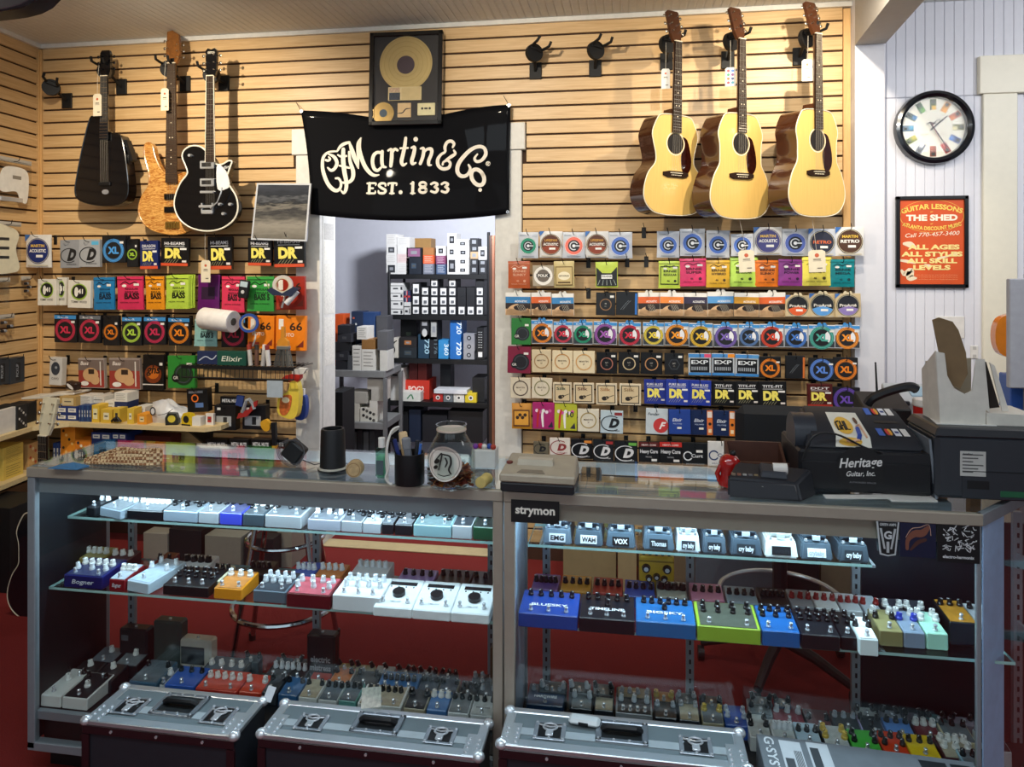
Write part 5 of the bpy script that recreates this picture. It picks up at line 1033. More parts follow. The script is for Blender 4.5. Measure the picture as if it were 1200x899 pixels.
for (r,yf,dp,c_,l_,de,z_) in [
    ((66,485.5,91,494.5),-.26,.12,NV,'lower navy box with two white labels on upper shelf',lab_two,ZS1),((66,476.5,91,485.3),-.26,.12,NV,'upper navy box with two white labels on upper shelf',lab_two,None),((70,465,89,476.3),-.255,.1,'b8975a','tan box on top of the two navy boxes',lab_one('d9c79c',.7),None),
    ((107.5,475,116,495),-.275,.08,'e0b93a','tall yellow box beside the slim blue boxes',lab_one('f0e6b4',.6),ZS1),((118,480,131,495.5),-.28,.07,'d8b23c','short yellow box in the middle of the upper shelf',lab_one('f0e6c0',.5),ZS1),((133,479,140,496),-.275,.07,'d9b640','narrow yellow box beside the black clamp',lab_one('2a2a34',.4),ZS1),((149,479,156.5,497),-.28,.07,'e2bd42','narrow yellow box beside the orange box',lab_one('f2ead0',.4),ZS1),
    ((92,464,107,475),-.22,.1,'d9d6ce','white box lying on the slim blue boxes',lab_lines(),None),((108,465,122,475.5),-.2,.14,'cfccc4','grey white box behind the yellow boxes',lab_lines(),ZS1),((123,470,134,480),-.2,.1,'e2e0d8','small white box left of the white navy pair',lab_lines(),ZS1),((134,471,149,479),-.21,.1,'1a2c5c','navy box under a white box on upper shelf',lab_one('e0ded6',.5),ZS1),((134,460.5,149,470.8),-.21,.1,'e4e2da','white box on top of a navy box',lab_lines(),None),
    ((161,485.5,171.5,497.5),-.28,.08,'e89a28','orange box right of the yellow boxes',lab_one('f2d8a0',.5),ZS1),((158,477,170,486),-.2,.1,'e0ded6','white box behind the orange box',lab_lines(),ZS1),((53,467,69,488),-.18,.03,'d4d0c6','white printed panel standing behind the navy boxes',lab_lines('8a867c'),ZS1),((225,489,235,496),-.27,.05,'e0ded8','tiny white box at the right end of upper shelf',None,ZS1),((241,485,250,493.5),-.24,.02,'e4ded6','small white card with red maple mark on shelf end',lab_one('b02a22',.5),ZS1),
    ((71,500,88,541),-.24,.14,'e08a22','tall orange box with dark spots on lower shelf',lab_spots(['3a2a1c','f0c070']),ZS2),((88,516,106,538),-.25,.12,'d87e22','shorter orange box with white panel on lower shelf',lab_spots(['2a2a3a','f0e4d0','7a4a1c']),ZS2),((107,516.5,130,526),-.24,.14,NV,'lower left navy box with white labels on lower shelf',lab_two,ZS2),((107,507.6,130,516.2),-.24,.14,NV,'upper left navy box with white labels on lower shelf',lab_two,None),((131,516.5,148,526),-.23,.14,NV,'lower right navy box with white labels on lower shelf',lab_two,ZS2),((131,507.6,148,516.2),-.23,.14,NV,'upper right navy box with white labels on lower shelf',lab_two,None),
    ((150,512,200,530),-.16,.1,'5a1c18','dark red box at the back of the lower shelf',None,ZS2)]:
    carton(r[0],r[1],r[2],r[3],yf,dp,c_,l_,de,z_,group=G5)
for i in range(5): carton(92+3.1*i,475.2,94.6+3.1*i,494.5,-.27,.12,('20386e','2a4a7c')[i % 2],'%s slim blue box from the left on the upper corner shelf' % ordw(i+1),lab_one('c9cdd2',.4),ZS1,group='slim blue boxes on the corner shelf')
for i in range(3): carton(62+3.8*i,519.5,65.4+3.8*i,541,-.22,.12,'21407c','%s slim blue box from the left on the lower shelf' % ordw(i+1),lab_one('dadcd8',.5),ZS2,group='slim blue boxes on the lower shelf')
for i,(a,b_) in enumerate([(520,532),(524,534)]): carton(150+i*28,a,174+i*28,b_+2,-.28,.06,('6fae5a','c06a86')[i],('green','pink')+('',) and '%s labelled packet lying at the front of the lower shelf' % ('green','pink')[i],lab_lines('e6e4dc'),ZS2,group=G5)
# boxes on the left-wall arm of the shelves
def lbox(px0,px1,py0,py1,off,dep,col,label,dec=None,zb=None,name='carton',cat='box',group=G5,rough=.55):
    a,b = onleft(px0,py1,off),onleft(px1,py1,off); w = (b-a).length; c = (a+b)/2; z0 = onleft(px1,py1,off).z if zb is None else zb; h = onleft(px1,py0,off).z-z0
    o = MB().box(-w/2,0,0,w/2,dep,h,0,.001).build(name,M(col,rough),None,(c.x,c.y,z0),(0,0,math.atan2(LN.x,-LN.y))); tag(o,label,cat,group)
    if dec: d = Dec(); dec(d,w,h); d.v = [(x,y-.0006,z+h/2) for x,y,z in d.v]; d.build('printed_label',d.mats,o)
    return o
lbox(33,43,470,497,.2,.1,'111216','black box at the corner of the upper shelf',None,ZS1)
lbox(20.5,32,473,500,.27,.12,'16181c','black box with white pattern beside the white paper',lab_spots(['d8d6ce','8a8a88']),ZS1)
lbox(-8,20,476,503,.26,.02,'d8d6d0','white paper sheet standing on the left shelf arm',None,ZS1,'paper','paper')
for i,(a,b_,n_) in enumerate([(538,549,'lowest'),(528,538,'middle'),(518,528,'topmost')]): lbox(4,27,a,b_,.24,.12,'d9bd5a','%s yellow box of the stack on the lower left shelf' % n_,lab_lines('8a7434'),ZS2 if i == 0 else None)
lbox(33,47,516,541,.22,.1,'c9a268','tan box behind the guitar neck on lower shelf',lab_spots(['b04a2a','e8d8b0']),ZS2)
for i,(p,q,nm) in enumerate([((28,62),(461,466.5),'white'),((50,90),(458,463),'cream')]):
    a,b_ = at(p[0],q[1],-.2),at(p[1],q[0],-.2); o = MB().box(-(b_.x-a.x)/2,0,0,(b_.x-a.x)/2,.14,.012,0,.002).build('paper_pad',M('dcd6c8',.7),None,((a.x+b_.x)/2,-.22,a.z),(0,math.radians((-4,-6)[i]),0)); tag(o,'%s paper pad lying on top of the shelf boxes' % nm,'paper',G5)
# plastic bag
o = at(196,491,-.22); mb = MB(); import random as _r; rr = _r.Random(3); nx,nz = 9,7; vs = []
for j in range(nz+1):
    for i in range(nx+1):
        u,v = i/nx,j/nz; x = (u-.5)*.215*(1-.18*v); z = v*(.13-.05*abs(u-.35))*(1.0 if u < .6 else .85); y = -.03*math.sin(math.pi*u)*math.sin(math.pi*min(1,v+.15))+rr.uniform(-.007,.007); vs.append((x,y,z))
mb.add(vs,[(j*(nx+1)+i,j*(nx+1)+i+1,(j+1)*(nx+1)+i+1,(j+1)*(nx+1)+i) for j in range(nz) for i in range(nx)])
vs2 = [(x,y+.05,z*.96) for x,y,z in vs]; mb.add(vs2,[(j*(nx+1)+i,(j+1)*(nx+1)+i,(j+1)*(nx+1)+i+1,j*(nx+1)+i+1) for j in range(nz) for i in range(nx)])
t = thing('plastic_bag',(o.x,-.22,ZS1),'crumpled white plastic bag with black emblem on upper shelf','bag'); mb.build('bag',M('dedede',.35),t,smooth=True,ang=80)
d = Dec(); d.disc(-.06,.07,.018,0,d.c('23242a'),14,.024); d.disc(-.06,.07,.012,-.0006,d.c('d8d8da'),14,.017); d.stroke([(-.03,.05,.003),(.02,.06,.003),(.06,.085,.003)],-.0006,d.c('33343a')); d.v = [(x,y-.040,z) for x,y,z in d.v]; d.build('printed_label',d.mats,t)
# tape measures
for i,(px,nm) in enumerate([(201,'black and yellow tape measure nearer to the white bag'),(218,'yellow tape measure nearer to the shelf end')]):
    p = at(px,499,-.27); t = thing('tape_measure',(p.x,-.27,ZS1),nm,'tape measure','tape measures on the shelf',(0,0,.3-.5*i))
    MB().prism([(-.032,0),(.034,0),(.036,.03),(.022,.062),(-.02,.066),(-.034,.04)],0,.038).build('case',M(('2a2a20','d8b81e')[i],.4),t); MB().disc(0,.034,.02,-.0008,0,18).build('face_badge',M(('d8c440','1c1c1e')[i],.4),t); MB().box(.034,.01,.004,.05,.028,.006).build('blade_end',M('d8c860',.4),t)
    MB().box(-.03,-.002,0,.03,.0,.008).build('grip',BLACK,t)
p = at(135.5,499,-.29); t = thing('spring_clamp',(p.x,-.285,ZS1),'black spring clamp lying at the front of the shelf','clamp'); MB().tube([(-.03,0,.012),(-.01,0,.03),(.012,0,.012)],.006,6).build('upper_jaw',BLACK,t); MB().tube([(.03,0,.012),(.008,0,.034),(-.012,0,.012)],.006,6).build('lower_jaw',BLACK,t); MB().cyl((0,-.008,.02),(0,.008,.02),.01).build('pivot',BLACK,t)
p = at(81.5,458,-.23); t = thing('wooden_block',(p.x,-.23,p.z+.004),'brown block with white oval patch above the cartons','block',None,(0,.15,0)); MB().box(-.035,0,-.001,.035,.05,.045,0,.008).build('body',M('2c1a14',.4),t); MB().disc(.0,.02,.026,-.0008,0,18,.009,-.5).build('oval_patch',M('e4e0da',.5),t)
# ---- packets on the left wall and the box hung near the corner
FI = math.atan2(LN.x,-LN.y)
def lpack(px0,px1,py0,py1,label,kind,off=.06):
    a,b = onleft(px0,(py0+py1)/2,off),onleft(px1,(py0+py1)/2,off); w = (b-a).length; c = (a+b)/2; h = onleft((px0+px1)/2,py0,off).z-onleft((px0+px1)/2,py1,off).z
    t = thing('parts_packet',c,label,'packet','spare parts hung on the left wall',(0,0,FI))
    if kind in ('tele','strat','bits','bag'):
        MB().box(-w/2,0,-h/2,w/2,.012,h/2,0,.003).build('clear_bag',PLASTIC,t); MB().box(-w/2,0,h/2-.012,w/2,.0125,h/2+.012).build('header_card',M('b9b4aa',.6),t)
    if kind == 'tele':
        pg = resample([(-w*.42,-h*.1),(-w*.3,h*.28),(0,h*.36),(w*.34,h*.30),(w*.40,0),(w*.34,-h*.42),(w*.18,-h*.40),(w*.05,-h*.2),(-w*.3,-h*.24)],4); MB().prism(pg,-.004,-.001).build('pickguard',M('e6e4dc',.3),t); MB().box(-w*.05,-.0052,h*.08,w*.18,-.0042,h*.16).build('pickup_slot',M('8a8478',.6),t); MB().box(-w*.40,-.012,-h*.44,w*.2,-.002,-h*.34,0,.002).build('control_plate',CHROME,t)
    if kind == 'strat':
        pg = resample([(-w*.45,h*.42),(w*.1,h*.44),(w*.40,h*.30),(w*.30,0),(w*.42,-h*.36),(w*.2,-h*.46),(-w*.45,-h*.40)],4); MB().prism(pg,-.004,-.001).build('pickguard',M('dcd6bc',.3),t)
        for zz in (.2,.02,-.16): MB().box(-w*.35,-.0055,zz*h-.008,w*.08,-.0042,zz*h+.008,0,.001).build('pickup',M('2a2a2c',.5),t)
    if kind == 'bits':
        for i in range(6): MB().cyl(((-.28+.18*(i % 4))*w,-.001,(-.25+.22*(i//2))*h),((-.28+.18*(i % 4))*w,-.012,(-.25+.22*(i//2))*h),.009,.007,10).build('control_knob',M(('1c1c20','8a8e94')[i % 2],.4),t)
    if kind == 'box':
        MB().box(-w/2,0,-h/2,w/2,.05,h/2,0,.002).build('carton',M('2c333b',.4),t); d = Dec(); d.rect(-w*.12,-h*.4,w*.2,h*.3,-.0006,d.c('15191f')); d.text('PICKUP',.05*w,0,w*.16,-.0012,d.c('a8b0b8'),.01,h*.5,rot=math.pi/2); d.build('printed_label',d.mats,t)
    wire = MB().tube([(0,off-.004,h/2-.004),(0,-.02,h/2-.006),(0,-.032,h/2),(0,-.036,h/2+.02)],.0018,6); wire.build('peg',HWIRE,t,smooth=True)
lpack(-6,37,188,240,'clear bag with white pickguard on the left wall','tele'); lpack(-12,25,262,322,'clear bag with cream pickguard on the left wall','strat'); lpack(27,36,326,346,'small bag of dark knobs beside the corner','bits',.03); lpack(-6,12,328,362,'plain clear bag below the cream pickguard','bag'); lpack(-3,17,371,393,'clear bag of grey hardware below the plain bag','bits',.04); lpack(-6,11,420,451,'grey box packet at the edge of the left wall','box',.06); lpack(12,29,419,449,'grey box packet nearer to the corner on left wall','box',.06)
packet(57,73,419,451.5,-.1,'cfccc6',(lambda d,w,h: (d.disc(0,.1*h,.36*w,-.0004,d.c('3a3f48'),20,.24*h),d.disc(.05*w,.14*h,.1*w,-.0008,d.c('9aa0a6'),12),d.text('CAPO',0,-.3*h,.08*h,-.0004,d.c('6a6660'),.01,.6*w)),),'white box with dark oval hung beside the left corner','card',.04,group='string packets on pegs',hk='black wire peg holding the white box beside the left corner',rot=.05)
# ---- tools hung in front of the left packets
def wood_obj(*a): pass
p = at(256,375,-.2); t = thing('paper_roll',p,'white paper towel roll hanging in front of the left packets','paper roll',None,(0,math.radians(4),math.radians(-12)))
prof = [(.026,0),(.058,0),(.06,.004),(.06,.206),(.058,.21),(.026,.21)]
mb = MB(); mb.T = Matrix.Translation((-.105,0,0)) @ Matrix.Rotation(math.pi/2,4,'Y'); mb.lathe([(.024,.002)]+prof[1:-1]+[(.024,.208)],28); mb.build('paper',M('e8e4e0',.8),t,smooth=True)
mb = MB(); mb.T = Matrix.Translation((-.105,0,0)) @ Matrix.Rotation(math.pi/2,4,'Y'); mb.cyl((0,0,-.001),(0,0,.211),.02,n=18); mb.build('core',M('5a544c',.8),t)
def torus(px,py,y,R_,r_,label,col,name='tape_roll',yaw=0,group='tape rolls on pegs'):
    p = at(px,py,y); t = thing(name,p,label,'tape',group,(0,0,yaw)); mb = MB(); mb.T = Matrix.Rotation(math.pi/2,4,'X'); n = 30
    prof = [(R_,-.012),(R_,.012),(R_-r_,.012),(R_-r_,-.012),(R_,-.012)]; vs = []; fs = []
    for a,z in prof:
        for j in range(n): g = 2*math.pi*j/n; vs.append((a*math.cos(g),a*math.sin(g),z))
    for i in range(4):
        for j in range(n): fs.append((i*n+j,i*n+(j+1) % n,(i+1)*n+(j+1) % n,(i+1)*n+j))
    mb.add(vs,fs); mb.build('roll',M(col,.35),t,smooth=True); mb = MB(); mb.T = Matrix.Rotation(math.pi/2,4,'X')
    vs = [(a*math.cos(2*math.pi*j/n),a*math.sin(2*math.pi*j/n),z) for a,z in ((R_-r_-.0004,-.0125),(R_-r_-.0004,.0125),(R_-r_-.004,.0125),(R_-r_-.004,-.0125)) for j in range(n)]
    mb.add(vs,[(i*n+j,i*n+(j+1) % n,((i+1) % 4)*n+(j+1) % n,((i+1) % 4)*n+j) for i in range(4) for j in range(n)]); mb.build('core',M('c9b894',.7),t); return t
torus(292,378.5,-.19,.052,.014,'blue tape roll hanging beside the paper roll','24489a',yaw=.3)
t = torus(331.5,334,-.2,.053,.016,'clear packing tape gun hung in front of dark red packet','cfc6bc','tape_gun',.2,None)
MB().prism([(-.08,-.03),(-.05,-.055),(.05,-.06),(.09,-.02),(.06,-.01),(0,-.045),(-.06,-.012)],-.02,.02).build('gun_frame',M('141c3a',.4),t); mb = MB(); mb.T = Matrix.Translation((.065,0,-.05)) @ Matrix.Rotation(math.radians(42),4,'Y'); mb.cyl((0,0,-.07),(0,0,.02),.016,.014,14); mb.build('handle',M('d2d2d4',.4),t,smooth=True)
MB().tube([(-.075,0,-.02),(-.09,0,.02)],.003,6).build('lever',M('8ab05a',.4),t)
p = at(285,339,-.19); t = thing('tuner_clip',p,'small black device with pale screen hung on the pink bag','tuner',None,(0,.15,0)); MB().box(-.03,0,-.05,.03,.022,.05,0,.006).build('body',BLACK,t); MB().box(-.022,-.002,.012,.022,.001,.042,0,.002).build('screen',M('b9ccd2',.3),t); MB().cyl((0,-.003,-.015),(0,.001,-.015),.01).build('button',M('c8c8c8',.4),t)
# counter brush
p = at(332,400,-.22); t = thing('hand_brush',p,'hand brush with wooden handle standing on the wire shelf','brush')
MB().prism([(-.008,.08),(.008,.08),(.010,.02),(.03,-.0),(.034,-.03),(-.034,-.03),(-.03,0),(-.010,.02)],-.01,.012).build('handle',M('d08a2a',.4),t); MB().box(-.036,-.014,-.045,.036,.016,-.025,0,.003).build('ferrule',M('8a8a86',.4,.6),t)
mb = MB()
for i in range(60): x = -.034+.068*i/59; y = random.uniform(-.012,.014); mb.tube([(x,y,-.045),(x*1.6+random.uniform(-.004,.004),y*1.3,-.135+random.uniform(-.005,.005))],.0016,3)
o = mb.build('bristles',M('77746c',.8),t); o['kind'] = 'stuff'
# wire tray shelf
a,b_ = at(213,429,-.26),at(344,429,-.26); t = thing('wire_shelf',((a.x+b_.x)/2,-.13,a.z),'black wire tray shelf below the orange string packets','wire shelf'); w = b_.x-a.x
for i in range(26): x = -w/2+w*i/25; MB().tube([(x,.12,-.002),(x,-.128,-.002),(x,-.13,-.06)],.0022,5).build('wire',BLACK,t)
mb = MB(); 
for z,y in ((0,-.13),(-.06,-.13),(0,.12),(0,0)): mb.cyl((-w/2,y,z),(w/2,y,z),.004,n=8)
mb.build('rim',BLACK,t); MB().box(-w/2,-.136,-.012,w/2,-.13,.006).build('front_strip',BLACK,t)
zt = a.z+.003; GT = 'things standing on the wire tray'
carton(231,412,256,428.5,-.2,.03,'1c2a52','navy string pouch standing on the wire tray',lambda d,w,h: d.stroke([(-.4*w,-.2*h,.006),(-.1*w,.1*h,.006),(.2*w,-.1*h,.006),(.4*w,.2*h,.006)],0,d.c('b8c0d0')),zt,group=GT,name='string_pouch',cat='packet')
carton(254.5,412,288,428.5,-.22,.03,'0f4a3c','green string pack with script lettering on wire tray',lambda d,w,h: d.text('Elixir',0,-.2*h,.36*h,0,d.c('d8dccc'),.01,.7*w,shear=.2),zt,group=GT,name='string_pouch',cat='packet')
for i,(px,nm) in enumerate([(294,'first'),(301,'second'),(308,'third'),(315,'fourth')]):
    p = at(px,428,-.2); t = thing('marker_tube',(p.x,-.2,zt),'%s upright tube from left beside the hand brush' % nm,'tube',GT,(0,.1*(i % 3-1),0)); MB().cyl((0,0,0),(0,0,.09+.01*(i % 2)),.012,n=12).build('barrel',M(('c9c6c0','6a4a3c','b8b4b0','d8d6d2')[i],.4),t); MB().cyl((0,0,.088),(0,0,.115),.0125,n=12).build('cap',M(('a03a2a','33302c','e0ded8','8a2a22')[i],.4),t)
# spray bottle
yb = -.2; o = at(340,489,yb); t = thing('spray_bottle',o,'yellow spray bottle with red trigger hung by the doorway','bottle',None,(0,math.radians(0),0))
ol = resample(local_poly([(328,484),(327,470),(330,463),(338,459),(341,453),(342,447),(349,447),(352,460),(351,478),(348,488),(340,490)],o,yb),4)
MB().prism(ol,-.02,.03).build('bottle',M('e6c94a',.35),t,smooth=True)
MB().prism(resample(local_poly([(331,466),(338,462),(344,464),(342,478),(336,486),(330,482)],o,yb),3),-.022,-.0202).build('label',M('c8662c',.5,n=.5,sc=60),t)
MB().disc(local_poly([(337,468)],o,yb)[0][0],local_poly([(337,468)],o,yb)[0][1],.022,-.0225,0,20,.016).build('label_badge',M('efe2b8',.5),t)
MB().prism(local_poly([(341,447),(350,447),(353,443),(353,439),(343,438),(335,440),(331,444),(337,444)],o,yb),-.014,.02).build('trigger_head',M('b8281c',.4),t)
MB().prism(local_poly([(343,440),(356,438),(360,432),(350,431),(343,433)],o,yb),-.01,.014).build('nozzle',M('d8d6d0',.4),t)
yb = -.14; o = at(352,490,yb); t = thing('cleaner_bottle',o,'blue cleaner bottle hanging behind the yellow spray bottle','bottle'); MB().prism(resample(local_poly([(346,489),(346,470),(350,464),(356,464),(358,470),(358,484),(355,492),(348,492)],o,yb),3),0,.04).build('bottle',M('24408c',.3),t); MB().prism(local_poly([(350,464),(355,464),(355,456),(350,456)],o,yb),.008,.03).build('cap',WHITE,t); MB().disc(local_poly([(352,474)],o,yb)[0][0],local_poly([(352,474)],o,yb)[0][1],.014,-.0012,0,14).build('label',M('d8d8d4',.5),t)
# lower packets between tray and counter
def bx2(d,w,h): d.rect(-.4*w,-.34*h,.3*w,.06*h,0,d.c('a8acb0')); d.rect(-.08*w,-.3*h,.1*w,.02*h,-.0004,d.c('24262a')); d.rect(-.36*w,.3*h,-.2*w,.4*h,0,d.c('e0deda'))
G6 = 'black boxes hung low left of the doorway'
packet(218,244,456,483,-.2,'111215',(lambda d,w,h: (d.ring(-.1*w,.1*h,.12*w,.18*w,-.0004,d.c('e8742a'),16),d.rect(-.4*w,.32*h,.3*w,.42*h,-.0004,d.c('8a8c90')),d.rect(-.1*w,-.3*h,.3*w,-.1*h,-.0004,d.c('5a7ab0'))),),'black box with orange ring standing beside the white bag','card',.05,group=G6,rot=-.06,hk='black wire peg behind the black box with orange ring',cat='box',name='hanging_box')
packet(250,277,475,504,-.16,'101116',(bx2,),'black box with grey window left of the red strap','card',.05,group=G6,hk='black wire peg above the left grey window box',cat='box',name='hanging_box')
packet(283,312,475,503.5,-.16,'101219',(bx2,),'black box with dim window right of the red strap','card',.05,group=G6,hk='black wire peg above the right dim window box',cat='box',name='hanging_box')
packet(257,283,465,474,-.14,'14151a',(lambda d,w,h: d.text('METAL MUFF',0,-.2*h,.4*h,-.0004,d.c('e6e6e6'),.04,.8*w),),'flat black box with white lettering above the window boxes','card',.04,group=G6,cat='box',name='hanging_box')
for i,(a,b_) in enumerate([(240,267),(268,292),(293,318),(319,334)]): packet(a,b_,515,527,-.16,'0d0e12',(lambda d,w,h: d.text('METAL MUTE',0,-.15*h,.34*h,-.0004,d.c('d8d8da'),.04,.8*w),),'low black lettered box above the counter, %s from the left' % ordw(i+1),'card',.05,group='lowest black boxes',cat='box',name='hanging_box')
t = thing('guitar_strap',at(290,475,-.19),'red and grey guitar strap draped over the black boxes','strap')
MB().tube([(-.03,0,-.04),(-.012,-.006,.0),(.0,-.01,.03),(.012,-.006,.036),(.03,0,.01),(.04,.0,-.02)],.010,6).build('grey_loop',M('9aa0a4',.7),t,smooth=True); MB().prism([(-.06,-.075),(.0,-.06),(.055,.0),(.06,.03),(.04,.02),(.01,-.02),(-.05,-.045)],-.006,.006).build('red_band',M('9c1f1a',.7),t); MB().prism([(-.07,.0),(-.03,-.01),(-.02,.05),(-.06,.055)],-.004,.008).build('navy_end',M('223a7a',.6),t)
t = thing('hand_tool',at(317,505,-.18),'black tool with yellow tips hanging above the counter','tool',None,(0,-.06,0)); MB().prism([(.01,.045),(.035,.045),(.032,-.08),(.012,-.08)],-.012,.012).build('handle',M('14151a',.4),t); MB().prism([(.010,-.08),(.034,-.08),(.034,-.105),(.010,-.105)],-.013,.013).build('tip',M('e0a41c',.4),t); MB().prism(resample([(-.05,.05),(-.02,.065),(0,.045),(.0,.01),(-.025,.0),(-.045,.02)],3),-.012,.012).build('head',M('d8a028',.4),t)
# grey leaflet on the tray edge
o = at(322,456,-.262); t_ = MB().box(-.045,0,-.045,.045,.002,.045).build('leaflet',M('a9b6c0',.5),None,o); tag(t_,'pale grey leaflet hanging from the wire tray','leaflet')
# guitar standing on the floor beside the left case
acoustic(at(52.5,510,-1.035),(math.radians(3),math.radians(2),math.radians(0)),'dark acoustic guitar with white binding standing behind the left case',DREAD,M('15161c',.15,coat=.8),M('2a100c',.2,coat=.6),M('d8ceb0',.4),None)
# guitar hanging from the ceiling, only its lower edge in view at top left
o = at(-24,15,YC+1.15); t = thing('hanging_guitar',o,'dark burgundy guitar hanging from the ceiling in the top left corner','guitar',None,(0,math.radians(-3),0))
ol = resample([(0,0),(.11,.012),(.165,.09),(.15,.17),(.12,.24),(.15,.32),(.09,.39),(0,.37),(-.09,.39),(-.15,.32),(-.12,.24),(-.15,.17),(-.165,.09),(-.11,.012)],4)
MB().prism(ol,0,.045).build('body',M('12060a',.3),t,smooth=True,ang=50); mb = MB(); mb.tube([(x,0,z) for x,z in ol],.004,6,0,True); mb.build('binding',M('1a0a0e',.2),t,smooth=True)
MB().box(-.025,-.012,.32,.025,.012,.74,0,.004).build('neck',NECKW,t); MB().prism([(-.022,.74),(.022,.74),(.036,.79),(.036,.86),(-.036,.86),(-.036,.79)],-.006,.012).build('headstock',BLACKG,t); MB().cyl((0,.006,.85),(0,.006,CEIL-o.z),.004).build('hanging_wire',BLACK,t)

for px0,px1,py0,yf,dp,col,lab in [(-40,12,596,-.80,.24,'0d0e11','black amplifier on the floor in the left corner'),(18,60,604,-.62,.22,'121317','smaller black amplifier beside the corner amplifier')]:
    carton(px0,py0,px1,700,yf,dp,col,lab,None,0,'amplifier','amplifiers on the floor',name='amplifier')
# ================================================================== BACK ROOM
YS = 1.18; SDEP = .36
def shz(py,y=YS): return at(515,py,y).z
lev = [shz(321.5),shz(369.5),shz(421),shz(471.5),.12]
xa_,xb_ = at(456,400,YS).x,at(572.5,400,YS).x
rk = thing('shelving_unit',((xa_+xb_)/2,YS+SDEP/2,0),'black wire shelving unit full of boxes behind the doorway','shelving')
w = xb_-xa_
for sx in (-1,1):
    for y in (-SDEP/2,SDEP/2): MB().cyl((sx*w/2,y,0),(sx*w/2,y,lev[0]+(.02 if sx < 0 else .30)),.011,n=10).build('post',BLACK,rk)
for z in lev:
    sh = MB()
    sh.box(-w/2,-SDEP/2-.004,z-.034,w/2,-SDEP/2+.004,z,0,.001); sh.box(-w/2,SDEP/2-.004,z-.034,w/2,SDEP/2+.004,z); sh.box(-w/2-.004,-SDEP/2,z-.034,-w/2+.004,SDEP/2,z); sh.box(w/2-.004,-SDEP/2,z-.034,w/2+.004,SDEP/2,z); sh.box(-w/2,-SDEP/2,z-.008,w/2,SDEP/2,z-.002)
    sh.build('shelf',BLACK,rk)
def c1(cx): return 370+cx/4.732
def r1(cy): return 250+cy/4.732
def c2(cx): return 370+cx/4.8
def r2(cy): return 420+cy/4.8
W_,BK,CB = 'd9d7d2','17181d','9a7440'
def pict(col='17181d',s_=.5):
    def f(d,w,h): d.rect(-w*s_/2,-h*s_/2,w*s_/2,h*s_/2,0,d.c(col)); d.rect(-w*s_*.25,-h*s_*.2,w*s_*.25,h*s_*.2,-.0005,d.c('8a8c90'))
    return f
def txt(s,col,rot=0):
    def f(d,w,h):
        if rot: d.text(s,.12*w,0,.42*w,-.0003,d.c(col),.02,.62*h,rot=-math.pi/2)
        else: d.text(s,0,-.12*h,.3*h,-.0003,d.c(col),.03,.6*w)
    return f
cnt = {}
def rbox(cx0,cx1,cy0,cy1,col,desc,shelf,base=None,dec=None,y=None,dep=None,second=False,rot=0):
    p0,p1,q0,q1 = (c2(cx0),c2(cx1),r2(cy0),r2(cy1)) if second else (c1(cx0),c1(cx1),r1(cy0),r1(cy1))
    y = YS+.02 if y is None else y
    cnt[shelf] = cnt.get(shelf,0)+1
    return carton(p0,q0,p1-.15,q1,y,dep or random.uniform(.12,.2),col,'%s, %s counted on the %s behind doorway' % (desc,ordw(cnt[shelf]),shelf),dec,base,'box','stock boxes in the back room',rot=rot)
def stack(cx0,cx1,ys,cols,desc,shelf,base,dec=None,**k):
    z = base
    for i,(cy0,cy1) in enumerate(ys[::-1]):
        d = dec[::-1][i] if isinstance(dec,list) else dec; c_ = cols[::-1][i] if isinstance(cols,list) else cols
        o = rbox(cx0+random.uniform(-1.5,1.5),cx1+random.uniform(-1.5,1.5),cy0,cy1,c_,desc,shelf,z,d,**k); z = o.location.z+max(v[2] for v in o.bound_box)
T = 'top of rack'; L0 = lev[0]
pk = pict(); ln = lab_lines('b8b4ac')
stack(391,449,[(115,176),(178,226),(228,276),(278,328)],W_,'white box',T,L0,[ln,pict('3a3c40',.6),ln,pict('2a2c30',.7)])
stack(451,519,[(132,177),(179,224),(225,273),(275,328)],[W_,W_,'d8c8c4',W_],'white box',T,L0,[ln,None,lab_lines('c08a86'),ln])
rbox(525,640,138,328,CB,'tall cardboard box',T,L0,None,YS+.2)
stack(502,586,[(190,243),(245,328)],[BK,'141c28'],'black box',T,L0,[pict('8a5a7a',.8),lab_one('3a4a5a',.3)])
stack(596,655,[(190,231),(232,279),(280,328)],['a06a3a','d8562a','6a6e7a'],'small coloured box',T,L0,[None,lab_lines('f0d8c4'),lab_lines('d8d8dc')])
stack(667,721,[(182,233),(235,281),(282,328)],[W_,'7a3a5c','3c4f6c'],'small box',T,L0,[pk,lab_lines('e0c8d4'),lab_lines('d8dce4')])
stack(730,780,[(110,181),(183,244),(246,330)],W_,'white picture box',T,L0,[pict(s_=.55),pict(s_=.45),pict(s_=.75)])
stack(781,850,[(145,190),(191,243),(244,291),(292,331)],W_,'white box with dark picture',T,L0,pict(s_=.42))
stack(857,901,[(138,178),(179,212),(213,252),(253,289),(290,329)],[BK,BK,'b89a74',BK,BK],'small black box',T,L0,pict('8f9296',.5))
stack(903,950,[(185,257),(258,289),(290,329)],[W_,BK,BK],'small box',T,L0,[pict(s_=.5),pict('8f9296',.5),pict('8f9296',.5)])
T = 'second shelf'; L1 = lev[1]; zb = L1
def sq(d,w,h): d.rect(-w*.34,-h*.38,w*.34,h*.38,0,d.c('e4e2de')); d.rect(-w*.18,-h*.24,w*.2,h*.05,-.0005,d.c('5a5c60')); d.rect(-w*.2,-h*.3,w*.1,-h*.26,-.0005,d.c('8a8a8c'))
def stripe(d,w,h):
    d.rect(-w*.5,h*.1,w*.5,h*.18,0,d.c('26272b')); d.rect(-w*.3,-h*.32,w*.1,-h*.14,0,d.c('2c2d31')); d.rect(w*.3,-h*.4,w*.46,0,0,d.c('2c2d31'))
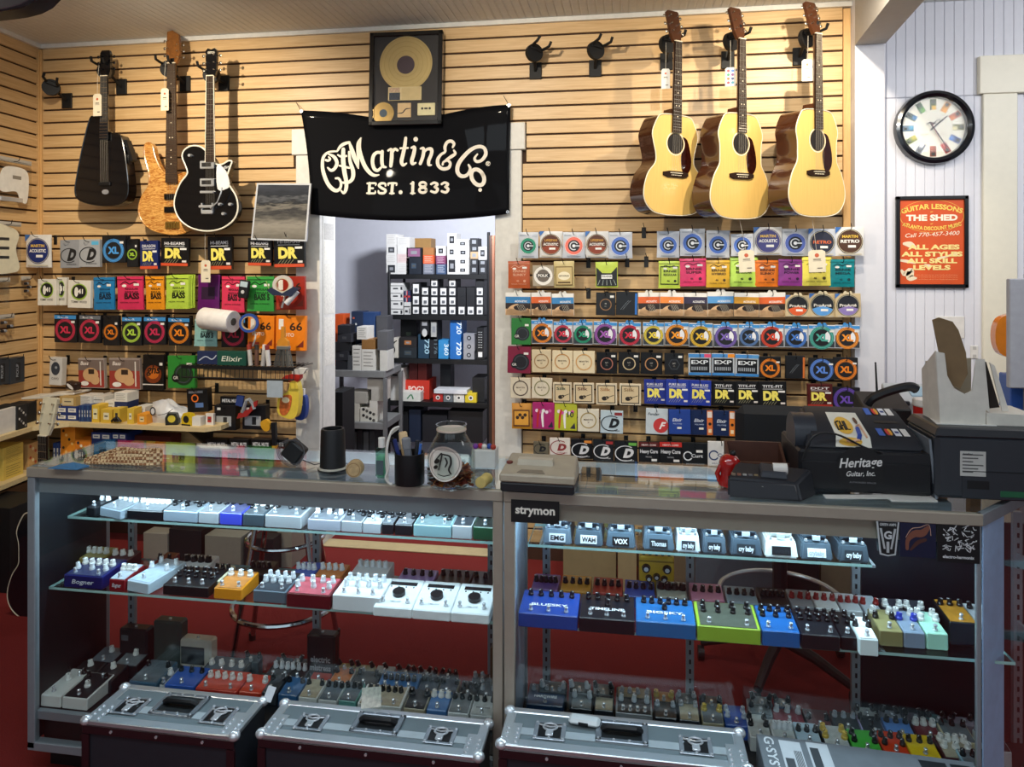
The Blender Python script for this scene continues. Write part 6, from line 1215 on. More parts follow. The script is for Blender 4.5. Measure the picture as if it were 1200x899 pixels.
stack(416,485,[(387,427),(429,470),(471,513),(514,558)],W_,'white striped box',T,L1,stripe)
def jack(d,w,h): d.rect(-w*.08,-h*.5,w*.08,h*.5,0,d.c('b83a3a')); d.rect(-w*.5,-h*.08,w*.5,h*.08,0,d.c('b83a3a')); d.rect(-w*.16,-h*.5,-w*.1,h*.5,0,d.c('e0d8d8'))
stack(488,524,[(430,492),(493,558)],['2a3050','c8c6c2'],'narrow patterned box',T,L1,[jack,stripe])
for cx,rows in ((532,[(385,432),(453,504),(513,558)]),(583,[(408,452),(457,504),(516,558)]),(634,[(362,404),(410,455),(460,506),(513,558)]),(684,[(410,455),(460,506),(513,558)]),(734,[(362,404),(410,455),(460,506),(513,558)]),(785,[(410,455),(460,506),(513,558)]),(836,[(410,455),(460,506),(513,558)]),(886,[(362,404),(408,455),(460,506),(513,558)])):
    z = L1
    for k,(a,b__) in enumerate(rows[::-1]):
        top = k == len(rows)-1
        o = rbox(cx,cx+48,a,b__,'101116','black box with white square',T,z,None if (cx in (785,836) and k > 0) or (cx == 886 and k == 3) else sq); z = o.location.z+max(v[2] for v in o.bound_box)
T = 'third shelf'; L2 = lev[2]
rbox(416,458,695,795,'c9c4b8','white box with black swirl',T,L2,lambda d,w,h: d.stroke([(-.3*w,-.4*h,.008),(0,-.1*h,.012),(-.2*w,.2*h,.012),(.3*w,.4*h,.006)],0,d.c('1c1c20')))
stack(462,560,[(690,745),(746,800)],['1c1a1c','1b2228'],'dark wide box',T,L2,[pict('a86a3a',.4),lab_one('3a464e',.4)])
rbox(568,628,672,800,'16384e','teal box',T,L2,txt('720','9ac0d0',1)); rbox(632,673,675,800,'14161c','dark slim box',T,L2,txt('1176','5a6a72',1)); rbox(680,735,705,805,'2f86c0','bright blue box',T,L2,txt('360','d8ecf6',1))
stack(745,806,[(580,691),(692,808)],'1d68b4','tall blue box with white numbers',T,L2,txt('720','e0eef8',1))
stack(818,881,[(668,715),(717,761),(763,808)],'8f9096','grey box with round mark',T,L2,lambda d,w,h: (d.disc(0,0,h*.26,-.0003,d.c('2a2c32'),14),d.disc(0,0,h*.12,-.0006,d.c('a8aab0'),10)))
rbox(893,932,635,795,'0f1014','tall black box with white dots',T,L2,lambda d,w,h: [d.disc(((i % 3)-1)*.22*w,(.36-.08*(i//3))*h,.06*w,-.0003,d.c('d8d8da'),8) for i in range(21)] and d.rect(-.3*w,-.42*h,.3*w,-.26*h,-.0003,d.c('e0e0e0')))
rbox(470,560,590,690,'15161b','dark rear box',T,L2,pict('4a5a4a',.3),YS+.16); rbox(580,628,590,672,'101116','black box with pale label',T,L2+.135,lambda d,w,h: (d.disc(0,-.15*h,.3*w,-.0003,d.c('c8c8c4'),14,.2*h),d.rect(-.3*w,.2*h,.3*w,.4*h,-.0003,d.c('9a9a9c')))); rbox(633,677,585,672,'131418','black framed box',T,L2+.135,pict('a8a8a4',.7))
T = 'fourth shelf'; L3 = lev[3]
stack(416,490,[(55,108),(110,245)],['c4c2bc','d2d0ca'],'white parcel',T,L3,[stripe,None],second=True)
rbox(492,640,125,245,'c42f1c','red box',T,L3,txt('POG2','f0d0c4'),YS+.09,.2,True); rbox(484,590,190,245,'d4d6ce','white box with green mark',T,L3,lambda d,w,h: (d.stroke([(-.2*w,-.2*h,.008),(0,.2*h,.008),(.1*w,-.2*h,.01)],0,d.c('2a7a4a'))),YS-.0,.08,True)
for a,b__,k,n_ in ((660,715,'b82c26','small red box'),(718,772,'6e7478','small grey box'),(775,836,'d6d4cc','small white box'),(840,905,'d8c02a','small yellow box')): rbox(a,b__,198,248,k,n_,T,L3,lambda d,w,h: (d.disc(0,0,h*.26,-.0003,d.c('e8e4dc'),12),d.disc(0,0,h*.14,-.0006,d.c('26282c'),10)),None,.12,True)
o = carton(c2(665),r2(180),c2(850),r2(197),YS+.01,.14,'d6d8dc','white paper lying across the small boxes in the back room',None,None,'paper',None,name='paper_sheet')
rbox(525,572,0,124,'5a1a1a','dark red box',T,None,None,YS+.1,.15,True); rbox(575,625,10,124,'6e1f1c','maroon box',T,None,None,YS+.1,.15,True); rbox(880,950,110,245,'15161a','black bag like box',T,L3,None,YS+.06,.2,True); rbox(700,760,30,195,'121820','dark box standing behind small boxes',T,None,None,YS+.18,.12,True)
T = 'lowest shelf'
for i,(a,b__,c_,k) in enumerate([(420,520,300,'121418'),(525,590,290,'15233a'),(600,740,320,'1a1c22'),(745,940,300,'101216')]): rbox(a,b__,c_,470,k,'dark carton',T,None,None,YS+.04,.2,True)
# grey metal shelves with loose boxes at left
yl = .80; xg0,xg1 = DX0-.35,at(451,450,yl).x
gs = thing('metal_shelving',((xg0+xg1)/2,yl+.18,0),'grey metal shelving with jumbled boxes left inside the back room','shelving')
zl = [at(420,434.5,yl).z,at(420,495,yl).z,.15]
for z in zl: MB().box(-(xg1-xg0)/2,-.18,z-.045,(xg1-xg0)/2,.18,z,0,.002).build('shelf',M('8b8c8c',.5,.3),gs)
for sx in (-1,1):
    for sy in (-1,1): MB().box(sx*((xg1-xg0)/2)-.012,sy*.17-.012,0,sx*((xg1-xg0)/2)+.012,sy*.17+.012,zl[0]-.046).build('post',M('7a7b7c',.5,.3),gs)
T = 'grey upper shelf'
for a,b__,c_,d__,k,n_,de in [(104,155,560,868,'d8561f','tall orange box',None),(198,262,545,868,'23304a','tall multicoloured box',lab_spots(['c05a3a','d8d8d4','3a6ab0'])),(262,330,550,868,'24406e','blue box behind',lab_one('c9ccd0',.3)),(335,398,570,868,'4a4a4e','tall grey box',None)]:
    rbox(a,b__,c_,d__,k,n_,T,zl[0],de,yl+.2,.12)
for a,b__,c_,d__,k,n_,de in [(176,206,790,868,'44464a','narrow grey box',None),(202,253,735,868,'cfccc4','white box',lab_lines()),(255,328,700,754,'8a6234','brown box',None),(255,328,755,868,'d2cfc6','white box',lab_lines()),(228,285,630,700,'d6d3cb','small white box',lab_lines()),(342,398,655,760,'5a5a5c','grey box',None),(355,398,760,868,'cac7be','white box',None)]:
    rbox(a,b__,c_,d__,k,n_,T,zl[0] if d__ > 850 else None,de,yl+.02,.14)
z = zl[0]
for i,(a,b__,c_,d__) in enumerate([(112,175,815,868),(106,182,765,814),(110,196,715,764),(118,200,668,714),(122,190,622,667)]):
    o = rbox(a,b__,c_,d__,('1a1b20','2c2d32','141519','33343a','1d1e24')[i],'black box of the pile',T,z,lab_one('5a5c62',.3) if i % 2 else None,yl+.02,.13,rot=(.12,-.1,.15,-.12,.1)[i]); z = o.location.z+max(v[2] for v in o.bound_box)
T = 'grey lower shelf'
for a,b__,c_,d__,k,n_,de in [(150,191,255,355,'b9b5aa','pale box',None),(193,246,255,355,'c4c0b4','pale box',None),(250,346,280,358,'d0ccc0','white box with scribbles',lab_spots(['2a2a2c','55524c'])),(302,346,240,279,'d4d0c6','small white box',None),(188,290,190,252,'a8a49a','grey folded box',None),(312,385,175,240,'b4b0a6','pale tilted box',None),(290,385,115,174,'bcb8ae','pale topmost box',None),(100,132,178,355,'55524c','dim box',None)]:
    rbox(a,b__,c_,d__,k,n_,T,zl[1] if d__ > 350 else None,de,yl+.03,.14,True)
T = 'grey bottom shelf'
for i in range(5): rbox(165+34*i,195+34*i,405+8*(i % 2),540,('26282c','3a3c40','1c1d22','44464a','2a2c30')[i],'dark book like box',T,None,None,yl+.04,.2,True)
# tall rolled things leaning on the right door jamb
for i,(px,col,n_) in enumerate([(575.5,'3a2a22','dark'),(578.3,'8a5a44','reddish')]):
    p = at(px,400,.55); o = MB().cyl((0,0,0),(.0,0,at(px,276,.55).z),.012,n=10).build('rolled_banner',M(col,.6),None,(p.x,.55,0)); tag(o,'%s rolled tube standing inside the right door jamb' % n_,'roll','rolled tubes inside the doorway')
o = carton(391,460,401.5,508,.35,.2,'0c0d10','tall black bin just inside the doorway at left',None,0,'bin',None,name='waste_bin')
# ================================================================== ON THE COUNTER
ZC = TOPZ+.0062
def ct(px,py): return on(px,py,ZC)
def kk(px,py): p = ct(px,py); return ppm(px,p.y)
# woven belt
p = ct(136,546); t = thing('woven_belt',p,'coiled brown and cream woven belt on the left end of counter','belt',None,(0,0,.06))
def checker():
    mt = bpy.data.materials.new('woven_leather'); mt.use_nodes = True; nt = mt.node_tree; b = nt.nodes['Principled BSDF']; tc = nt.nodes.new('ShaderNodeTexCoord'); mp = nt.nodes.new('ShaderNodeMapping'); mp.inputs['Rotation'].default_value = (0,0,.78); ch = nt.nodes.new('ShaderNodeTexChecker'); ch.inputs['Scale'].default_value = 110
    ch.inputs[1].default_value = (*rgb('8a5a34'),1); ch.inputs[2].default_value = (*rgb('d8bd92'),1); nt.links.new(tc.outputs['Object'],mp.inputs[0]); nt.links.new(mp.outputs[0],ch.inputs[0]); nt.links.new(ch.outputs[0],b.inputs['Base Color']); b.inputs['Roughness'].default_value = .7; return mt
WOV = checker()
for i in range(5):
    mb = MB(); L_ = .125-.012*i; W2 = .03-.002*i; pts = [((L_+.0)*math.cos(a)+(.012*i),W2*math.sin(a)+.035,.006+.008*i+.003*math.sin(3*a)) for a in [2*math.pi*j/28 for j in range(28)]]
    mb.tube(pts,.0065,6,0,True); mb.build('strap_loop',WOV,t,smooth=True)
p = ct(76,549); o = MB().add([(-.05,-.012,.002),(.05,-.01,.002),(.06,.03,.004),(.0,.035,.010),(-.04,.03,.003),(-.05,-.012,.0),(.05,-.01,.0),(.06,.03,.0),(.0,.035,.0),(-.04,.03,.0)],[(0,1,2,3,4),(9,8,7,6,5),(0,5,6,1),(1,6,7,2),(2,7,8,3),(3,8,9,4),(4,9,5,0)]).build('cloth',M('3c76a4',.7),None,p); tag(o,'folded blue cloth at the left end of the counter','cloth')
# power adapter
p = ct(342,546); t = thing('power_adapter',p,'black power adapter wrapped in white cable on the counter','adapter',None,(0,0,0))
mb = MB(); mb.T = Matrix.Translation((0,.02,.04)) @ Matrix.Rotation(.65,4,'Y'); mb.box(-.030,-.02,-.030,.030,.02,.030,0,.005); mb.build('block',BLACK,t)
for i in range(3): MB().tube([(.04*math.cos(a)*(1+.06*i),.0-.004*i+.006*math.sin(2*a),.042+.036*math.sin(a)*(1+.08*i)) for a in [2*math.pi*j/24 for j in range(24)]],.0011,5,0,True).build('cable_loop',M('4a4b50',.5),t)
MB().tube([(.036,0,.02),(.07,.01,.004),(.11,.02,.012),(.13,.03,.03)],.0018,5).build('cable_end',M('3a3a3c',.5),t)
p = ct(390,551); k = kk(390,551); t = thing('tapered_cup',p,'black tapered cup with flat brim standing on the counter','cup'); H_ = 49/k
MB().lathe([(.044,.0),(.046,.004),(.040,.006),(.039,.012),(.036,H_*.95),(.034,H_),(.028,H_),(.030,H_*.6)],32).build('body',M('07080c',.5),t,smooth=True); MB().lathe([(.0405,.006),(.043,.0065),(.043,.011),(.040,.012)],32).build('pale_band',M('b8b4a8',.5),t)
p = ct(414,561); k = kk(414,561); R_ = 10/k; t = thing('cork_disc',p,'round beige cork disc standing on its edge on counter','disc',None,(0,0,.1)); mb = MB(); mb.T = Matrix.Translation((0,.02,R_)) @ Matrix.Rotation(math.pi/2,4,'X'); mb.lathe([(R_*.9,-.016),(R_,-.010),(R_,.010),(R_*.9,.018)],30); mb.build('disc',M('b59a70',.7,n=.3,sc=80),t,smooth=True); mb = MB(); mb.ring(0,R_,R_*.72,R_*.80,.0015,0,26); mb.build('ring_mark',M('8a6a44',.7),t)
p = ct(446,561); t = thing('hand_sanitizer',p,'pale green clear bottle with white cap beside the pen cup','bottle'); k = kk(446,561); hb = 36/k
MB().box(-.016,-.004,0,.016,.026,hb,0,.006).build('bottle',glass_mat('green_bottle',(.55,.78,.68),1,.08),t); MB().box(-.013,-.001,.002,.013,.022,hb*.75,0,.005).build('gel',M('a8cdbb',.3),t); MB().cyl((0,.01,hb),(0,.01,hb+.028),.010,n=16).build('cap',M('dedcd6',.4),t); MB().rect(-.012,.012,.010,hb*.6,-.0046).build('label',M('4a5a60',.5),t)
# pen cup with tools
p = ct(480,566); k = kk(480,566); hc = 36/k; t = thing('pen_cup',p,'black pen cup beside the pick jar','pen cup'); rc = 17.5/k
MB().lathe([(rc*.98,0),(rc,.003),(rc,hc),(rc-.003,hc),(rc-.004,.01)],28).build('cup',M('06070a',.5),t,smooth=True)
GP = 'tools standing in the pen cup'
def stick(dx,dy,l,tilt,tx,col,w_,name,label,tip=None):
    o = thing(name,p+Vector((dx,dy,.014)),label,'tool',GP,(tx,tilt,0)); MB().box(-w_,-w_*.5,0,w_,w_*.5,l,0,w_*.3).build('handle',M(col,.45),o)
    if tip: MB().box(-w_*1.15,-w_*.6,l*.72,w_*1.15,w_*.6,l+.004,0,w_*.4).build('head',M(tip,.45),o)
stick(-.014,.0,.115,-.28,0,'1c2a66',.006,'blue_marker','blue marker leaning left in the pen cup'); stick(-.006,.012,.125,-.18,.0,'14204e',.005,'navy_pen','navy pen leaning left in the pen cup','101830'); stick(.008,-.010,.118,-.12,.05,'6a6c72',.011,'utility_knife','grey utility knife in the pen cup','7a7c80'); stick(-.004,.006,.128,-.16,-.05,'c8a272',.011,'wooden_spatula','beige wooden handle in the pen cup','d8b88a'); stick(.020,.004,.10,.12,0,'3a66b0',.004,'blue_pen','thin blue pen leaning right in the pen cup'); stick(-.018,.012,.12,-.30,.1,'17181c',.006,'black_cutter','black cutter leaning far left in the pen cup'); stick(.012,.014,.105,.05,-.05,'22252c',.006,'black_pen','black pen upright in the pen cup')
q = ct(455,568); t = thing('earphones',q,'white cable hanging over the left of the pen cup','cable'); MB().tube(smooth_path([(.022,.03,.16),(.006,.01,.15),(-.004,.0,.10),(.002,-.004,.05),(-.006,-.004,.02),(.004,-.002,.004),(.012,.0,.003)],4),.0035,6).build('cable',M('d6d4cc',.6),t,smooth=True); MB().tube(smooth_path([(.02,.03,.155),(-.004,.014,.13),(-.008,.004,.07),(.0,.0,.004)],4),.003,6).build('second_cable',M('cfcdc4',.6),t,smooth=True)
# pick jar
p = ct(529,570); k = kk(529,570); t = thing('glass_jar',p,'clear glass jar with portrait label half filled with guitar picks','jar'); rj = 28.5/k; hj = 73/k
MB().lathe([(rj*.80,.002),(rj*.97,.012),(rj,.03),(rj*.98,hj*.55),(rj*.72,hj*.76),(rj*.60,hj*.84),(rj*.60,hj*.97),(rj*.64,hj),(rj*.58,hj),(rj*.56,hj*.84),(rj*.70,hj*.74),(rj*.93,hj*.55),(rj*.95,.03),(rj*.92,.014),(rj*.7,.006)],36).build('glass',glass_mat('jar_glass',(.90,.94,.93),.8),t,smooth=True)
MB().lathe([(rj*.60,hj*.90),(rj*.615,hj*.905),(rj*.615,hj*.93),(rj*.60,hj*.935)],30).build('rim_band',M('c9b8a8',.5),t)
mb = MB(); rs = random.Random(5)
pmats = [M(c,.35) for c in ('5a1c14','8a3a22','2a1410','b8743a','3a2a24','7a5a48')]
for i in range(260):
    a = rs.uniform(0,6.283); r_ = rj*.86*math.sqrt(rs.random()); z = .010+rs.random()*hj*.30*(1-.25*rs.random()); c = Vector((r_*math.cos(a),r_*math.sin(a),z)); R3 = Matrix.Rotation(rs.uniform(0,6.28),3,'Z') @ Matrix.Rotation(rs.uniform(-.9,.9),3,'X'); pts = [(0,-.012),(.010,.004),(.007,.011),(-.007,.011),(-.010,.004)]
    mb.add([tuple(c+R3 @ Vector((x,y,0))) for x,y in pts]+[tuple(c+R3 @ Vector((x,y,.0012))) for x,y in pts],[(4,3,2,1,0),(5,6,7,8,9)]+[(q,(q+1) % 5,5+(q+1) % 5,5+q) for q in range(5)],rs.randrange(6))
o = mb.build('guitar_picks',pmats,t); o['kind'] = 'stuff'
d = Dec(); zc = hj*.46; R_ = 20/k; wcol = d.c('d8cfc4',.6)
d.disc(0,zc,R_,0,wcol,30); d.ring(0,zc,R_*.86,R_*.89,-.0003,d.c('8a8078'),30); dk = d.c('23201e')
d.disc(-.42*R_,zc+.12*R_,.2*R_,-.0005,dk,14,.12*R_,.5); d.disc(-.5*R_,zc-.22*R_,.16*R_,-.0005,dk,14,.1*R_,.5); d.stroke([(-.55*R_,zc+.1*R_,.003),(-.3*R_,zc+.42*R_,.004),(-.1*R_,zc+.55*R_,.005),(-.3*R_,zc-.35*R_,.003)],-.0005,dk); d.stroke([(-.05*R_,zc+.55*R_,.004),(.35*R_,zc+.45*R_,.005),(.42*R_,zc+.05*R_,.006),(.3*R_,zc-.3*R_,.005),(.42*R_,zc-.55*R_,.004)],-.0005,dk); d.stroke([(.1*R_,zc+.35*R_,.004),(.2*R_,zc+.1*R_,.005),(.1*R_,zc-.15*R_,.004)],-.0005,dk); d.stroke([(-.35*R_,zc-.6*R_,.0025),(0,zc-.68*R_,.0025),(.35*R_,zc-.6*R_,.0025)],-.0005,dk)
d.v = [(x-.1*R_,-math.sqrt(max(1e-6,(rj*1.012)**2-(x-.1*R_)**2))+y*1.0,z) for x,y,z in d.v]; d.build('portrait_label',d.mats,t)
# white box with trinkets, yellow cloth
q = ct(565,552); o = thing('small_tray',q+Vector((0,.03,0)),'white box with small coloured trinkets behind the pick jar','box'); MB().box(-.04,0,0,.035,.06,.055,0,.002).build('carton',M('cfcdc6',.6),o)
for i,c_ in enumerate(('6a2a8a','b02a3a','d8d4cc','2a4a9a','a83a2a')): MB().sphere((-.03+.014*i,.015+.008*(i % 2),.063),.009,0,10).build('trinket',M(c_,.3),o,smooth=True)
q = ct(571,567); t = thing('yellow_cloth',q,'rolled yellow cloth beside the beige card machine','cloth'); mb = MB(); mb.T = Matrix.Rotation(math.radians(-90),4,'X') @ Matrix.Rotation(.2,4,'Y'); mb.lathe([(.016,-.05),(.018,-.045),(.016,-.02),(.018,0),(.017,.0),(.010,.001)],16); mb.T = None; mb.v = [(x,y,z*.9+.016) for x,y,z in mb.v]; mb.build('roll',M('c9b46a',.8,n=.2),t,smooth=True)
# beige card machine
p = ct(629,579); k = kk(629,579); t = thing('card_imprinter',p,'beige card imprinter with black base beside the pick jar','card machine',None,(0,0,-.03)); W2 = 45/k; D2 = .14
MB().box(-W2*.98,0,0,W2*.98,D2,.028,0,.005).build('base',M('131317',.45),t)
MB().hexa([(-W2,-.002,.028),(W2,-.002,.028),(W2,D2,.028),(-W2,D2,.028),(-W2,-.002,.050),(W2,-.002,.050),(W2*.92,D2,.075),(-W2*.92,D2,.075)],0,.004).build('housing',M('a39884',.5),t)
zt = lambda y: .050+.025*y/D2
MB().hexa([(-W2*.62,.06,zt(.06)),(W2*.35,.06,zt(.06)),(W2*.35,.085,zt(.085)),(-W2*.62,.085,zt(.085)),(-W2*.60,.063,zt(.06)+.016),(W2*.33,.063,zt(.06)+.016),(W2*.33,.082,zt(.085)+.014),(-W2*.60,.082,zt(.085)+.014)]).build('slide_handle',M('b5ab98',.5),t)
MB().hexa([(-W2*.55,.01,zt(.01)),(W2*.2,.01,zt(.01)),(W2*.1,.03,zt(.03)),(-W2*.45,.03,zt(.03)),(-W2*.55,.01,zt(.01)+.002),(W2*.2,.01,zt(.01)+.002),(W2*.1,.03,zt(.03)+.002),(-W2*.45,.03,zt(.03)+.002)]).build('recess_plate',M('7c7263',.5),t)
MB().cyl((-W2*.85,.07,zt(.07)-.002),(-W2*.85,.07,zt(.07)+.005),.009).build('knob',M('6a2a24',.5),t)
# ---- brown tray, red handset, terminal
q = ct(893,566); t = thing('wooden_tray',q+Vector((0,.05,0)),'brown open wooden tray behind the card terminal','tray',None,(0,0,.0)); BRW = M('4a2a1e',.5,n=.2)
k = ppm(890,q.y+.05); w2 = 35/k
mb = MB(); mb.box(-w2,0,0,w2,.010,.045); mb.build('front_board',BRW,t); MB().box(-w2,.09,0,w2*.9,.1,.085).build('back_board',BRW,t); MB().hexa([(-w2,.01,0),(-w2+.008,.01,0),(-w2+.008,.09,0),(-w2,.09,0),(-w2,.01,.045),(-w2+.008,.01,.045),(-w2+.008,.09,.085),(-w2,.09,.085)]).build('side_board',BRW,t); MB().hexa([(w2*.9-.008,.01,0),(w2*.9,.01,0),(w2*.9,.09,0),(w2*.9-.008,.09,0),(w2*.9-.008,.01,.045),(w2*.9,.01,.045),(w2*.9,.09,.085),(w2*.9-.008,.09,.085)]).build('side_board',BRW,t); MB().box(-w2+.008,.01,0,w2*.9-.008,.09,.006).build('bottom_board',BRW,t)
q = ct(851,569); t = thing('figurine',q,'glossy red round topped figurine beside the brown tray','figurine',None,(0,.15,0)); RED = M('9c1412',.2,coat=.6)
MB().lathe([(.022,0),(.024,.004),(.020,.03),(.024,.045),(.030,.062),(.027,.078),(.016,.088),(.001,.090)],22).build('body',RED,t,smooth=True); MB().sphere((.014,-.012,.03),.020,0,12,1,.7,1.3).build('dark_band',BLACK,t,smooth=True); MB().tube([(-.02,-.004,.01),(-.03,-.004,.03),(-.024,-.004,.055)],.007,8).build('side_arm',RED,t,smooth=True); MB().sphere((.004,.0,.094),.009,0).build('knob',BLACK,t,smooth=True)
q = ct(905,590); t = thing('card_terminal',ct(908,586),'dark grey card terminal with white label lying before the register','card terminal',None,(0,0,-.06)); t.scale = (1.22,1.1,1.12); DG = M('1d1f25',.38); k = kk(908,586)
MB().hexa([(-.10,-.004,.0),(.055,-.004,.0),(.095,.055,0),(-.085,.07,0),(-.10,.0,.045),(.045,.006,.040),(.085,.055,.066),(-.075,.07,.070)],0,.005,2).build('housing',DG,t,smooth=True)
MB().hexa([(-.03,.012,.047),(.03,.012,.045),(.03,.052,.060),(-.03,.052,.062),(-.026,.018,.062),(.028,.018,.060),(.03,.052,.073),(-.028,.052,.075)],0,.003).build('paper_cover',M('2b2e35',.3),t)
MB().cyl((.0,.035,.066),(.03,.035,.067),.013,n=16).build('paper_roll',M('d0cdc6',.6),t)
for i in range(5): MB().box(-.09+.012*i,.012+.001*i,.047,-.081+.012*i,.030,.053,0,.001).build('key',M(('6a5a4a','7a4a3a','8a8a86','5a5a5c','7a6a4a')[i],.5),t)
MB().hexa([(-.082,-.0005,.011),(-.025,.0005,.009),(-.025,.003,.009),(-.082,.002,.011),(-.08,.0005,.034),(-.024,.0015,.030),(-.024,.004,.030),(-.08,.003,.034)]).build('white_label',M('bdb9ae',.6),t)
# ---- register
q0,q1 = ct(938,580),ct(1092,583); yr = (q0.y+q1.y)/2+.01; xr0,xr1 = at(936,560,yr).x,at(1094,560,yr).x
t = thing('cash_register',((xr0+xr1)/2,yr,ZC),'black cash register with round white sticker and pin-up card','cash register'); w2 = (xr1-xr0)/2; z_ = lambda py,y=yr: at(1015,py,y).z-ZC
RGB_ = M('131418',.42); RG2 = M('1f2127',.38)
zl_,zt_ = z_(530),z_(487)
MB().box(-w2,0,.004,w2,.24,zl_,0,.006).build('drawer_housing',RGB_,t)
MB().box(-w2*.97,-.004,.012,w2*.96,.002,zl_-.028,0,.003).build('drawer_front',M('0d0e12',.4),t)
MB().hexa([(-w2*.88,.006,zl_),(w2*.90,.006,zl_),(w2*.90,.2,zl_),(-w2*.88,.2,zl_),(-w2*.80,.03,zt_*.70),(w2*.86,.03,zt_*.70),(w2*.80,.2,zt_*.95),(-w2*.72,.2,zt_*.95)],0,.008,2).build('sloped_top',RG2,t,smooth=True)
mb = MB(); mb.T = Matrix.Translation((-w2*.82,.11,zl_)) @ Matrix.Rotation(math.pi/2,4,'Y'); mb.cyl((-.02,0,-.03),(-.02,0,.03),.062,n=24); mb.build('side_drum',M('2a2d34',.35),t,smooth=True)
def slope(u,v):     # u across -1..1, v 0 front .. 1 back on the sloped face
    a = Vector((-w2*.80+(u+1)/2*w2*1.66,.03,zt_*.70)); b = Vector((-w2*.72+(u+1)/2*w2*1.52,.2,zt_*.95)); return a+(b-a)*v
def fr(u,v):        # short upright front of the top unit
    a = Vector((-w2*.88+(u+1)/2*w2*1.78,.006,zl_)); b = Vector((-w2*.80+(u+1)/2*w2*1.66,.03,zt_*.70)); return a+(b-a)*v
nrm = Vector((0,-.8,.6))*.0012
def patch(f,u0,u1,v0,v1,col,name,lift=1,par=t): MB().add([tuple(f(u0,v0)+nrm*lift),tuple(f(u1,v0)+nrm*lift),tuple(f(u1,v1)+nrm*lift),tuple(f(u0,v1)+nrm*lift)],[(0,1,2,3)]).build(name,M(col,.5),par)
cd = thing('pin_up_card',Vector(t.location),'white card with yellow oval and reclining figure taped to the register','card')
mb = MB(); P0 = [fr(-.50,.12),fr(.10,.12),slope(.08,.9),slope(-.52,.9)]; P1 = [fr(-.50,.98),fr(.10,.98)]
mb.add([tuple(v+nrm*1.2) for v in (fr(-.50,.25),fr(.12,.25),fr(.11,1),fr(-.51,1),slope(.09,.75),slope(-.53,.75))],[(0,1,2,3),(3,2,4,5)]); mb.build('card',M('d6d2c4',.6),cd)
def cardpt(u,v):    # 0..1 on the card
    uu = -.50+.61*u
    return (fr(uu,.25+.75*v/.5) if v < .5 else slope(uu,(v-.5)/.5*.75))+nrm*2.2
def cdisc(cu,cv,ru,rv,col,name,lift=0):
    n = 22; MB().add([tuple(cardpt(cu+ru*math.cos(2*math.pi*i/n),min(.98,max(.02,cv+rv*math.sin(2*math.pi*i/n))))+nrm*lift) for i in range(n)],[tuple(range(n))]).build(name,M(col,.5),cd)
def cstroke(pts,wd,col,name,lift=1):
    P = [cardpt(u,v)+nrm*lift for u,v in pts]; mb = MB(); mb.tube(P,wd,5); mb.build(name,M(col,.5),cd)
cdisc(.42,.24,.34,.20,'d8a83a','yellow_oval'); cdisc(.36,.72,.28,.18,'d8a83a','yellow_oval')
cstroke([(.30,.30),(.45,.22),(.60,.32),(.68,.30)],.004,'d8a888','figure_legs'); cstroke([(.66,.34),(.70,.52),(.74,.66)],.006,'2a4aa0','figure_dress'); cstroke([(.74,.70),(.86,.74),(.90,.45)],.003,'d8a888','figure_arm'); cdisc(.80,.82,.06,.07,'5a3a24','figure_hair',1)
for i,u in enumerate((.14,.28,.42)): cstroke([[(u+.09,.80),(u,.78),(u,.62),(u+.09,.63),(u+.08,.70)],[(u,.80),(u,.62),(u,.71),(u+.09,.71),(u+.09,.80),(u+.09,.62)],[(u,.80),(u,.63),(u+.1,.63)]][i],.0022,'1c1616','letter')
for r_ in range(2):
    v0 = .70 if r_ == 0 else .05
    for i in range(4):
        u0 = .30+.15*i; patch(slope,u0,u0+.115,v0,v0+.22,('2a5ab0','1c1c20','d8dade','d6d2cc')[i],'payment_logo',1.5)
        if i == 1:
            for s__,c__ in ((-.02,'c82a22'),(.025,'e0a02a')):
                n = 14; MB().add([tuple(slope(u0+.055+s__+.035*math.cos(2*math.pi*j/n),v0+.11+.10*math.sin(2*math.pi*j/n))+nrm*2.4) for j in range(n)],[tuple(range(n))]).build('payment_logo_dot',M(c__,.5),t)
        if i == 2: patch(slope,u0+.02,u0+.095,v0+.08,v0+.14,'2a3a7a','payment_logo_bar',2.4)
patch(slope,.36,.80,.44,.52,'08080a','card_slot',1.5)
d = Dec(); R_ = w2*.36; cx_,cz_ = -w2*.08,zl_*.60
d.disc(cx_,cz_,R_,-.0052,d.c('0a0a0c',.5),40); wt = d.c('d6d4d0',.5); d.text('Heritage',cx_,cz_+.12*R_,.40*R_,-.0058,wt,.02,1.75*R_,rot=.08,shear=.25); d.text('Guitar, Inc.',cx_,cz_-.28*R_,.22*R_,-.0058,wt,.015,1.2*R_,rot=.06,shear=.25); d.text('AUTHORIZED DEALER',cx_+.1*R_,cz_-.6*R_,.07*R_,-.0058,d.c('77757a',.5),.005,1.1*R_)
d.build('round_sticker',d.mats,t)
MB().tube(smooth_path([(-w2*.95,-.01,zl_*.8),(-w2*.8,-.015,zl_*1.35),(-w2*.45,.0,zl_*1.4),(w2*.0,.005,zl_*1.1),(w2*.25,.0,zl_*1.0)],5),.003,6).build('cable',BLACK,t,smooth=True)
MB().hexa([(w2+.002,-.006,0),(w2+.008,-.006,0),(w2+.008,.2,0),(w2+.002,.2,0),(w2*.93,.0,zl_*1.35),(w2*.93+.006,.0,zl_*1.35),(w2*.93+.006,.2,zl_*1.35),(w2*.93,.2,zl_*1.35)]).build('side_plate',M('7a8088',.4,.3),t)
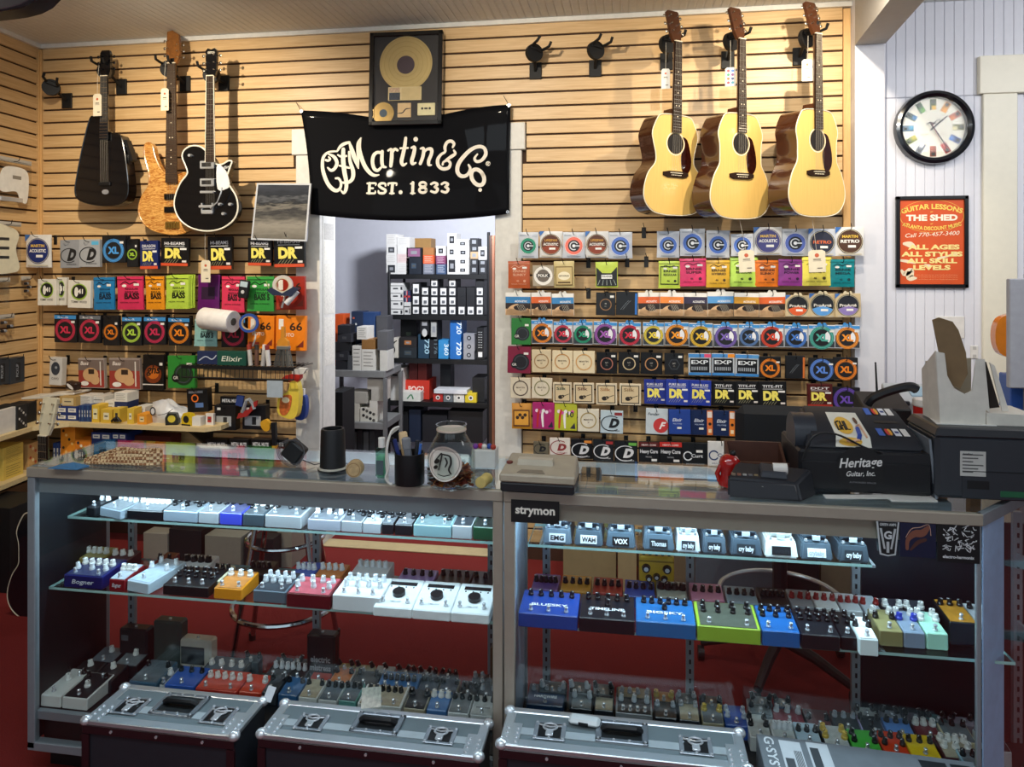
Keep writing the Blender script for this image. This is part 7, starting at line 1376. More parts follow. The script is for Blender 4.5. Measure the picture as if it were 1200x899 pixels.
for i,(a,b_,c_) in enumerate([(968,1090,584.5),(1045,1099,588)]):
    u,v = ct(a,c_),ct(b_,c_+.5); o = MB().hexa([(u.x,u.y,ZC),(v.x,v.y,ZC),(v.x,v.y+.03,ZC),(u.x,u.y+.03,ZC),(u.x,u.y,ZC+.002+.001*i),(v.x,v.y,ZC+.002+.001*i),(v.x,v.y+.03,ZC+.002+.001*i),(u.x,u.y+.03,ZC+.002+.001*i)]).build('paper_slip',M('cfccc4',.7)); tag(o,('white paper slip under the cash register front','small white paper slip at the register corner')[i],'paper','paper slips by the register')
# ---- printer and cardboard display
yp_ = ct(1090,588).y+.012; xp0 = at(1097,560,yp_).x; xp1 = X2+.50; z_ = lambda py,px=1140: at(px,py,yp_).z-ZC
t = thing('printer',((xp0+xp1)/2,yp_,ZC),'dark grey laser printer at the right end of the counter','printer'); w2 = (xp1-xp0)/2; PG = M('2b2e34',.45,n=.05); hp = z_(503)
MB().box(-w2,0,.006,w2,.21,hp*.90,0,.010).build('housing',PG,t); MB().hexa([(-w2-.004,-.003,hp*.88),(w2,-.003,hp*.88),(w2,.21,hp*.88),(-w2-.004,.21,hp*.88),(-w2+.01,.012,hp),(w2,.012,hp),(w2,.20,hp),(-w2+.01,.20,hp)],0,.004).build('lid',M('23262b',.4),t)
MB().box(-w2*.78,-.0015,.012,w2,.001,hp*.42).build('paper_drawer',M('272a30',.45),t); MB().box(-w2*.78,-.0022,hp*.42,w2,.0,hp*.43).build('drawer_gap',BLACK,t)
MB().box(-w2*.74,-.002,hp*.18,-w2*.55,.0005,hp*.30,0,.001).build('port',BLACK,t)
sx_ = at(1125,540,yp_).x-(xp0+xp1)/2; sx1 = at(1155,540,yp_).x-(xp0+xp1)/2
lb = MB().box(sx_,-.0018,z_(558),sx1,.0005,z_(529)).build('rating_label',M('b9b8b2',.6),t); d = Dec(); lw = sx1-sx_; lh = z_(529)-z_(558)
for i in range(6): d.rect(sx_+lw*.08,z_(558)+lh*(.84-.14*i),sx_+lw*(.9-.2*(i % 3)),z_(558)+lh*(.89-.14*i),-.0024,d.c('5a5a58'))
d.text('brother',sx_+lw*.3,z_(558)+lh*.86,lh*.08,-.0026,d.c('33343a'),.02); d.build('label_print',d.mats,lb)
g0,g1 = at(1172,575,yp_).x-(xp0+xp1)/2,at(1200,575,yp_).x-(xp0+xp1)/2; MB().box(g0,-.003,z_(581),g1,.0,z_(574),0,.001).build('green_latch',M('1f5a3a',.4),t)
for i in range(5): MB().box(-w2-.0015,.03,hp*(.62+.05*i),-w2+.0005,.10,hp*(.64+.05*i)).build('vent_slot',BLACK,t)
zp = ZC+hp
o = MB().hexa([(-.09,0,0),(.06,-.002,0),(.08,.1,0),(-.07,.12,0),(-.09,0,.0015),(.06,-.002,.0015),(.08,.1,.0015),(-.07,.12,.0015)]).build('paper_sheet',M('dad8d2',.7),None,(xp0+.11,yp_+.05,zp)); tag(o,'white paper sheet lying on top of the printer','paper')
yk = yp_+.06; xk0,xk1,xk2 = at(1102,500,yk).x,at(1160,500,yk).x,X2+.46
t = thing('cardboard_display',(xk0,yk,zp),'white cardboard display box with brown raised flap on the printer','cardboard box'); KW = M('d4cec2',.7); KB = M('7a6244',.8,n=.12)
zz = lambda py: at(1130,py,yk).z-zp; w_ = xk1-xk0; zz0 = zz(512)
zA = at(1120,500,yk).z-zp
def kpoly(pts,y0,y1,mat,name): MB().prism([((at(a,b__,yk).x-xk0),max(0,at(a,b__,yk).z-zp)) for a,b__ in pts],y0,y1).build(name,mat,t)
kpoly([(1102,512),(1155,512),(1155,480),(1160,484),(1154,421),(1144,421),(1139,458),(1131,462),(1118,455),(1110,440),(1107,414),(1097,412)],0,.004,KW,'front_wall')
kpoly([(1156,512),(1215,512),(1215,487),(1156,484)],-.002,.14,KW,'tray_wall')
kpoly([(1098,376),(1106,373),(1122,378),(1129,388),(1138,415),(1140,440),(1131,458),(1118,452),(1110,436)],.03,.034,KB,'raised_flap')
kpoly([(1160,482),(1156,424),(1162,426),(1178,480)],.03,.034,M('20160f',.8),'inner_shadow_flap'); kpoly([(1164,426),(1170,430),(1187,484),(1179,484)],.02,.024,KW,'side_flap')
MB().hexa([(0,.004,0),(.004,.004,0),(.004,.12,0),(0,.12,0),(-.012,.004,zz(412)),(-.008,.004,zz(412)),(.0,.12,zz(440)),(-.004,.12,zz(440))]).build('left_wall',KW,t)
MB().hexa([(.004,.11,0),(w_,.11,0),(w_,.114,0),(.004,.114,0),(.004,.11,zz(430)),(w_,.11,zz(425)),(w_,.114,zz(425)),(.004,.114,zz(430))]).build('back_wall',M('b0a48e',.8),t)
# ---- desk behind the counter on the right: phone, keypad, cup
yd = YBK+.34; zd = .935
dk_ = thing('desk',(X2+.45,yd+.25,0),'plain white desk behind the counter at right','desk'); MB().box(-.40,-.3,zd-.03,.25,.3,zd,0,.004).build('desktop',M('c9c6bf',.5),dk_)
for sx in (-.37,.22):
    for sy in (-.26,.26): MB().box(sx-.02,sy-.02,0,sx+.02,sy+.02,zd-.03).build('leg',M('8a8a8c',.5),dk_)
GD = None
def dk(px,py): p = on(px,py,zd); return p
q = on(1043,492,zd+.0); q = Vector((at(1043,480,yd+.1).x,yd+.1,zd)); zq = lambda py: at(1043,py,yd+.1).z-zd
t = thing('desk_phone',q,'black desk phone with raised handset behind the register','phone'); MB().hexa([(-.09,0,0),(.08,0,0),(.08,.14,0),(-.09,.14,0),(-.085,.005,zq(480)),(.075,.005,zq(480)),(.075,.135,zq(466)),(-.085,.135,zq(466))],0,.004).build('base',BLACK,t)
MB().tube(smooth_path([(-.075,.0,zq(474)),(-.06,-.01,zq(466)),(0,-.012,zq(457)),(.06,-.012,zq(452)),(.085,-.008,zq(455))],4),.017,8).build('handset',M('15161a',.35),t,smooth=True); MB().cyl((-.012,.10,zq(470)),(-.018,.10,zq(429)),.0045,.003,8).build('antenna',BLACK,t)
qx = at(1083,470,yd+.2); t = thing('keypad',(qx.x,yd+.2,zd),'grey desk phone with screen and keys behind red cup','phone'); zq2 = lambda py: at(1083,py,yd+.2).z-zd
MB().hexa([(-.12,0,0),(.12,0,0),(.12,.12,0),(-.12,.12,0),(-.12,.0,zq2(472)),(.12,.0,zq2(472)),(.11,.12,zq2(455)),(-.11,.12,zq2(455))],0,.004).build('housing',M('a8acb0',.4),t)
for i in range(6): MB().box(-.10+.03*i,-.006,zq2(472)-.012,-.08+.03*i,.012,zq2(472)+.004,0,.002).build('key',M('2c2e34',.4),t)
MB().hexa([(-.03,.035,zq2(467)),(.08,.035,zq2(467)),(.08,.09,zq2(459)),(-.03,.09,zq2(459)),(-.03,.035,zq2(467)+.004),(.08,.035,zq2(467)+.004),(.08,.09,zq2(459)+.004),(-.03,.09,zq2(459)+.004)]).build('screen',M('8fa8b8',.3),t)
qx = at(1087,490,yd+.04); t = thing('red_cup',(qx.x,yd+.04,zd),'red cup with white rim beside the desk phone','cup'); k = ppm(1087,yd+.04); hh = at(1087,468,yd+.04).z-zd
MB().lathe([(14/k,0),(15.2/k,hh*.9),(15/k,hh),(14/k,hh),(13/k,.01)],26).build('cup',M('b01410',.4),t,smooth=True); MB().lathe([(15.3/k,hh*.88),(16/k,hh*.9),(16/k,hh),(15/k,hh)],26).build('rim',M('d8d2ca',.5),t)
qx = at(1063,486,yd); o = MB().hexa([(-.03,0,0),(.04,0,0),(.04,.004,0),(-.03,.004,0),(-.025,.0,.10),(.03,.02,.07),(.03,.024,.07),(-.025,.004,.10)]).build('paper_note',M('b9b6ae',.7),None,(qx.x,yd+.0,zd)); tag(o,'crumpled grey paper note standing between phone and red cup','paper')
# wall plates, monitor back, orange guitar edge
for i,(a,b_,c_,d__,l_) in enumerate([(1097,1130,371,396,'white wall plate behind the cardboard flap'),(1137,1146,405,420,'small white outlet beside the window casing')]):
    u,v = at(a,d__,YB-.004),at(b_,c_,YB-.004); t = thing('wall_plate',((u.x+v.x)/2,YB-.003,(u.z+v.z)/2),l_,'wall plate','wall plates'); MB().box(-(v.x-u.x)/2,-.006,-(v.z-u.z)/2,(v.x-u.x)/2,0,(v.z-u.z)/2,0,.002).build('plate',M('dad8d4',.4),t)
    for j in (-1,1): MB().box(-.008,-.0075,j*.02-.008,.008,-.005,j*.02+.008,0,.001).build('socket',M('b8b6b2',.4),t)
ym = -.62; u,v = at(1183,455,ym),at(1240,327,ym); t = thing('monitor',((u.x+v.x)/2,ym,zd),'light grey monitor back at the right edge','monitor'); MB().box(-(v.x-u.x)/2,0,u.z-zd,(v.x-u.x)/2,.03,v.z-zd,0,.004).build('panel',M('9a9ca4',.5),t); MB().box(-.03,.002,.008,.03,.02,u.z-zd+.02).build('stand',M('55585e',.4),t); MB().box(-.1,-.06,0,.1,.08,.008,0,.003).build('foot',M('55585e',.4),t)
st_ = thing('side_table',(at(1215,480,-.6).x,-.6,0),'low wooden table holding the monitor at right edge','table'); MB().box(-.28,-.05,zd-.032,.45,.34,zd-.001,0,.004).build('tabletop',M('b89a6a',.5),st_)
for sx in (-.25,.42):
    for sy in (-.02,.3): MB().box(sx-.02,sy-.02,0,sx+.02,sy+.02,zd-.03).build('leg',M('8a6a40',.5),st_)
o = at(1178,394,-.42); t = thing('orange_guitar',o,'orange guitar body edge peeking out beside the monitor','guitar'); MB().prism(resample([(-.04,0),(-.02,.075),(.05,.1),(.13,.08),(.15,0),(.13,-.08),(.05,-.1),(-.02,-.075)],4),0,.045).build('body',M('d07a1e',.2,coat=.6),t,smooth=True,ang=50); MB().cyl((.05,.02,-.095),(.05,.02,zd-o.z),.012).build('stand_post',BLACK,t); MB().box(.03,.0,.09,.07,.02,.13,0,.004).build('neck_stub',NECKW,t)
u = at(1184,470,-.55); o = MB().box(0,0,0,.16,.1,at(1184,440,-.55).z-zd,0,.004).build('blue_box',M('2a4f9a',.4),None,(u.x,-.55,zd)); tag(o,'blue box standing under the grey monitor','box')
# black drafting chair behind the right case
c = at(928,500,YC+2.80); t = thing('drafting_chair',(c.x,c.y,0),'black drafting chair with chrome foot ring behind the register','chair'); zt2 = at(928,476,c.y).z
BKF = M('0b0c10',.75)
MB().box(-.20,-.03,zt2-.36,.20,.03,zt2,0,.028).build('backrest',BKF,t); MB().lathe([(.02,.66),(.21,.67),(.225,.70),(.20,.74),(.02,.75)],26,0,(0,.22,0)).build('seat',BKF,t,smooth=True); MB().cyl((0,.22,.12),(0,.22,.67),.028).build('gas_column',M('1a1a1e',.4),t); MB().tube([(0,.02,zt2-.25),(0,.04,.66),(0,.2,.66)],.015).build('back_bar',BLACK,t)
MB().tube([(.23*math.cos(a),.22+.23*math.sin(a),.30) for a in [2*math.pi*j/36 for j in range(36)]],.009,8,0,True).build('foot_ring',CHROME,t,smooth=True)
for i in range(5):
    a = 2*math.pi*i/5+.5; e = Vector((.30*math.cos(a),.22+.30*math.sin(a),.07)); MB().tube([(0,.22,.13),tuple((e+Vector((0,.22,.13)))/2+Vector((0,0,.012))),tuple(e)],[.024,.020,.016],8).build('base_arm',M('101114',.5),t,smooth=True); MB().cyl((e.x-.012,e.y,.028),(e.x+.012,e.y,.028),.027,n=14).build('caster',BLACK,t)
# ================================================================== PEDALS
def knob_mesh(r,h,col,top=None):
    mb = MB(); mb.lathe([(r,0),(r*1.0,h*.35),(r*.82,h*.45),(r*.76,h),(r*.6,h*1.04),(.0001,h*1.04)],12,0); mb.box(-r*.08,-r*.8,h*1.04,r*.08,0,h*1.09,1); return mb.mesh('knob',[M(col,.35),M(top or 'd8d8d8',.5)],True)
KN = {'b': knob_mesh(.0062,.012,'0d0e11'),'w': knob_mesh(.0075,.013,'e6e4de','33343a'),'s': knob_mesh(.0058,.011,'b9bec6','33343a'),'r': knob_mesh(.0065,.012,'8a1f1a'),'y': knob_mesh(.007,.013,'d8b44a','33343a'),'c': knob_mesh(.0065,.014,'d6dade','33343a'),'B': knob_mesh(.009,.013,'0d0e11'),'v': knob_mesh(.0075,.012,'2c3aa8'),'k': knob_mesh(.0055,.010,'15161a')}
mb = MB(); mb.lathe([(.0065,0),(.0065,.003),(.0042,.0035),(.0042,.009),(.0052,.010),(.0052,.0145),(.0035,.016),(.0001,.016)],12); SW = mb.mesh('footswitch',CHROME,True)
mb = MB(); mb.cyl((0,0,0),(0,0,.006),.0028,.0016,8); mb.sphere((0,0,.009),.0028,0,8); TG = mb.mesh('toggle',CHROME,True)
_cnt8 = {}
def pedal(x0,x1,y,z,h,d,col,desc,where,knobs=((3,.78,'b'),),sw=(1,),top=None,h2=None,text=None,tcol='e8e8ea',rough=.3,yaw=0,led=False,inset=.14,swy=.16,front=None,group=None):
    """stomp box: x0..x1 at its front edge y, standing on z"""
    w = x1-x0; h2 = h+.010 if h2 is None else h2
    if z > .5 and z < .7 and not sw: h -= .012; h2 -= .014
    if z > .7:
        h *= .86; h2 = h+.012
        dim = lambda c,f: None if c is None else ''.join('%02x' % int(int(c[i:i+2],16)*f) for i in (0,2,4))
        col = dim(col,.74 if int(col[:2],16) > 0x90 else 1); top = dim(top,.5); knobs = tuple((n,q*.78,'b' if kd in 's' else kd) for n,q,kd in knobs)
    if top is None and z < .3 and max(int(col[i:i+2],16) for i in (0,2,4))-min(int(col[i:i+2],16) for i in (0,2,4)) < 70 and random.random() < .7: top = random.choice(['8f979c','23282e','b4b8b6','5a646c','a89c84','3a4a5c','6c7478'])
    _cnt8[where] = _cnt8.get(where,0)+1
    lab = '%s, %s from left %s' % (desc,ordw(_cnt8[where]),where)
    t = thing('effects_pedal',((x0+x1)/2,y,z),lab,'effects pedal',group or 'guitar pedals in the display cases',(0,0,yaw))
    MB().hexa([(-w/2,0,0),(w/2,0,0),(w/2,d,0),(-w/2,d,0),(-w/2,.002,h),(w/2,.002,h),(w/2,d,h2),(-w/2,d,h2)],0,.0025).build('body',M(col,rough,.0,n=.05),t)
    zt = lambda q: h+(h2-h)*q/d
    tilt = math.atan2(h2-h,d)
    if top:
        MB().hexa([(-w*.45,d*.04,zt(d*.04)-.001),(w*.45,d*.04,zt(d*.04)-.001),(w*.45,d*.96,zt(d*.96)-.001),(-w*.45,d*.96,zt(d*.96)-.001),(-w*.45,d*.04,zt(d*.04)+.0012),(w*.45,d*.04,zt(d*.04)+.0012),(w*.45,d*.96,zt(d*.96)+.0012),(-w*.45,d*.96,zt(d*.96)+.0012)]).build('face_plate',M(top,.4,n=.25,sc=60),t)
    for n,q,kd in knobs:
        for i in range(n):
            x = (-.5+inset+(1-2*inset)*(i/(n-1) if n > 1 else .5))*w; inst('knob',KN[kd],t,(x,q*d,zt(q*d)+.0008),(tilt,0,random.uniform(-2,2)),(1.3,1.3,1.45))
    for n in sw:
        for i in range(n): inst('footswitch',SW,t,((-.5+.2+.6*(i/(n-1) if n > 1 else .5))*w,swy*d,zt(swy*d)+.0008),(tilt,0,0))
    if led: inst('toggle',TG,t,(0,.45*d,zt(.45*d)+.0008))
    dd = Dec()
    if text:
        T_ = Matrix.Translation((0,.34*d,zt(.34*d)+.0018)) @ Matrix.Rotation(tilt-math.pi/2,4,'X'); dd.T = T_; dd.text(text,0,0,min(.012,.11*w),0,dd.c(tcol),.02,.62*w); dd.T = None
    if front: dd.text(front,0,h*.36,h*.34,-.0008,dd.c('d8dce4'),.01,w*.55,shear=.2)
    if dd.v: dd.build('lettering',dd.mats,t)
    return t
def prow(lst,y,z,where,group=None):
    for e in lst:
        px0,px1 = e[0],e[1]; dy = e[7].pop('dy',0) if len(e) > 7 else 0; kw = dict(e[7]) if len(e) > 7 else {}
        yy = y+dy; a,b = at(px0,600,yy).x+.0006,at(px1,600,yy).x-.0006
        pedal(a,b,yy,z,e[2],e[3],e[4],e[5],where,e[6],group=group,**kw)
B3,W3 = ((3,.78,'b'),),((3,.78,'w'),)
zu = ZU+.0005; yu = YU+.004
WL = 'on left case upper shelf'
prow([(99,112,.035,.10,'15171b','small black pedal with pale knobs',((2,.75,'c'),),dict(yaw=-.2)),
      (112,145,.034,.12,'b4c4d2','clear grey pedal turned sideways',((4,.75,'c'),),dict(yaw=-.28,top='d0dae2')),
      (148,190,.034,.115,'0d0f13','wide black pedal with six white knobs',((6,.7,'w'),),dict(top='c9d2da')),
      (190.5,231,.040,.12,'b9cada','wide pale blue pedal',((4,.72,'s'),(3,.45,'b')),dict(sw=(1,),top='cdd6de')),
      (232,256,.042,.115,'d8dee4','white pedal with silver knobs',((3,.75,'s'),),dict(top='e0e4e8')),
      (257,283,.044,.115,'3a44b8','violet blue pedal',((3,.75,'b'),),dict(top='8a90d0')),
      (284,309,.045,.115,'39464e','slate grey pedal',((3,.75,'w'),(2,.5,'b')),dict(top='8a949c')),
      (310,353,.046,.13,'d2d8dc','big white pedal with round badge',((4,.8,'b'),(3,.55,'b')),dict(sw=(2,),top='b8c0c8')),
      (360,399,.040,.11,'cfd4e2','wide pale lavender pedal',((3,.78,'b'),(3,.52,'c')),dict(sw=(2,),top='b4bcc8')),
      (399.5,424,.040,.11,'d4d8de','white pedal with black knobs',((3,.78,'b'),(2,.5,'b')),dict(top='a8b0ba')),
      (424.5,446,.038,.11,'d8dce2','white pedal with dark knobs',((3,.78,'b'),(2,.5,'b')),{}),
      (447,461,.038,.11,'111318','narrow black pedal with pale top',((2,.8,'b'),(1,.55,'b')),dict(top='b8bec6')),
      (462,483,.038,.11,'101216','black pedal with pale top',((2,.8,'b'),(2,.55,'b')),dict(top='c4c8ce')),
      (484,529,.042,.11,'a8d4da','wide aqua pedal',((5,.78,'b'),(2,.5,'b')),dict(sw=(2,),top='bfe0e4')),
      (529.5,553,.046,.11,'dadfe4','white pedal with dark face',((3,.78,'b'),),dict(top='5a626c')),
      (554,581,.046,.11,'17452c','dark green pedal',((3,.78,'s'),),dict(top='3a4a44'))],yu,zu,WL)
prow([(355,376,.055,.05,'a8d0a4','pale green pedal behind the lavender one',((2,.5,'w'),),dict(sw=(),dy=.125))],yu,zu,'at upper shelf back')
WM = 'on left middle shelf front row'; zm = ZM+.0005; ym_ = YM+.004
prow([(74,120,.040,.12,'101a5a','navy pedal with white knobs',((5,.62,'w'),(3,.35,'c')),dict(sw=(2,),top='2a3052',front='Bogner')),
      (127,146,.036,.10,'7a141c','small red pedal with white knobs',((3,.6,'w'),),dict(top='a8b0ba',front='Bogner')),
      (146,176,.034,.16,'b4c2cc','long pale blue pedal with side jacks',((2,.8,'c'),(2,.55,'c')),dict(top='a9bac8',yaw=-.18)),
      (190,244,.032,.12,'101317','wide black pedal with black knobs',((6,.72,'b'),(5,.48,'b')),dict(sw=(3,))),
      (237,257,.032,.10,'c9c4a8','small cream pedal',((3,.7,'b'),),dict(dy=.05)),
      (250,283,.034,.11,'d88a1c','orange pedal with white knobs',((3,.72,'w'),),dict(top='b9783a',sw=(2,))),
      (296,335,.036,.12,'5a6a76','slate pedal with clear knobs',((4,.70,'c'),(4,.45,'c')),dict(top='2a3038',sw=(2,))),
      (335,387,.042,.10,'5a1018','dark red pedal with silver panel',((4,.72,'c'),(3,.4,'c')),dict(top='b0505a',sw=(2,),dy=-.015)),
      (389,446,.046,.115,'d6dadc','large white pedal with four switches',((5,.8,'c'),(4,.5,'c')),dict(sw=(3,),dy=-.012))],ym_,zm,WM)
prow([(88,118,.05,.09,'9a8a4e','olive pedal with pale knobs',((4,.5,'w'),),dict(sw=())),(122,148,.05,.08,'4a1a22','maroon pedal with white knobs',((3,.5,'w'),),dict(sw=())),(174,190,.042,.10,'6a1c20','small dark red pedal',((2,.5,'b'),),dict(sw=())),(206,240,.045,.09,'d6d8da','white pedal with black knobs',((4,.5,'B'),),dict(sw=())),(285,312,.040,.09,'16181d','flat black pedal',((4,.5,'b'),),dict(sw=())),(340,366,.046,.09,'3a5ab0','blue pedal with clear knobs',((4,.45,'c'),),dict(sw=())),(368,400,.05,.08,'c87a3a','pedal with orange clear knobs',((4,.5,'c'),),dict(sw=())),(410,452,.064,.09,'c9cdd0','white pedal behind the large white one',((5,.55,'c'),),dict(sw=())),(462,505,.042,.10,'8a72a8','purple pedal with black knobs',((4,.6,'b'),),dict(sw=())),(508,548,.045,.11,'1b1c20','black pedal with brown stripe',((4,.6,'b'),),dict(sw=(),top='3a2a22')),(549,579,.045,.11,'16171b','black ribbed pedal',((3,.6,'b'),),dict(sw=()))],ym_+.128,zm,'on left middle shelf back row')
# three white loop pedals that overhang the shelf
for i,(a,b_) in enumerate([(437,482),(482.5,527.5),(528,573)]):
    yy = YF+.035; x0_,x1_ = at(a,700,yy).x,at(b_,700,yy).x; w = x1_-x0_; d = .145
    t = thing('effects_pedal',((x0_+x1_)/2,yy,ZM+.0005),'white sloped pedal with big black dial, %s of three at shelf end' % ordw(i+1),'effects pedal','white dial pedals')
    h0,h1 = .028,.052; MB().hexa([(-w/2,0,0),(w/2,0,0),(w/2,d,0),(-w/2,d,0),(-w/2,.003,h0),(w/2,.003,h0),(w/2,d,h1),(-w/2,d,h1)],0,.003).build('body',M('d9dcdc',.35),t)
    T_ = Matrix.Translation((0,0,h0)) @ Matrix.Rotation(math.atan2(h1-h0,d),4,'X')
    def pt(mb): mb.T = T_; return mb
    pt(MB()).cyl((0,.068,0),(0,.068,.012),.019,n=22).build('dial',M('101114',.3),t,smooth=True); pt(MB()).box(-w*.36,.112,.0,w*.36,.128,.0015).build('display_strip',M('15161a',.2),t)
    for sx in (-1,1): inst('footswitch',SW,t,tuple(T_ @ Vector((sx*w*.32,.03,.0005))))
    for j in range(4): pt(MB()).cyl((-w*.3+w*.2*j,.104,0),(-w*.3+w*.2*j,.104,.002),.0025,n=8).build('button',M('33343a',.4),t)
    dd = Dec(); dd.T = T_ @ Matrix.Translation((0,.028,.0016)) @ Matrix.Rotation(-math.pi/2,4,'X'); dd.text('TIMELOOP',0,0,.006,0,dd.c('6a6e72'),.01,w*.3); dd.T = None; dd.build('lettering',dd.mats,t)
# right case, middle shelf
WR = 'on right middle shelf front row'; yrr = YF+.04
prow([(607,677,.040,.13,'1a3f8c','wide royal blue pedal',((5,.78,'b'),),dict(sw=(3,),text='BLUESKY')),(678,744,.040,.13,'10141c','wide black pedal',((5,.80,'b'),(1,.55,'b')),dict(sw=(3,),text='TIMELINE')),(745,816,.042,.13,'1f5f98','wide sea blue pedal',((6,.78,'b'),(1,.55,'b')),dict(sw=(3,),text='BIGSKY')),(817,892,.042,.13,'8fae36','wide olive green pedal',((4,.80,'b'),(4,.58,'b')),dict(sw=(2,),top='4a4f44')),(893,938,.042,.13,'1d5a9a','blue pedal with black knobs',((4,.80,'b'),(3,.58,'b')),dict(sw=(2,))),(939,985,.040,.13,'14161c','black pedal with knob rows',((4,.80,'b'),(4,.58,'b')),dict(sw=(2,))),(985.5,1006,.036,.13,'0f1116','small black pedal',((2,.8,'b'),(2,.55,'b')),dict(dy=.01)),(1007,1030,.044,.11,'dbe6e4','mint white pedal with black knobs',((2,.8,'b'),(2,.55,'b')),dict(dy=-.01,top='e8eeec')),(1031,1059,.042,.11,'8a8256','khaki pedal with white knobs',((2,.8,'w'),(2,.58,'b')),dict(dy=.05)),(1059.5,1085,.042,.11,'7f8ea0','blue grey pedal with violet knobs',((2,.8,'w'),(2,.58,'v')),dict(dy=.05)),(1086,1112,.044,.11,'a9dcc2','mint pedal with white knobs',((2,.8,'w'),(2,.58,'w')),dict(dy=.05)),(1113,1147,.062,.12,'0d0e12','black pedal with amber top',((3,.75,'b'),),dict(dy=.085,top='b9802a'))],yrr,zm,WR)
prow([(622,654,.048,.10,'6a4a84','purple pedal with black knobs',((5,.5,'b'),),dict(sw=())),(656,692,.050,.10,'c88a2c','amber pedal',((4,.5,'b'),),dict(sw=())),(694,730,.050,.10,'9c2a20','red pedal',((4,.5,'b'),),dict(sw=())),(732,768,.048,.10,'2a4a9a','blue pedal',((4,.5,'b'),),dict(sw=())),(770,806,.052,.10,'a8a89a','grey pedal with dark knobs',((4,.5,'B'),),dict(sw=())),(810,850,.052,.10,'c07a94','pink pedal',((4,.5,'b'),),dict(sw=())),(852,890,.050,.10,'8a9aa4','pale steel pedal',((4,.5,'b'),),dict(sw=())),(892,926,.052,.10,'202226','black pedal',((5,.5,'b'),),dict(sw=())),(928,956,.052,.10,'8a8e92','silver pedal with red knobs',((3,.5,'r'),),dict(sw=())),(957,985,.052,.10,'d2d4d2','white pedal with red knobs',((3,.5,'r'),),dict(sw=())),(987,1012,.050,.10,'b9bec0','pale pedal with red knobs',((3,.5,'r'),),dict(sw=())),(1014,1036,.048,.10,'a8b0b4','grey pedal with red knobs',((2,.5,'r'),),dict(sw=())),(1040,1064,.048,.09,'2a2c34','dark pedal with white knobs',((2,.5,'w'),),dict(sw=())),(1066,1090,.048,.09,'33363e','charcoal pedal with white knobs',((2,.5,'w'),),dict(sw=()))],yrr+.165,zm,'on right middle shelf back row')
# upright gold pedal
q = at(770,695,YBK-.045); x0_,x1_ = at(749,690,q.y).x,at(790,690,q.y).x; w = x1_-x0_; hq = at(770,653,q.y).z-ZM
t = thing('effects_pedal',((x0_+x1_)/2,q.y,ZM+.0005),'gold pedal standing upright behind the blue pedals','effects pedal'); MB().box(-w/2,0,0,w/2,.03,hq,0,.004).build('body',M('c8a032',.3),t); MB().box(-w/2,-.001,hq*.86,w/2,.0,hq*.9).build('trim_line',M('8a6a1c',.4),t)
for sx,z,r in ((-.3,.70,.014),(.3,.70,.014),(-.22,.45,.011),(0,.5,.011),(.22,.45,.011)): o = MB().cyl((sx*w,0,z*hq),(sx*w,-.012,z*hq),r,r*.8,16).build('knob',M('15161a',.35),t,smooth=True); MB().disc(sx*w,z*hq,r*.5,-.0125,0,12).build('knob_cap',M('c9ccd0',.3),o)
for j in range(5): MB().cyl((-.36*w+.18*w*j,.015,hq),(-.36*w+.18*w*j,.015,hq+.006),.005,n=10).build('jack',BLACK,t)
# right case, upper shelf: wah pedals
def wah(px0,px1,col,name,txt_,y=None,z=None,tread='0e1014',lab='c9ced4',lc='15171b',h=.05):
    y = YU+.004 if y is None else y; z = ZU+.0005 if z is None else z; a,b = at(px0,640,y).x,at(px1,640,y).x; w = b-a; d = .16
    t = thing('wah_pedal',((a+b)/2,y,z),name,'wah pedal','wah pedals on the right case upper shelf')
    MB().hexa([(-w/2,0,0),(w/2,0,0),(w/2,d,0),(-w/2,d,0),(-w*.42,.008,h),(w*.42,.008,h),(w*.42,d,h),(-w*.42,d,h)],0,.005,2).build('base',M(col,.35),t,smooth=True)
    MB().hexa([(-w*.34,.03,h),(w*.34,.03,h),(w*.36,d-.005,h),(-w*.36,d-.005,h),(-w*.33,.012,h+.018),(w*.33,.012,h+.018),(w*.36,d-.005,h+.042),(-w*.36,d-.005,h+.042)],0,.003).build('treadle',M(col,.4),t)
    MB().hexa([(-w*.29,.018,h+.020),(w*.29,.018,h+.020),(w*.32,d-.01,h+.043),(-w*.32,d-.01,h+.043),(-w*.29,.018,h+.024),(w*.29,.018,h+.024),(w*.32,d-.01,h+.047),(-w*.32,d-.01,h+.047)]).build('rubber_pad',M(tread,.8),t)
    for sx in (-1,1): MB().cyl((sx*w*.30,.012,h*.98),(sx*w*.30,.012,h+.006),.004,n=8).build('bolt',CHROME,t)
    MB().box(-w*.12,.008,h+.004,w*.12,.012,h+.016).build('price_sticker',M('a8b0b8',.6),t)
    d_ = Dec(); zz = h*.42; ang = lambda z_: .008*z_/h
    d_.rect(-w*.28,zz-h*.24,w*.28,zz+h*.24,-.0012,d_.c(lab)); d_.text(txt_,0,zz-h*.13,h*.26,-.0018,d_.c(lc),.03,w*.46); d_.v = [(x,y_+ang(z_),z_) for x,y_,z_ in d_.v]; d_.build('name_plate',d_.mats,t)
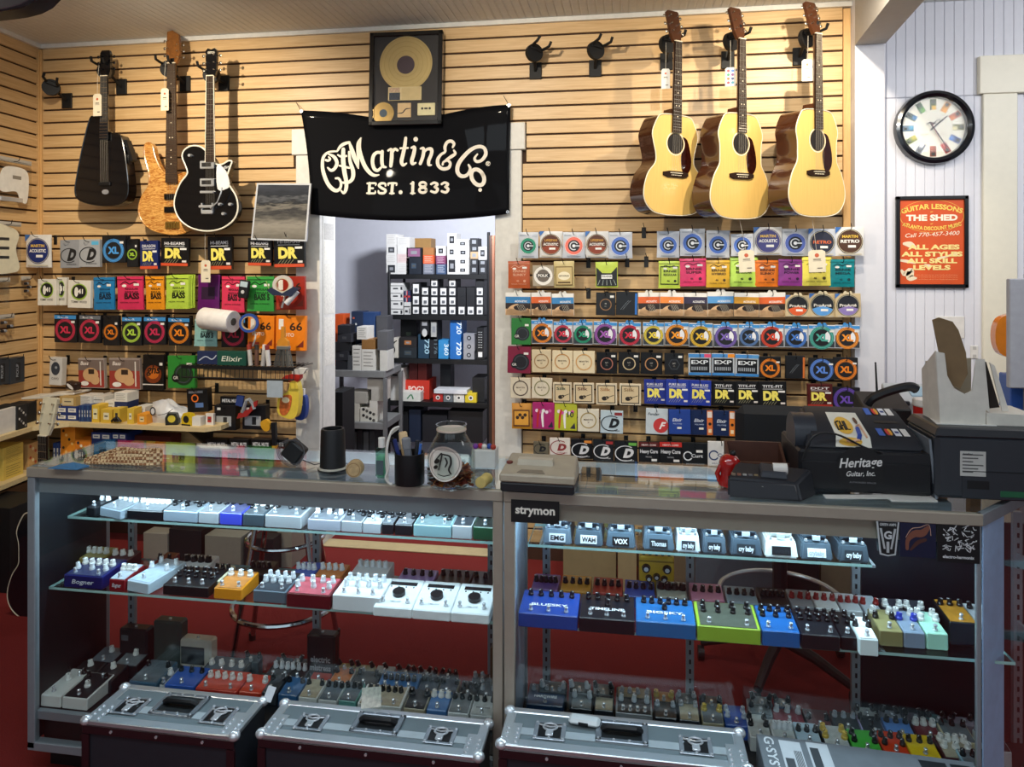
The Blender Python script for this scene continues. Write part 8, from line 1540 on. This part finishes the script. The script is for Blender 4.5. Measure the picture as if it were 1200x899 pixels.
wah(636,670,'5c6b78','grey wah pedal nearest the black sign','EMG'); wah(672.5,707,'44535f','grey wah pedal carrying another on top','WAH',lab='d8dde2'); wah(672,708,'40505c','dark grey wah pedal stacked on top of another one','VOX',z=ZU+.0005+.05+.0475,lab='0d0f13',lc='e8ecf0'); wah(710,745,'4a5b68','grey wah pedal with black name plate in the middle','VOX',lab='0d0f13',lc='e8ecf0'); wah(753,791,'4d5e6b','grey wah pedal with small framed plate','Thomas',lab='1a1f24',lc='c9ced2'); wah(792.5,821,'c9d2d8','white wah pedal with dark plate, left one of two','cry baby',lab='20262c',lc='d8dde2'); wah(823,852,'4a5864','slate wah pedal right of the left white one','cry baby',lab='1c2228',lc='d8dde2'); wah(855.5,894,'3f4e5a','wide slate wah pedal with black treadle','cry baby',lab='20282e',lc='d8dde2'); wah(896,936,'d6dbd8','white wah pedal with black bar, right one of two','wah',lab='0f1216',lc='20242a'); wah(938,977,'46545f','slate wah pedal with pale plate','crybaby',lab='dfe6ea',lc='aab4ba'); wah(982,1020,'3a464f','slate wah pedal at the right end of the shelf','cry baby',lab='20282e',lc='dfe6ea')
# stickers on the glass and name sign
def glass_card(px0,px1,py0,py1,label,name,base,fn,cat='sticker',y=None,poly=None):
    y = YF-.0005 if y is None else y; a,b = at(px0,py1,y),at(px1,py0,y); w,h = b.x-a.x,b.z-a.z; t = thing(name,((a.x+b.x)/2,y,(a.z+b.z)/2),label,cat,'stickers on the right case')
    MB().prism(poly(w,h) if poly else [(-w/2,-h/2),(w/2,-h/2),(w/2,h/2),(-w/2,h/2)],-.0012,0).build('card',M(base,.5),t); d = Dec(); fn(d,w,h); d.v = [(x,y_-.0016,z) for x,y_,z in d.v]; d.build('printed_label',d.mats,t)
glass_card(599,655.5,588,611.5,'black sign with white lowercase lettering on the right case','name_sign','08090b',lambda d,w,h: d.text('strymon',0,-h*.10,h*.36,0,d.c('e2ded2'),.03,w*.82),'sign',YF-.005)
glass_card(1026.5,1054,609.5,651,'shield shaped black sticker with white letter G','sticker','b8bec0',lambda d,w,h: (d.flat([(-w*.42,h*.44),(w*.42,h*.44),(w*.28,-h*.42),(0,-h*.46),(-w*.28,-h*.42)],0,d.c('14181a')),d.text('GREEN AMPS',0,h*.33,h*.07,-.0004,d.c('c9ced0'),.02,w*.7),d.text('G',0,-h*.02,h*.2,-.0004,d.c('c9ced0'),.04),d.flat([(-w*.36,h*.26),(-w*.26,h*.26),(-w*.1,-h*.3),(-w*.18,-h*.3)],-.0004,d.c('b4babc')),d.flat([(w*.36,h*.26),(w*.26,h*.26),(w*.1,-h*.3),(w*.18,-h*.3)],-.0004,d.c('b4babc')),d.rect(-w*.06,-h*.4,w*.06,-h*.1,-.0004,d.c('b4babc'))),poly=lambda w,h: [(-w/2,h/2),(w/2,h/2),(w*.34,-h*.46),(0,-h/2),(-w*.34,-h*.46)])
glass_card(1054.5,1096.5,610,652,'dark blue square sticker with a brown animal shape','sticker','0c1233',lambda d,w,h: (d.stroke([(-.3*w,-.28*h,.09*w),(-.28*w,-.05*h,.12*w),(-.1*w,.12*h,.2*w),(.12*w,.15*h,.22*w),(.28*w,.3*h,.12*w)],0,d.c('7a4a3a')),d.stroke([(-.34*w,.02*h,.015*w),(-.18*w,.25*h,.02*w),(.05*w,.3*h,.02*w),(.3*w,.38*h,.015*w),(.36*w,.1*h,.015*w)],-.0004,d.c('c9a08a')),d.stroke([(-.2*w,-.3*h,.06*w),(.0,-.1*h,.12*w),(.2*w,-.02*h,.1*w)],-.0003,d.c('4a2a24'))))
def scrib(d,w,h):
    r_ = random.Random(4)
    for i in range(46):
        x,z = r_.uniform(-.36,.36)*w,r_.uniform(-.24,.38)*h; d.stroke([(x,z,.018*w),(x+r_.uniform(-.09,.09)*w,z+r_.uniform(-.07,.07)*h,.02*w),(x+r_.uniform(-.1,.1)*w,z+r_.uniform(-.08,.08)*h,.016*w)],-.0002*(i % 3),d.c('d4d8da'),sub=2)
    d.text('electro-harmonix',0,-.40*h,.07*h,-.0004,d.c('d4d8da'),.03,.74*w)
glass_card(1098,1148,611,658,'black square sticker with white scribbled pattern at case corner','sticker','090a0d',scrib)
# ---- bottom decks
def deck(lst,where):
    for e in lst:
        px0,px1,py,h,d,col,desc,kn = e[:8]; kw = dict(e[8]) if len(e) > 8 else {}
        zt = ZD+h; a,b = on(px0,py,zt),on(px1,py,zt); y = on((px0+px1)/2,py,zt).y; y = max(y,YF+.03); y = min(y,YBK-.03-.02); d = min(d+.028,YBK-.024-y)
        xa_,xb_ = at(px0,700,y).x+.0008,at(px1,700,y).x-.0008
        pedal(xa_,xb_,y,ZD,h,d,col,desc,where,kn,**kw)
k2 = lambda c,n=2,q=.72: ((n,q,c),)
deck([(43,71,819,.036,.11,'d2d3cd','white pedal with round badge',((2,.85,'b'),(1,.6,'w')),{}),(72,102,821,.036,.10,'d2d3cd','white pedal with black plate',((2,.8,'b'),(1,.45,'w')),dict(top='1c1f24')),(150,183,800,.04,.09,'3f6078','steel blue pedal',k2('b'),{}),(186,191,803,.04,.06,'d0d2d0','slim white pedal',((1,.6,'w'),),{}),(192,227,804,.04,.07,'2a5ab4','bright blue pedal',k2('b',3),dict(sw=(1,))),(228,277,809,.04,.07,'c03020','wide red pedal with white knobs',((5,.6,'w'),),dict(sw=(2,),top='c84a3a')),(279,305,812,.04,.06,'c83c24','red orange pedal',((2,.6,'w'),),{}),(306,324,812,.04,.06,'2a3238','dark pedal',k2('b'),{}),(325,348,815,.04,.06,'2f5f8c','blue pedal',k2('b'),{}),(349,371,818,.04,.06,'d4d6d2','white pedal',k2('b'),{}),(372,395,821,.04,.06,'d0d2d0','white pedal with black knobs',k2('b',3),{}),(396,417,822,.04,.06,'6aa8a0','aqua pedal',k2('b',3),{}),(418,470,827,.042,.065,'d8d9d4','wide white pedal',((6,.72,'b'),),dict(sw=(3,))),(472,498,831,.042,.06,'b4a98e','beige pedal',k2('B'),{}),(499,523,833,.042,.06,'4a78b0','sky blue pedal',((3,.7,'w'),),{}),(524,549,836,.042,.06,'d6d8d6','white pedal with three knobs',k2('b',3),{}),(550,577,839,.042,.06,'d2d4d4','white pedal at the end',k2('b',3),dict(text='empress',tcol='33343a'))],'on left case floor front row')
deck([(76,104,795,.04,.06,'2c3034','dark pedal with white border',k2('w',1),dict(top='17191d')),(105,130,798,.04,.06,'1d2228','black pedal with white border',k2('w',1),{}),(233,282,790,.042,.06,'23282e','black pedal with white lines',((4,.5,'w'),),dict(top='5a6470')),(308,356,796,.045,.06,'16191e','black pedal with six pale knobs',((6,.6,'c'),),dict(sw=(3,))),(360,383,800,.042,.05,'a83a2c','rust pedal',k2('b'),{}),(384,408,802,.042,.05,'d2ccc4','cream pedal with orange print',k2('b'),dict(top='c87a4a')),(410,438,805,.042,.05,'30363c','charcoal pedal',k2('b'),{}),(440,487,808,.045,.055,'3a70a8','wide blue pedal with dark knobs',((6,.55,'b'),),dict(sw=(3,))),(488,510,812,.042,.05,'4a5058','grey pedal',k2('b',3),{}),(511,534,815,.042,.05,'a8a48e','khaki pedal',k2('b'),{}),(536,558,818,.042,.05,'15171b','black pedal',((3,.6,'b'),),{}),(559,579,821,.042,.05,'22242a','dark pedal with steel knobs',((2,.6,'s'),),{})],'on left case floor middle row')
deck([(104,132,776,.045,.05,'191c21','black pedal with one white knob',k2('w',1),{}),(133,160,780,.045,.05,'171a1f','black pedal with white knob',k2('w',1),{}),(284,303,776,.05,.04,'33424c','slate pedal',k2('b'),{}),(320,340,772,.05,.04,'2a3a4a','dark blue pedal',k2('b',1),{}),(341,358,776,.05,.04,'8a7a5a','brown pedal',k2('b',1),{}),(393,414,784,.05,.04,'b49a5a','amber pedal',k2('b'),{}),(415,438,785,.05,.04,'a8a078','olive pedal',k2('b'),{}),(439,462,787,.05,.04,'8a8e90','silver pedal',k2('b',1),{}),(463,488,790,.05,.04,'6a6f74','grey pedal',k2('b',3),{}),(489,512,792,.05,.04,'b0a58a','tan pedal',k2('b',3),{}),(513,536,794,.05,.04,'3c4046','charcoal pedal',k2('b',3),{}),(552,578,800,.055,.04,'2a2c30','dark pedal',((3,.6,'s'),),{})],'on left case floor back row')
deck([(616,660,827,.04,.07,'1c3a5c','navy pedal',((3,.7,'s'),),dict(text='HARDWIRE')),(668,694,831,.04,.06,'1d2126','black pedal',((2,.6,'c'),),{}),(696,719,833,.04,.06,'22262c','dark pedal',k2('b'),{}),(721,765,837,.042,.065,'8f9396','wide grey pedal with round knobs',((3,.6,'c'),),dict(sw=(4,))),(767,794,842,.04,.06,'202429','charcoal pedal',((2,.6,'s'),),{}),(796,821,845,.04,.06,'2a2f36','slate pedal',k2('s'),{}),(823,849,848,.042,.06,'a49a7c','khaki pedal',((2,.6,'y'),),{}),(850,878,851,.042,.06,'2450a0','bright blue pedal',((2,.7,'s'),(2,.4,'s')),{}),(879,905,865,.042,.07,'d8dad8','white pedal',((2,.8,'b'),(2,.5,'b')),{}),(907,935,870,.042,.06,'dcdede','white pedal with silver switches',((4,.6,'c'),),{}),(936,965,873,.042,.06,'b4cbd8','pale blue pedal',((3,.6,'b'),),{}),(967,999,877,.042,.06,'15161a','black pedal with yellow knobs',((2,.75,'y'),(2,.45,'y')),{}),(1001,1036,882,.042,.06,'4ab040','bright green pedal',((2,.75,'b'),(2,.45,'b')),{}),(1037,1068,884,.042,.06,'d8401c','red orange pedal',((3,.72,'b'),(2,.4,'b')),{}),(1069,1105,888,.042,.06,'e8c020','yellow pedal',((3,.65,'b'),),{}),(1107,1148,890,.042,.06,'4a161c','maroon pedal with white knobs',((4,.75,'w'),(3,.45,'w')),{})],'on right case floor front row')
deck([(630,664,812,.05,.05,'2a2e34','dark pedal with clear knobs',((2,.5,'c'),),{}),(666,692,812,.055,.05,'8a8e90','silver pedal with tall knobs',((2,.5,'c'),),{}),(694,720,815,.055,.05,'4a3a34','brown pedal',k2('b'),{}),(722,764,818,.052,.05,'55585c','wide grey pedal',((4,.5,'s'),),{}),(766,790,822,.05,.05,'b07a3a','pedal with amber lamp',((2,.5,'y'),),{}),(792,818,825,.05,.05,'6a6e70','dull silver pedal',k2('s'),{}),(820,848,828,.05,.05,'3a2a2c','dark brown pedal',((2,.5,'b'),),{}),(878,906,838,.052,.05,'9aa4aa','steel pedal',((2,.5,'b'),),{}),(908,945,849,.045,.055,'7a2a34','dull red pedal',((3,.6,'c'),),{}),(947,978,855,.045,.055,'2c2a30','black pedal with red face',((2,.5,'b'),),dict(top='5a2a2c')),(980,1011,858,.045,.055,'202a30','dark teal pedal',k2('s',3),{}),(1013,1042,864,.045,.06,'9a94b8','lavender pedal',((2,.8,'b'),(1,.5,'b')),{}),(1043,1076,866,.045,.06,'5a86c8','cornflower blue pedal',((3,.75,'b'),),{}),(1078,1107,868,.045,.06,'6a1c24','maroon pedal',((3,.7,'w'),),{}),(1109,1146,870,.045,.06,'d0c29a','cream pedal',((3,.75,'b'),),{})],'on right case floor middle row')
deck([(880,906,818,.06,.04,'7a8288','grey pedal with black knobs',k2('b'),{}),(908,928,824,.06,.04,'2a3f6a','blue pedal',k2('b'),{}),(1002,1030,838,.055,.04,'34383e','charcoal pedal',k2('b'),{}),(1032,1058,840,.055,.04,'8a8e96','silver pedal',k2('b'),{}),(1060,1086,842,.055,.04,'5a4a54','plum pedal',k2('b'),{}),(1088,1112,844,.055,.04,'3a5a5a','teal pedal',k2('b'),{}),(1114,1145,846,.055,.04,'8a7f8a','mauve pedal',k2('b'),{})],'on right case floor back row')
# pedals behind the angled glass
for i,(dx,dy,col,ds) in enumerate([(.045,.10,'8fb4c4','pale blue pedal behind the angled corner glass'),(.13,.20,'c9ccce','white pedal behind the angled corner glass')]):
    pedal(X2+dx-.035,X2+dx+.035,YF+dy,ZD,.045,.08,col,ds,'on the case floor',((3,.7,('b','r')[i]),))
pedal(X2+.06,X2+.13,YF+.17,ZM+.0005,.05,.09,'cfd2d4','white pedal on the shelf by the angled glass','of that corner',((2,.7,'b'),))
# upright boxes on the deck
def upbox(px0,px1,py0,py1,y,col,label,dec=None):
    a,b = at(px0,py1,y),at(px1,py0,y); w = b.x-a.x; h = b.z-ZD; t = thing('pedal_unit',((a.x+b.x)/2,y,ZD),label,'effects pedal','upright units on the left case floor'); MB().box(-w/2,0,0,w/2,.045,h,0,.006).build('body',M(col,.4),t); MB().cyl((0,.02,h),(0,.02,h+.004),.005,n=10).build('jack',CHROME,t)
    if dec: d = Dec(); dec(d,w,h); d.v = [(x,y_-.0008,z+h/2) for x,y_,z in d.v]; d.build('printed_label',d.mats,t)
yq = YBK-.075
upbox(139,172,739,775,yq-.0,'15171c','dark upright unit with small badge, leftmost at the back',lambda d,w,h: d.rect(-.4*w,.2*h,-.15*w,.34*h,0,d.c('5a6066')))
upbox(179,212,730,775,yq,'35403c','green grey upright unit at the back of left case floor')
upbox(210,247,752,790,yq,'c4bfb0','cream upright unit with dark panel at the back',lambda d,w,h: d.rect(-.44*w,-.2*h,.3*w,.3*h,0,d.c('17181c')))
upbox(359,392,746,800,yq+.0,'1b1d20','black upright unit with gothic lettering before the stool',lambda d,w,h: (d.text('electric',0,-.02*h,.11*h,0,d.c('a8acb0'),.03,.7*w),d.text('mistress',0,-.18*h,.11*h,0,d.c('a8acb0'),.03,.74*w)))
upbox(574,582,760,800,yq+.0,'5a4a2c','brown upright unit beside the middle post')
# ================================================================== FLIGHT CASES, BOX, STOOL, FLOOR CLUTTER
GRY = M('5f6a6e',.5,n=.06); ALB = M('c4ccd2',.3,.75,n=.05); BURG = M('2a1218',.4); DARKP = M('23262d',.5)
def flight(p_bl,p_br,p_fl,p_fr,zt,label,i):
    """case standing on its edge: pixel corners of its top (back left/right, front left/right)"""
    a,b,c,d = on(*p_fl,zt),on(*p_fr,zt),on(*p_br,zt),on(*p_bl,zt)
    yb_ = min(YF-.012,(c.y+d.y)/2); yf = (a.y+b.y)/2; x0,x1 = (a.x+d.x)/2,(b.x+c.x)/2
    x0 = a.x; x1 = b.x
    t = thing('flight_case',((x0+x1)/2,yf,0),label,'flight case','silver edged flight cases on the floor'); w = x1-x0; dp = yb_-yf
    MB().box(-w/2+.004,.004,.0,w/2-.004,dp-.004,zt-.003,0,.003).build('panel_box',DARKP,t)
    MB().box(-w/2+.02,.02,zt-.0035,w/2-.02,dp-.02,zt-.001).build('top_panel',GRY,t)
    for nm,q in (('edge_rail',(-w/2,0,w/2,.03)),('edge_rail',(-w/2,dp-.022,w/2,dp)),('edge_rail',(-w/2,.03,-w/2+.026,dp-.022)),('edge_rail',(w/2-.026,.03,w/2,dp-.022))):
        MB().box(q[0],q[1],zt-.012,q[2],q[3],zt+.001,0,.002).build(nm,ALB,t)
    MB().box(-w/2+.03,dp*.30,zt-.002,w/2-.03,dp*.47,zt+.0015).build('joint_strip',M('b4bcc0',.4,.5),t)
    MB().box(-w/2+.001,-.0025,zt-.035,w/2-.001,.004,zt-.010,0,.002).build('front_edge',BURG,t)
    for sx in (-1,1): MB().box(sx*w/2-(.022 if sx > 0 else 0),-.002,.0,sx*w/2+(.022 if sx < 0 else 0),.006,zt-.036).build('side_edge',BURG,t)
    for sx in (-1,1):
        for q in (.010,dp-.012):
            o = MB().sphere((sx*(w/2-.006),q,zt-.004),.017,0,12,1,1,.8).build('corner_ball',CHROME,t,smooth=True)
        pl = MB().box(sx*(w/2-.028)-.022,.002,zt+.001,sx*(w/2-.028)+.022,dp*.56,zt+.0025,0,.001).build('corner_plate',ALB,t)
        for j in range(8): MB().cyl((sx*(w/2-.028)+(-.013,.013)[j % 2],.014+.018*(j//2),zt+.0025),(sx*(w/2-.028)+(-.013,.013)[j % 2],.014+.018*(j//2),zt+.0055),.0045,.003,8).build('rivet',CHROME,pl)
    for sx in (-1,1):
        cx = sx*w*.30; y0,y1 = dp*.22,dp*.66; lt = MB().box(cx-.042,y0,zt+.001,cx+.042,y1,zt+.003,0,.001).build('latch',M('a2aab2',.25,.6),t)
        mb = MB(); mb.box(cx-.030,y0+.008,zt+.003,cx+.030,y1-.008,zt+.004); mb.build('latch_dish',M('0d0f12',.3),lt)
        mb = MB(); ym_ = (y0+y1)/2; mb.tube([(cx+.018*math.cos(g),ym_+.010+.014*math.sin(g),zt+.007) for g in [2*math.pi*j/18 for j in range(18)]],.0028,6,0,True); mb.box(cx-.010,y0+.010,zt+.003,cx+.010,ym_,zt+.009,0,.002); mb.tube([(cx-.03,ym_+.018,zt+.006),(cx,ym_+.004,zt+.010),(cx+.03,ym_+.018,zt+.006)],.0025,5); mb.build('latch_bow',CHROME,lt,smooth=True)
        for qx in (-.036,0,.036):
            for qy in (y0+.005,y1-.005): MB().cyl((cx+qx,qy,zt+.003),(cx+qx,qy,zt+.006),.0042,.003,8).build('rivet',CHROME,lt)
    hx = .068; y0,y1 = dp*.30,dp*.86; hd = MB(); hd.box(-hx,y0,zt+.001,hx,y0+.014,zt+.006,0,.002); hd.box(-hx,y1-.014,zt+.001,hx,y1,zt+.006,0,.002); hd.box(-hx,y0,zt+.001,-hx+.016,y1,zt+.006,0,.002); hd.box(hx-.016,y0,zt+.001,hx,y1,zt+.006,0,.002); h_ = hd.build('handle_dish',M('8a929a',.25,.6),t)
    MB().box(-hx+.016,y0+.014,zt-.0005,hx-.016,y1-.014,zt+.002).build('dish_floor',M('08090b',.4),h_); MB().tube([(-hx+.018,(y0+y1)/2+.006,zt+.004),(-hx+.03,(y0+y1)/2,zt+.014),(hx-.03,(y0+y1)/2,zt+.014),(hx-.018,(y0+y1)/2+.006,zt+.004)],.009,8).build('grip',M('0c0d10',.45),h_,smooth=True)
    for j in range(8): MB().cyl((-hx+.008+(2*hx-.016)*(j % 4)/3,y0+.007 if j < 4 else y1-.007,zt+.006),(-hx+.008+(2*hx-.016)*(j % 4)/3,y0+.007 if j < 4 else y1-.007,zt+.009),.004,.003,8).build('rivet',CHROME,h_)
    for j in range(3): MB().cyl((-w*.3+w*.3*j,-.0025,zt-.022),(-w*.3+w*.3*j,-.005,zt-.022),.004,n=8).build('screw',CHROME,t)
    return t
zt = .325
flight((148,802),(320,818),(94,846),(276,862),zt,'leftmost silver edged flight case before the left display case',0)
flight((340,820),(583,845),(303,859),(562,890),zt,'middle silver edged flight case before the left display case',1)
flight((606,828),(885,857),(584,873),(880,903),zt+.044,'rightmost silver edged flight case before the right display case',2)
# gray carton with barcode labels
a = on(884,868,.30); b = on(1163,893,.30); yb_ = YF-.012; x0_,x1_ = at(893,880,YF-.1).x,at(1160,890,YF-.1).x; w = x1_-x0_
t = thing('product_box',((x0_+x1_)/2,YF-.012,0),'grey product box with barcode labels standing before the right case','box'); zt2 = at(1000,868,YF-.02).z-.01
MB().hexa([(-w/2,-.20,0),(w/2,-.20,0),(w/2,0,0),(-w/2,0,0),(-w/2,-.20,zt2-.012),(w/2,-.20,zt2-.035),(w/2,0,zt2-.02),(-w/2,0,zt2)],0,.002).build('carton',M('6d747a',.5),t)
d = Dec()
def top(u,v): a = Vector((-w/2,-.20,zt2-.012)); b_ = Vector((w/2,-.20,zt2-.035)); c = Vector((w/2,0,zt2-.02)); e = Vector((-w/2,0,zt2)); return (a*(1-u)+b_*u)*(1-v)+(e*(1-u)+c*u)*v+Vector((0,0,.0012))
def q4(u0,u1,v0,v1,col,l=0): d.add([tuple(top(u0,v0)+Vector((0,0,l))),tuple(top(u1,v0)+Vector((0,0,l))),tuple(top(u1,v1)+Vector((0,0,l))),tuple(top(u0,v1)+Vector((0,0,l)))],[(0,1,2,3)],d.c(col))
q4(.10,.20,.25,.92,'c6ccd0'); q4(.23,.33,.30,.95,'c6ccd0'); q4(.24,.28,.5,.85,'3a3f44',.0006); q4(.11,.15,.2,.6,'44494e',.0006); q4(.74,.86,.5,.9,'1c2024'); q4(.88,.97,.55,.9,'1c2024')
for i in range(6): q4(.16+.006*i,.163+.006*i,.35,.75,'22262a',.0006)
tx,fx,l0,l1,lo,hi = text_geo('G·SYSTEM',.02)
for f_ in [1]:
    vs = []
    for x,y in tx: u = .03+.045*(y/.7); v = .95-.9*(x-l0)/(l1-l0); vs.append(tuple(top(u,v)+Vector((0,0,.0006))))
    d.add(vs,[tuple(f__) for f__ in fx],d.c('d4d9dc'))
d.build('printed_label',d.mats,t)
# white mouse-like manual on the third case
p = on(685,848,zt+.046); t = thing('flat_gadget',(p.x,p.y,zt+.046),'white flat gadget with logo lying on the rightmost flight case','gadget',None,(0,0,-.1)); MB().box(-.042,-.018,0,.042,.018,.016,0,.007).build('shell',M('c4c8c8',.4),t); MB().box(-.014,-.0185,.003,.012,-.0175,.012).build('logo',BLACK,t)
p = on(433,833,zt); t = thing('hang_tag_card',(p.x-.0,p.y+.012,zt+.001),'white printed card leaning on the middle flight case handle','card',None,(math.radians(-50),math.radians(0),.3)); MB().box(-.028,0,0,.028,.001,.055).build('card',M('c2c0b4',.6,n=.5,sc=90),t)
p = on(312,823,zt); t = thing('paper_tag',(p.x,YF-.03,zt+.0),'white paper tag between the left and middle flight cases','tag',None,(math.radians(-40),0,-.2)); MB().box(-.014,0,0,.014,.001,.04).build('card',M('c8ccd0',.6),t)
# chrome stool behind the left case
CH2 = M('c8ccd2',.12,1,n=.03); c = Vector((at(335,700,-1.15).x,-1.15,0)); t = thing('stool',c,'chrome stool with dark seat behind the left case','stool')
MB().lathe([(.02,.66),(.17,.665),(.185,.69),(.175,.73),(.02,.74)],30).build('seat',M('0f1013',.5),t,smooth=True)
def ringp(r,z,n=40): return [(r*math.cos(2*math.pi*j/n),r*math.sin(2*math.pi*j/n),z) for j in range(n)]
MB().tube(ringp(.205,.235),.011,8,0,True).build('foot_ring',CH2,t,smooth=True); MB().tube(ringp(.15,.50),.009,8,0,True).build('upper_ring',CH2,t,smooth=True)
for i in range(4):
    a = math.pi/4+i*math.pi/2+.25; MB().tube([(.12*math.cos(a),.12*math.sin(a),.66),(.15*math.cos(a),.15*math.sin(a),.5),(.205*math.cos(a),.205*math.sin(a),.235),(.25*math.cos(a),.25*math.sin(a),.012)],.011,8).build('leg',CH2,t,smooth=True); MB().cyl((.25*math.cos(a),.25*math.sin(a),0),(.252*math.cos(a),.252*math.sin(a),.03),.014).build('rubber_foot',BLACK,t)
# boxes on the floor along the back wall, seen through the right case
GF = 'cartons on the floor by the back wall'
for px0,px1,py0,yf,dp,col,lab in [(660,722,644,-.42,.3,'8f7c58','flat open cardboard carton on the floor right of doorway'),(724,746,648,-.45,.25,'9a8560','plain cardboard carton beside the flat open one'),(748,812,640,-.30,.22,'6a5a44','brown carton behind the upright gold pedal'),(815,906,648,-.55,.4,'4d535c','grey computer tower on the floor behind right case'),(908,960,660,-.42,.35,'14151a','black amplifier on the floor behind right case'),(962,1002,645,-.35,.3,'6a6252','tan carton on the floor beside the pier')]:
    carton(px0,py0,px1,700,yf,dp,col,lab,None,0,group=GF)
for i in range(4):
    a,b_ = at(664+3*i,660,-.42),at(720-2*i,660,-.42); zb = at(690,644,-.42).z+.0005+.018*i; o = MB().box(-(b_.x-a.x)/2,0,0,(b_.x-a.x)/2,.24,.017,0,.001).build('paper_stack',M(('7a6a50','5a3a34','8a8468','6a7a58')[i],.7),None,((a.x+b_.x)/2,-.41,zb),(0,0,.05*(i % 3-1))); tag(o,'%s folded paper stack on the cardboard carton' % ordw(i+1),'paper','paper stacks on the carton')
# things under the left shelves, seen through the left case
for px0,px1,py0,yf,dp,col,lab in [(168,196,626,-.40,.09,'8f8a80','grey plastic sack on the floor under the shelves'),(198,236,622,-.39,.08,'14161a','black amplifier under the corner shelves'),(240,282,630,-.42,.1,'7c7a70','pale parcel under the corner shelves'),(286,320,632,-.40,.09,'15171c','dark case under the corner shelves'),(325,342,610,-.3,.2,'8a8478','tan carton beside the door casing')]:
    carton(px0,py0,px1,700,yf,dp,col,lab,None,0,group='stock under the corner shelves')
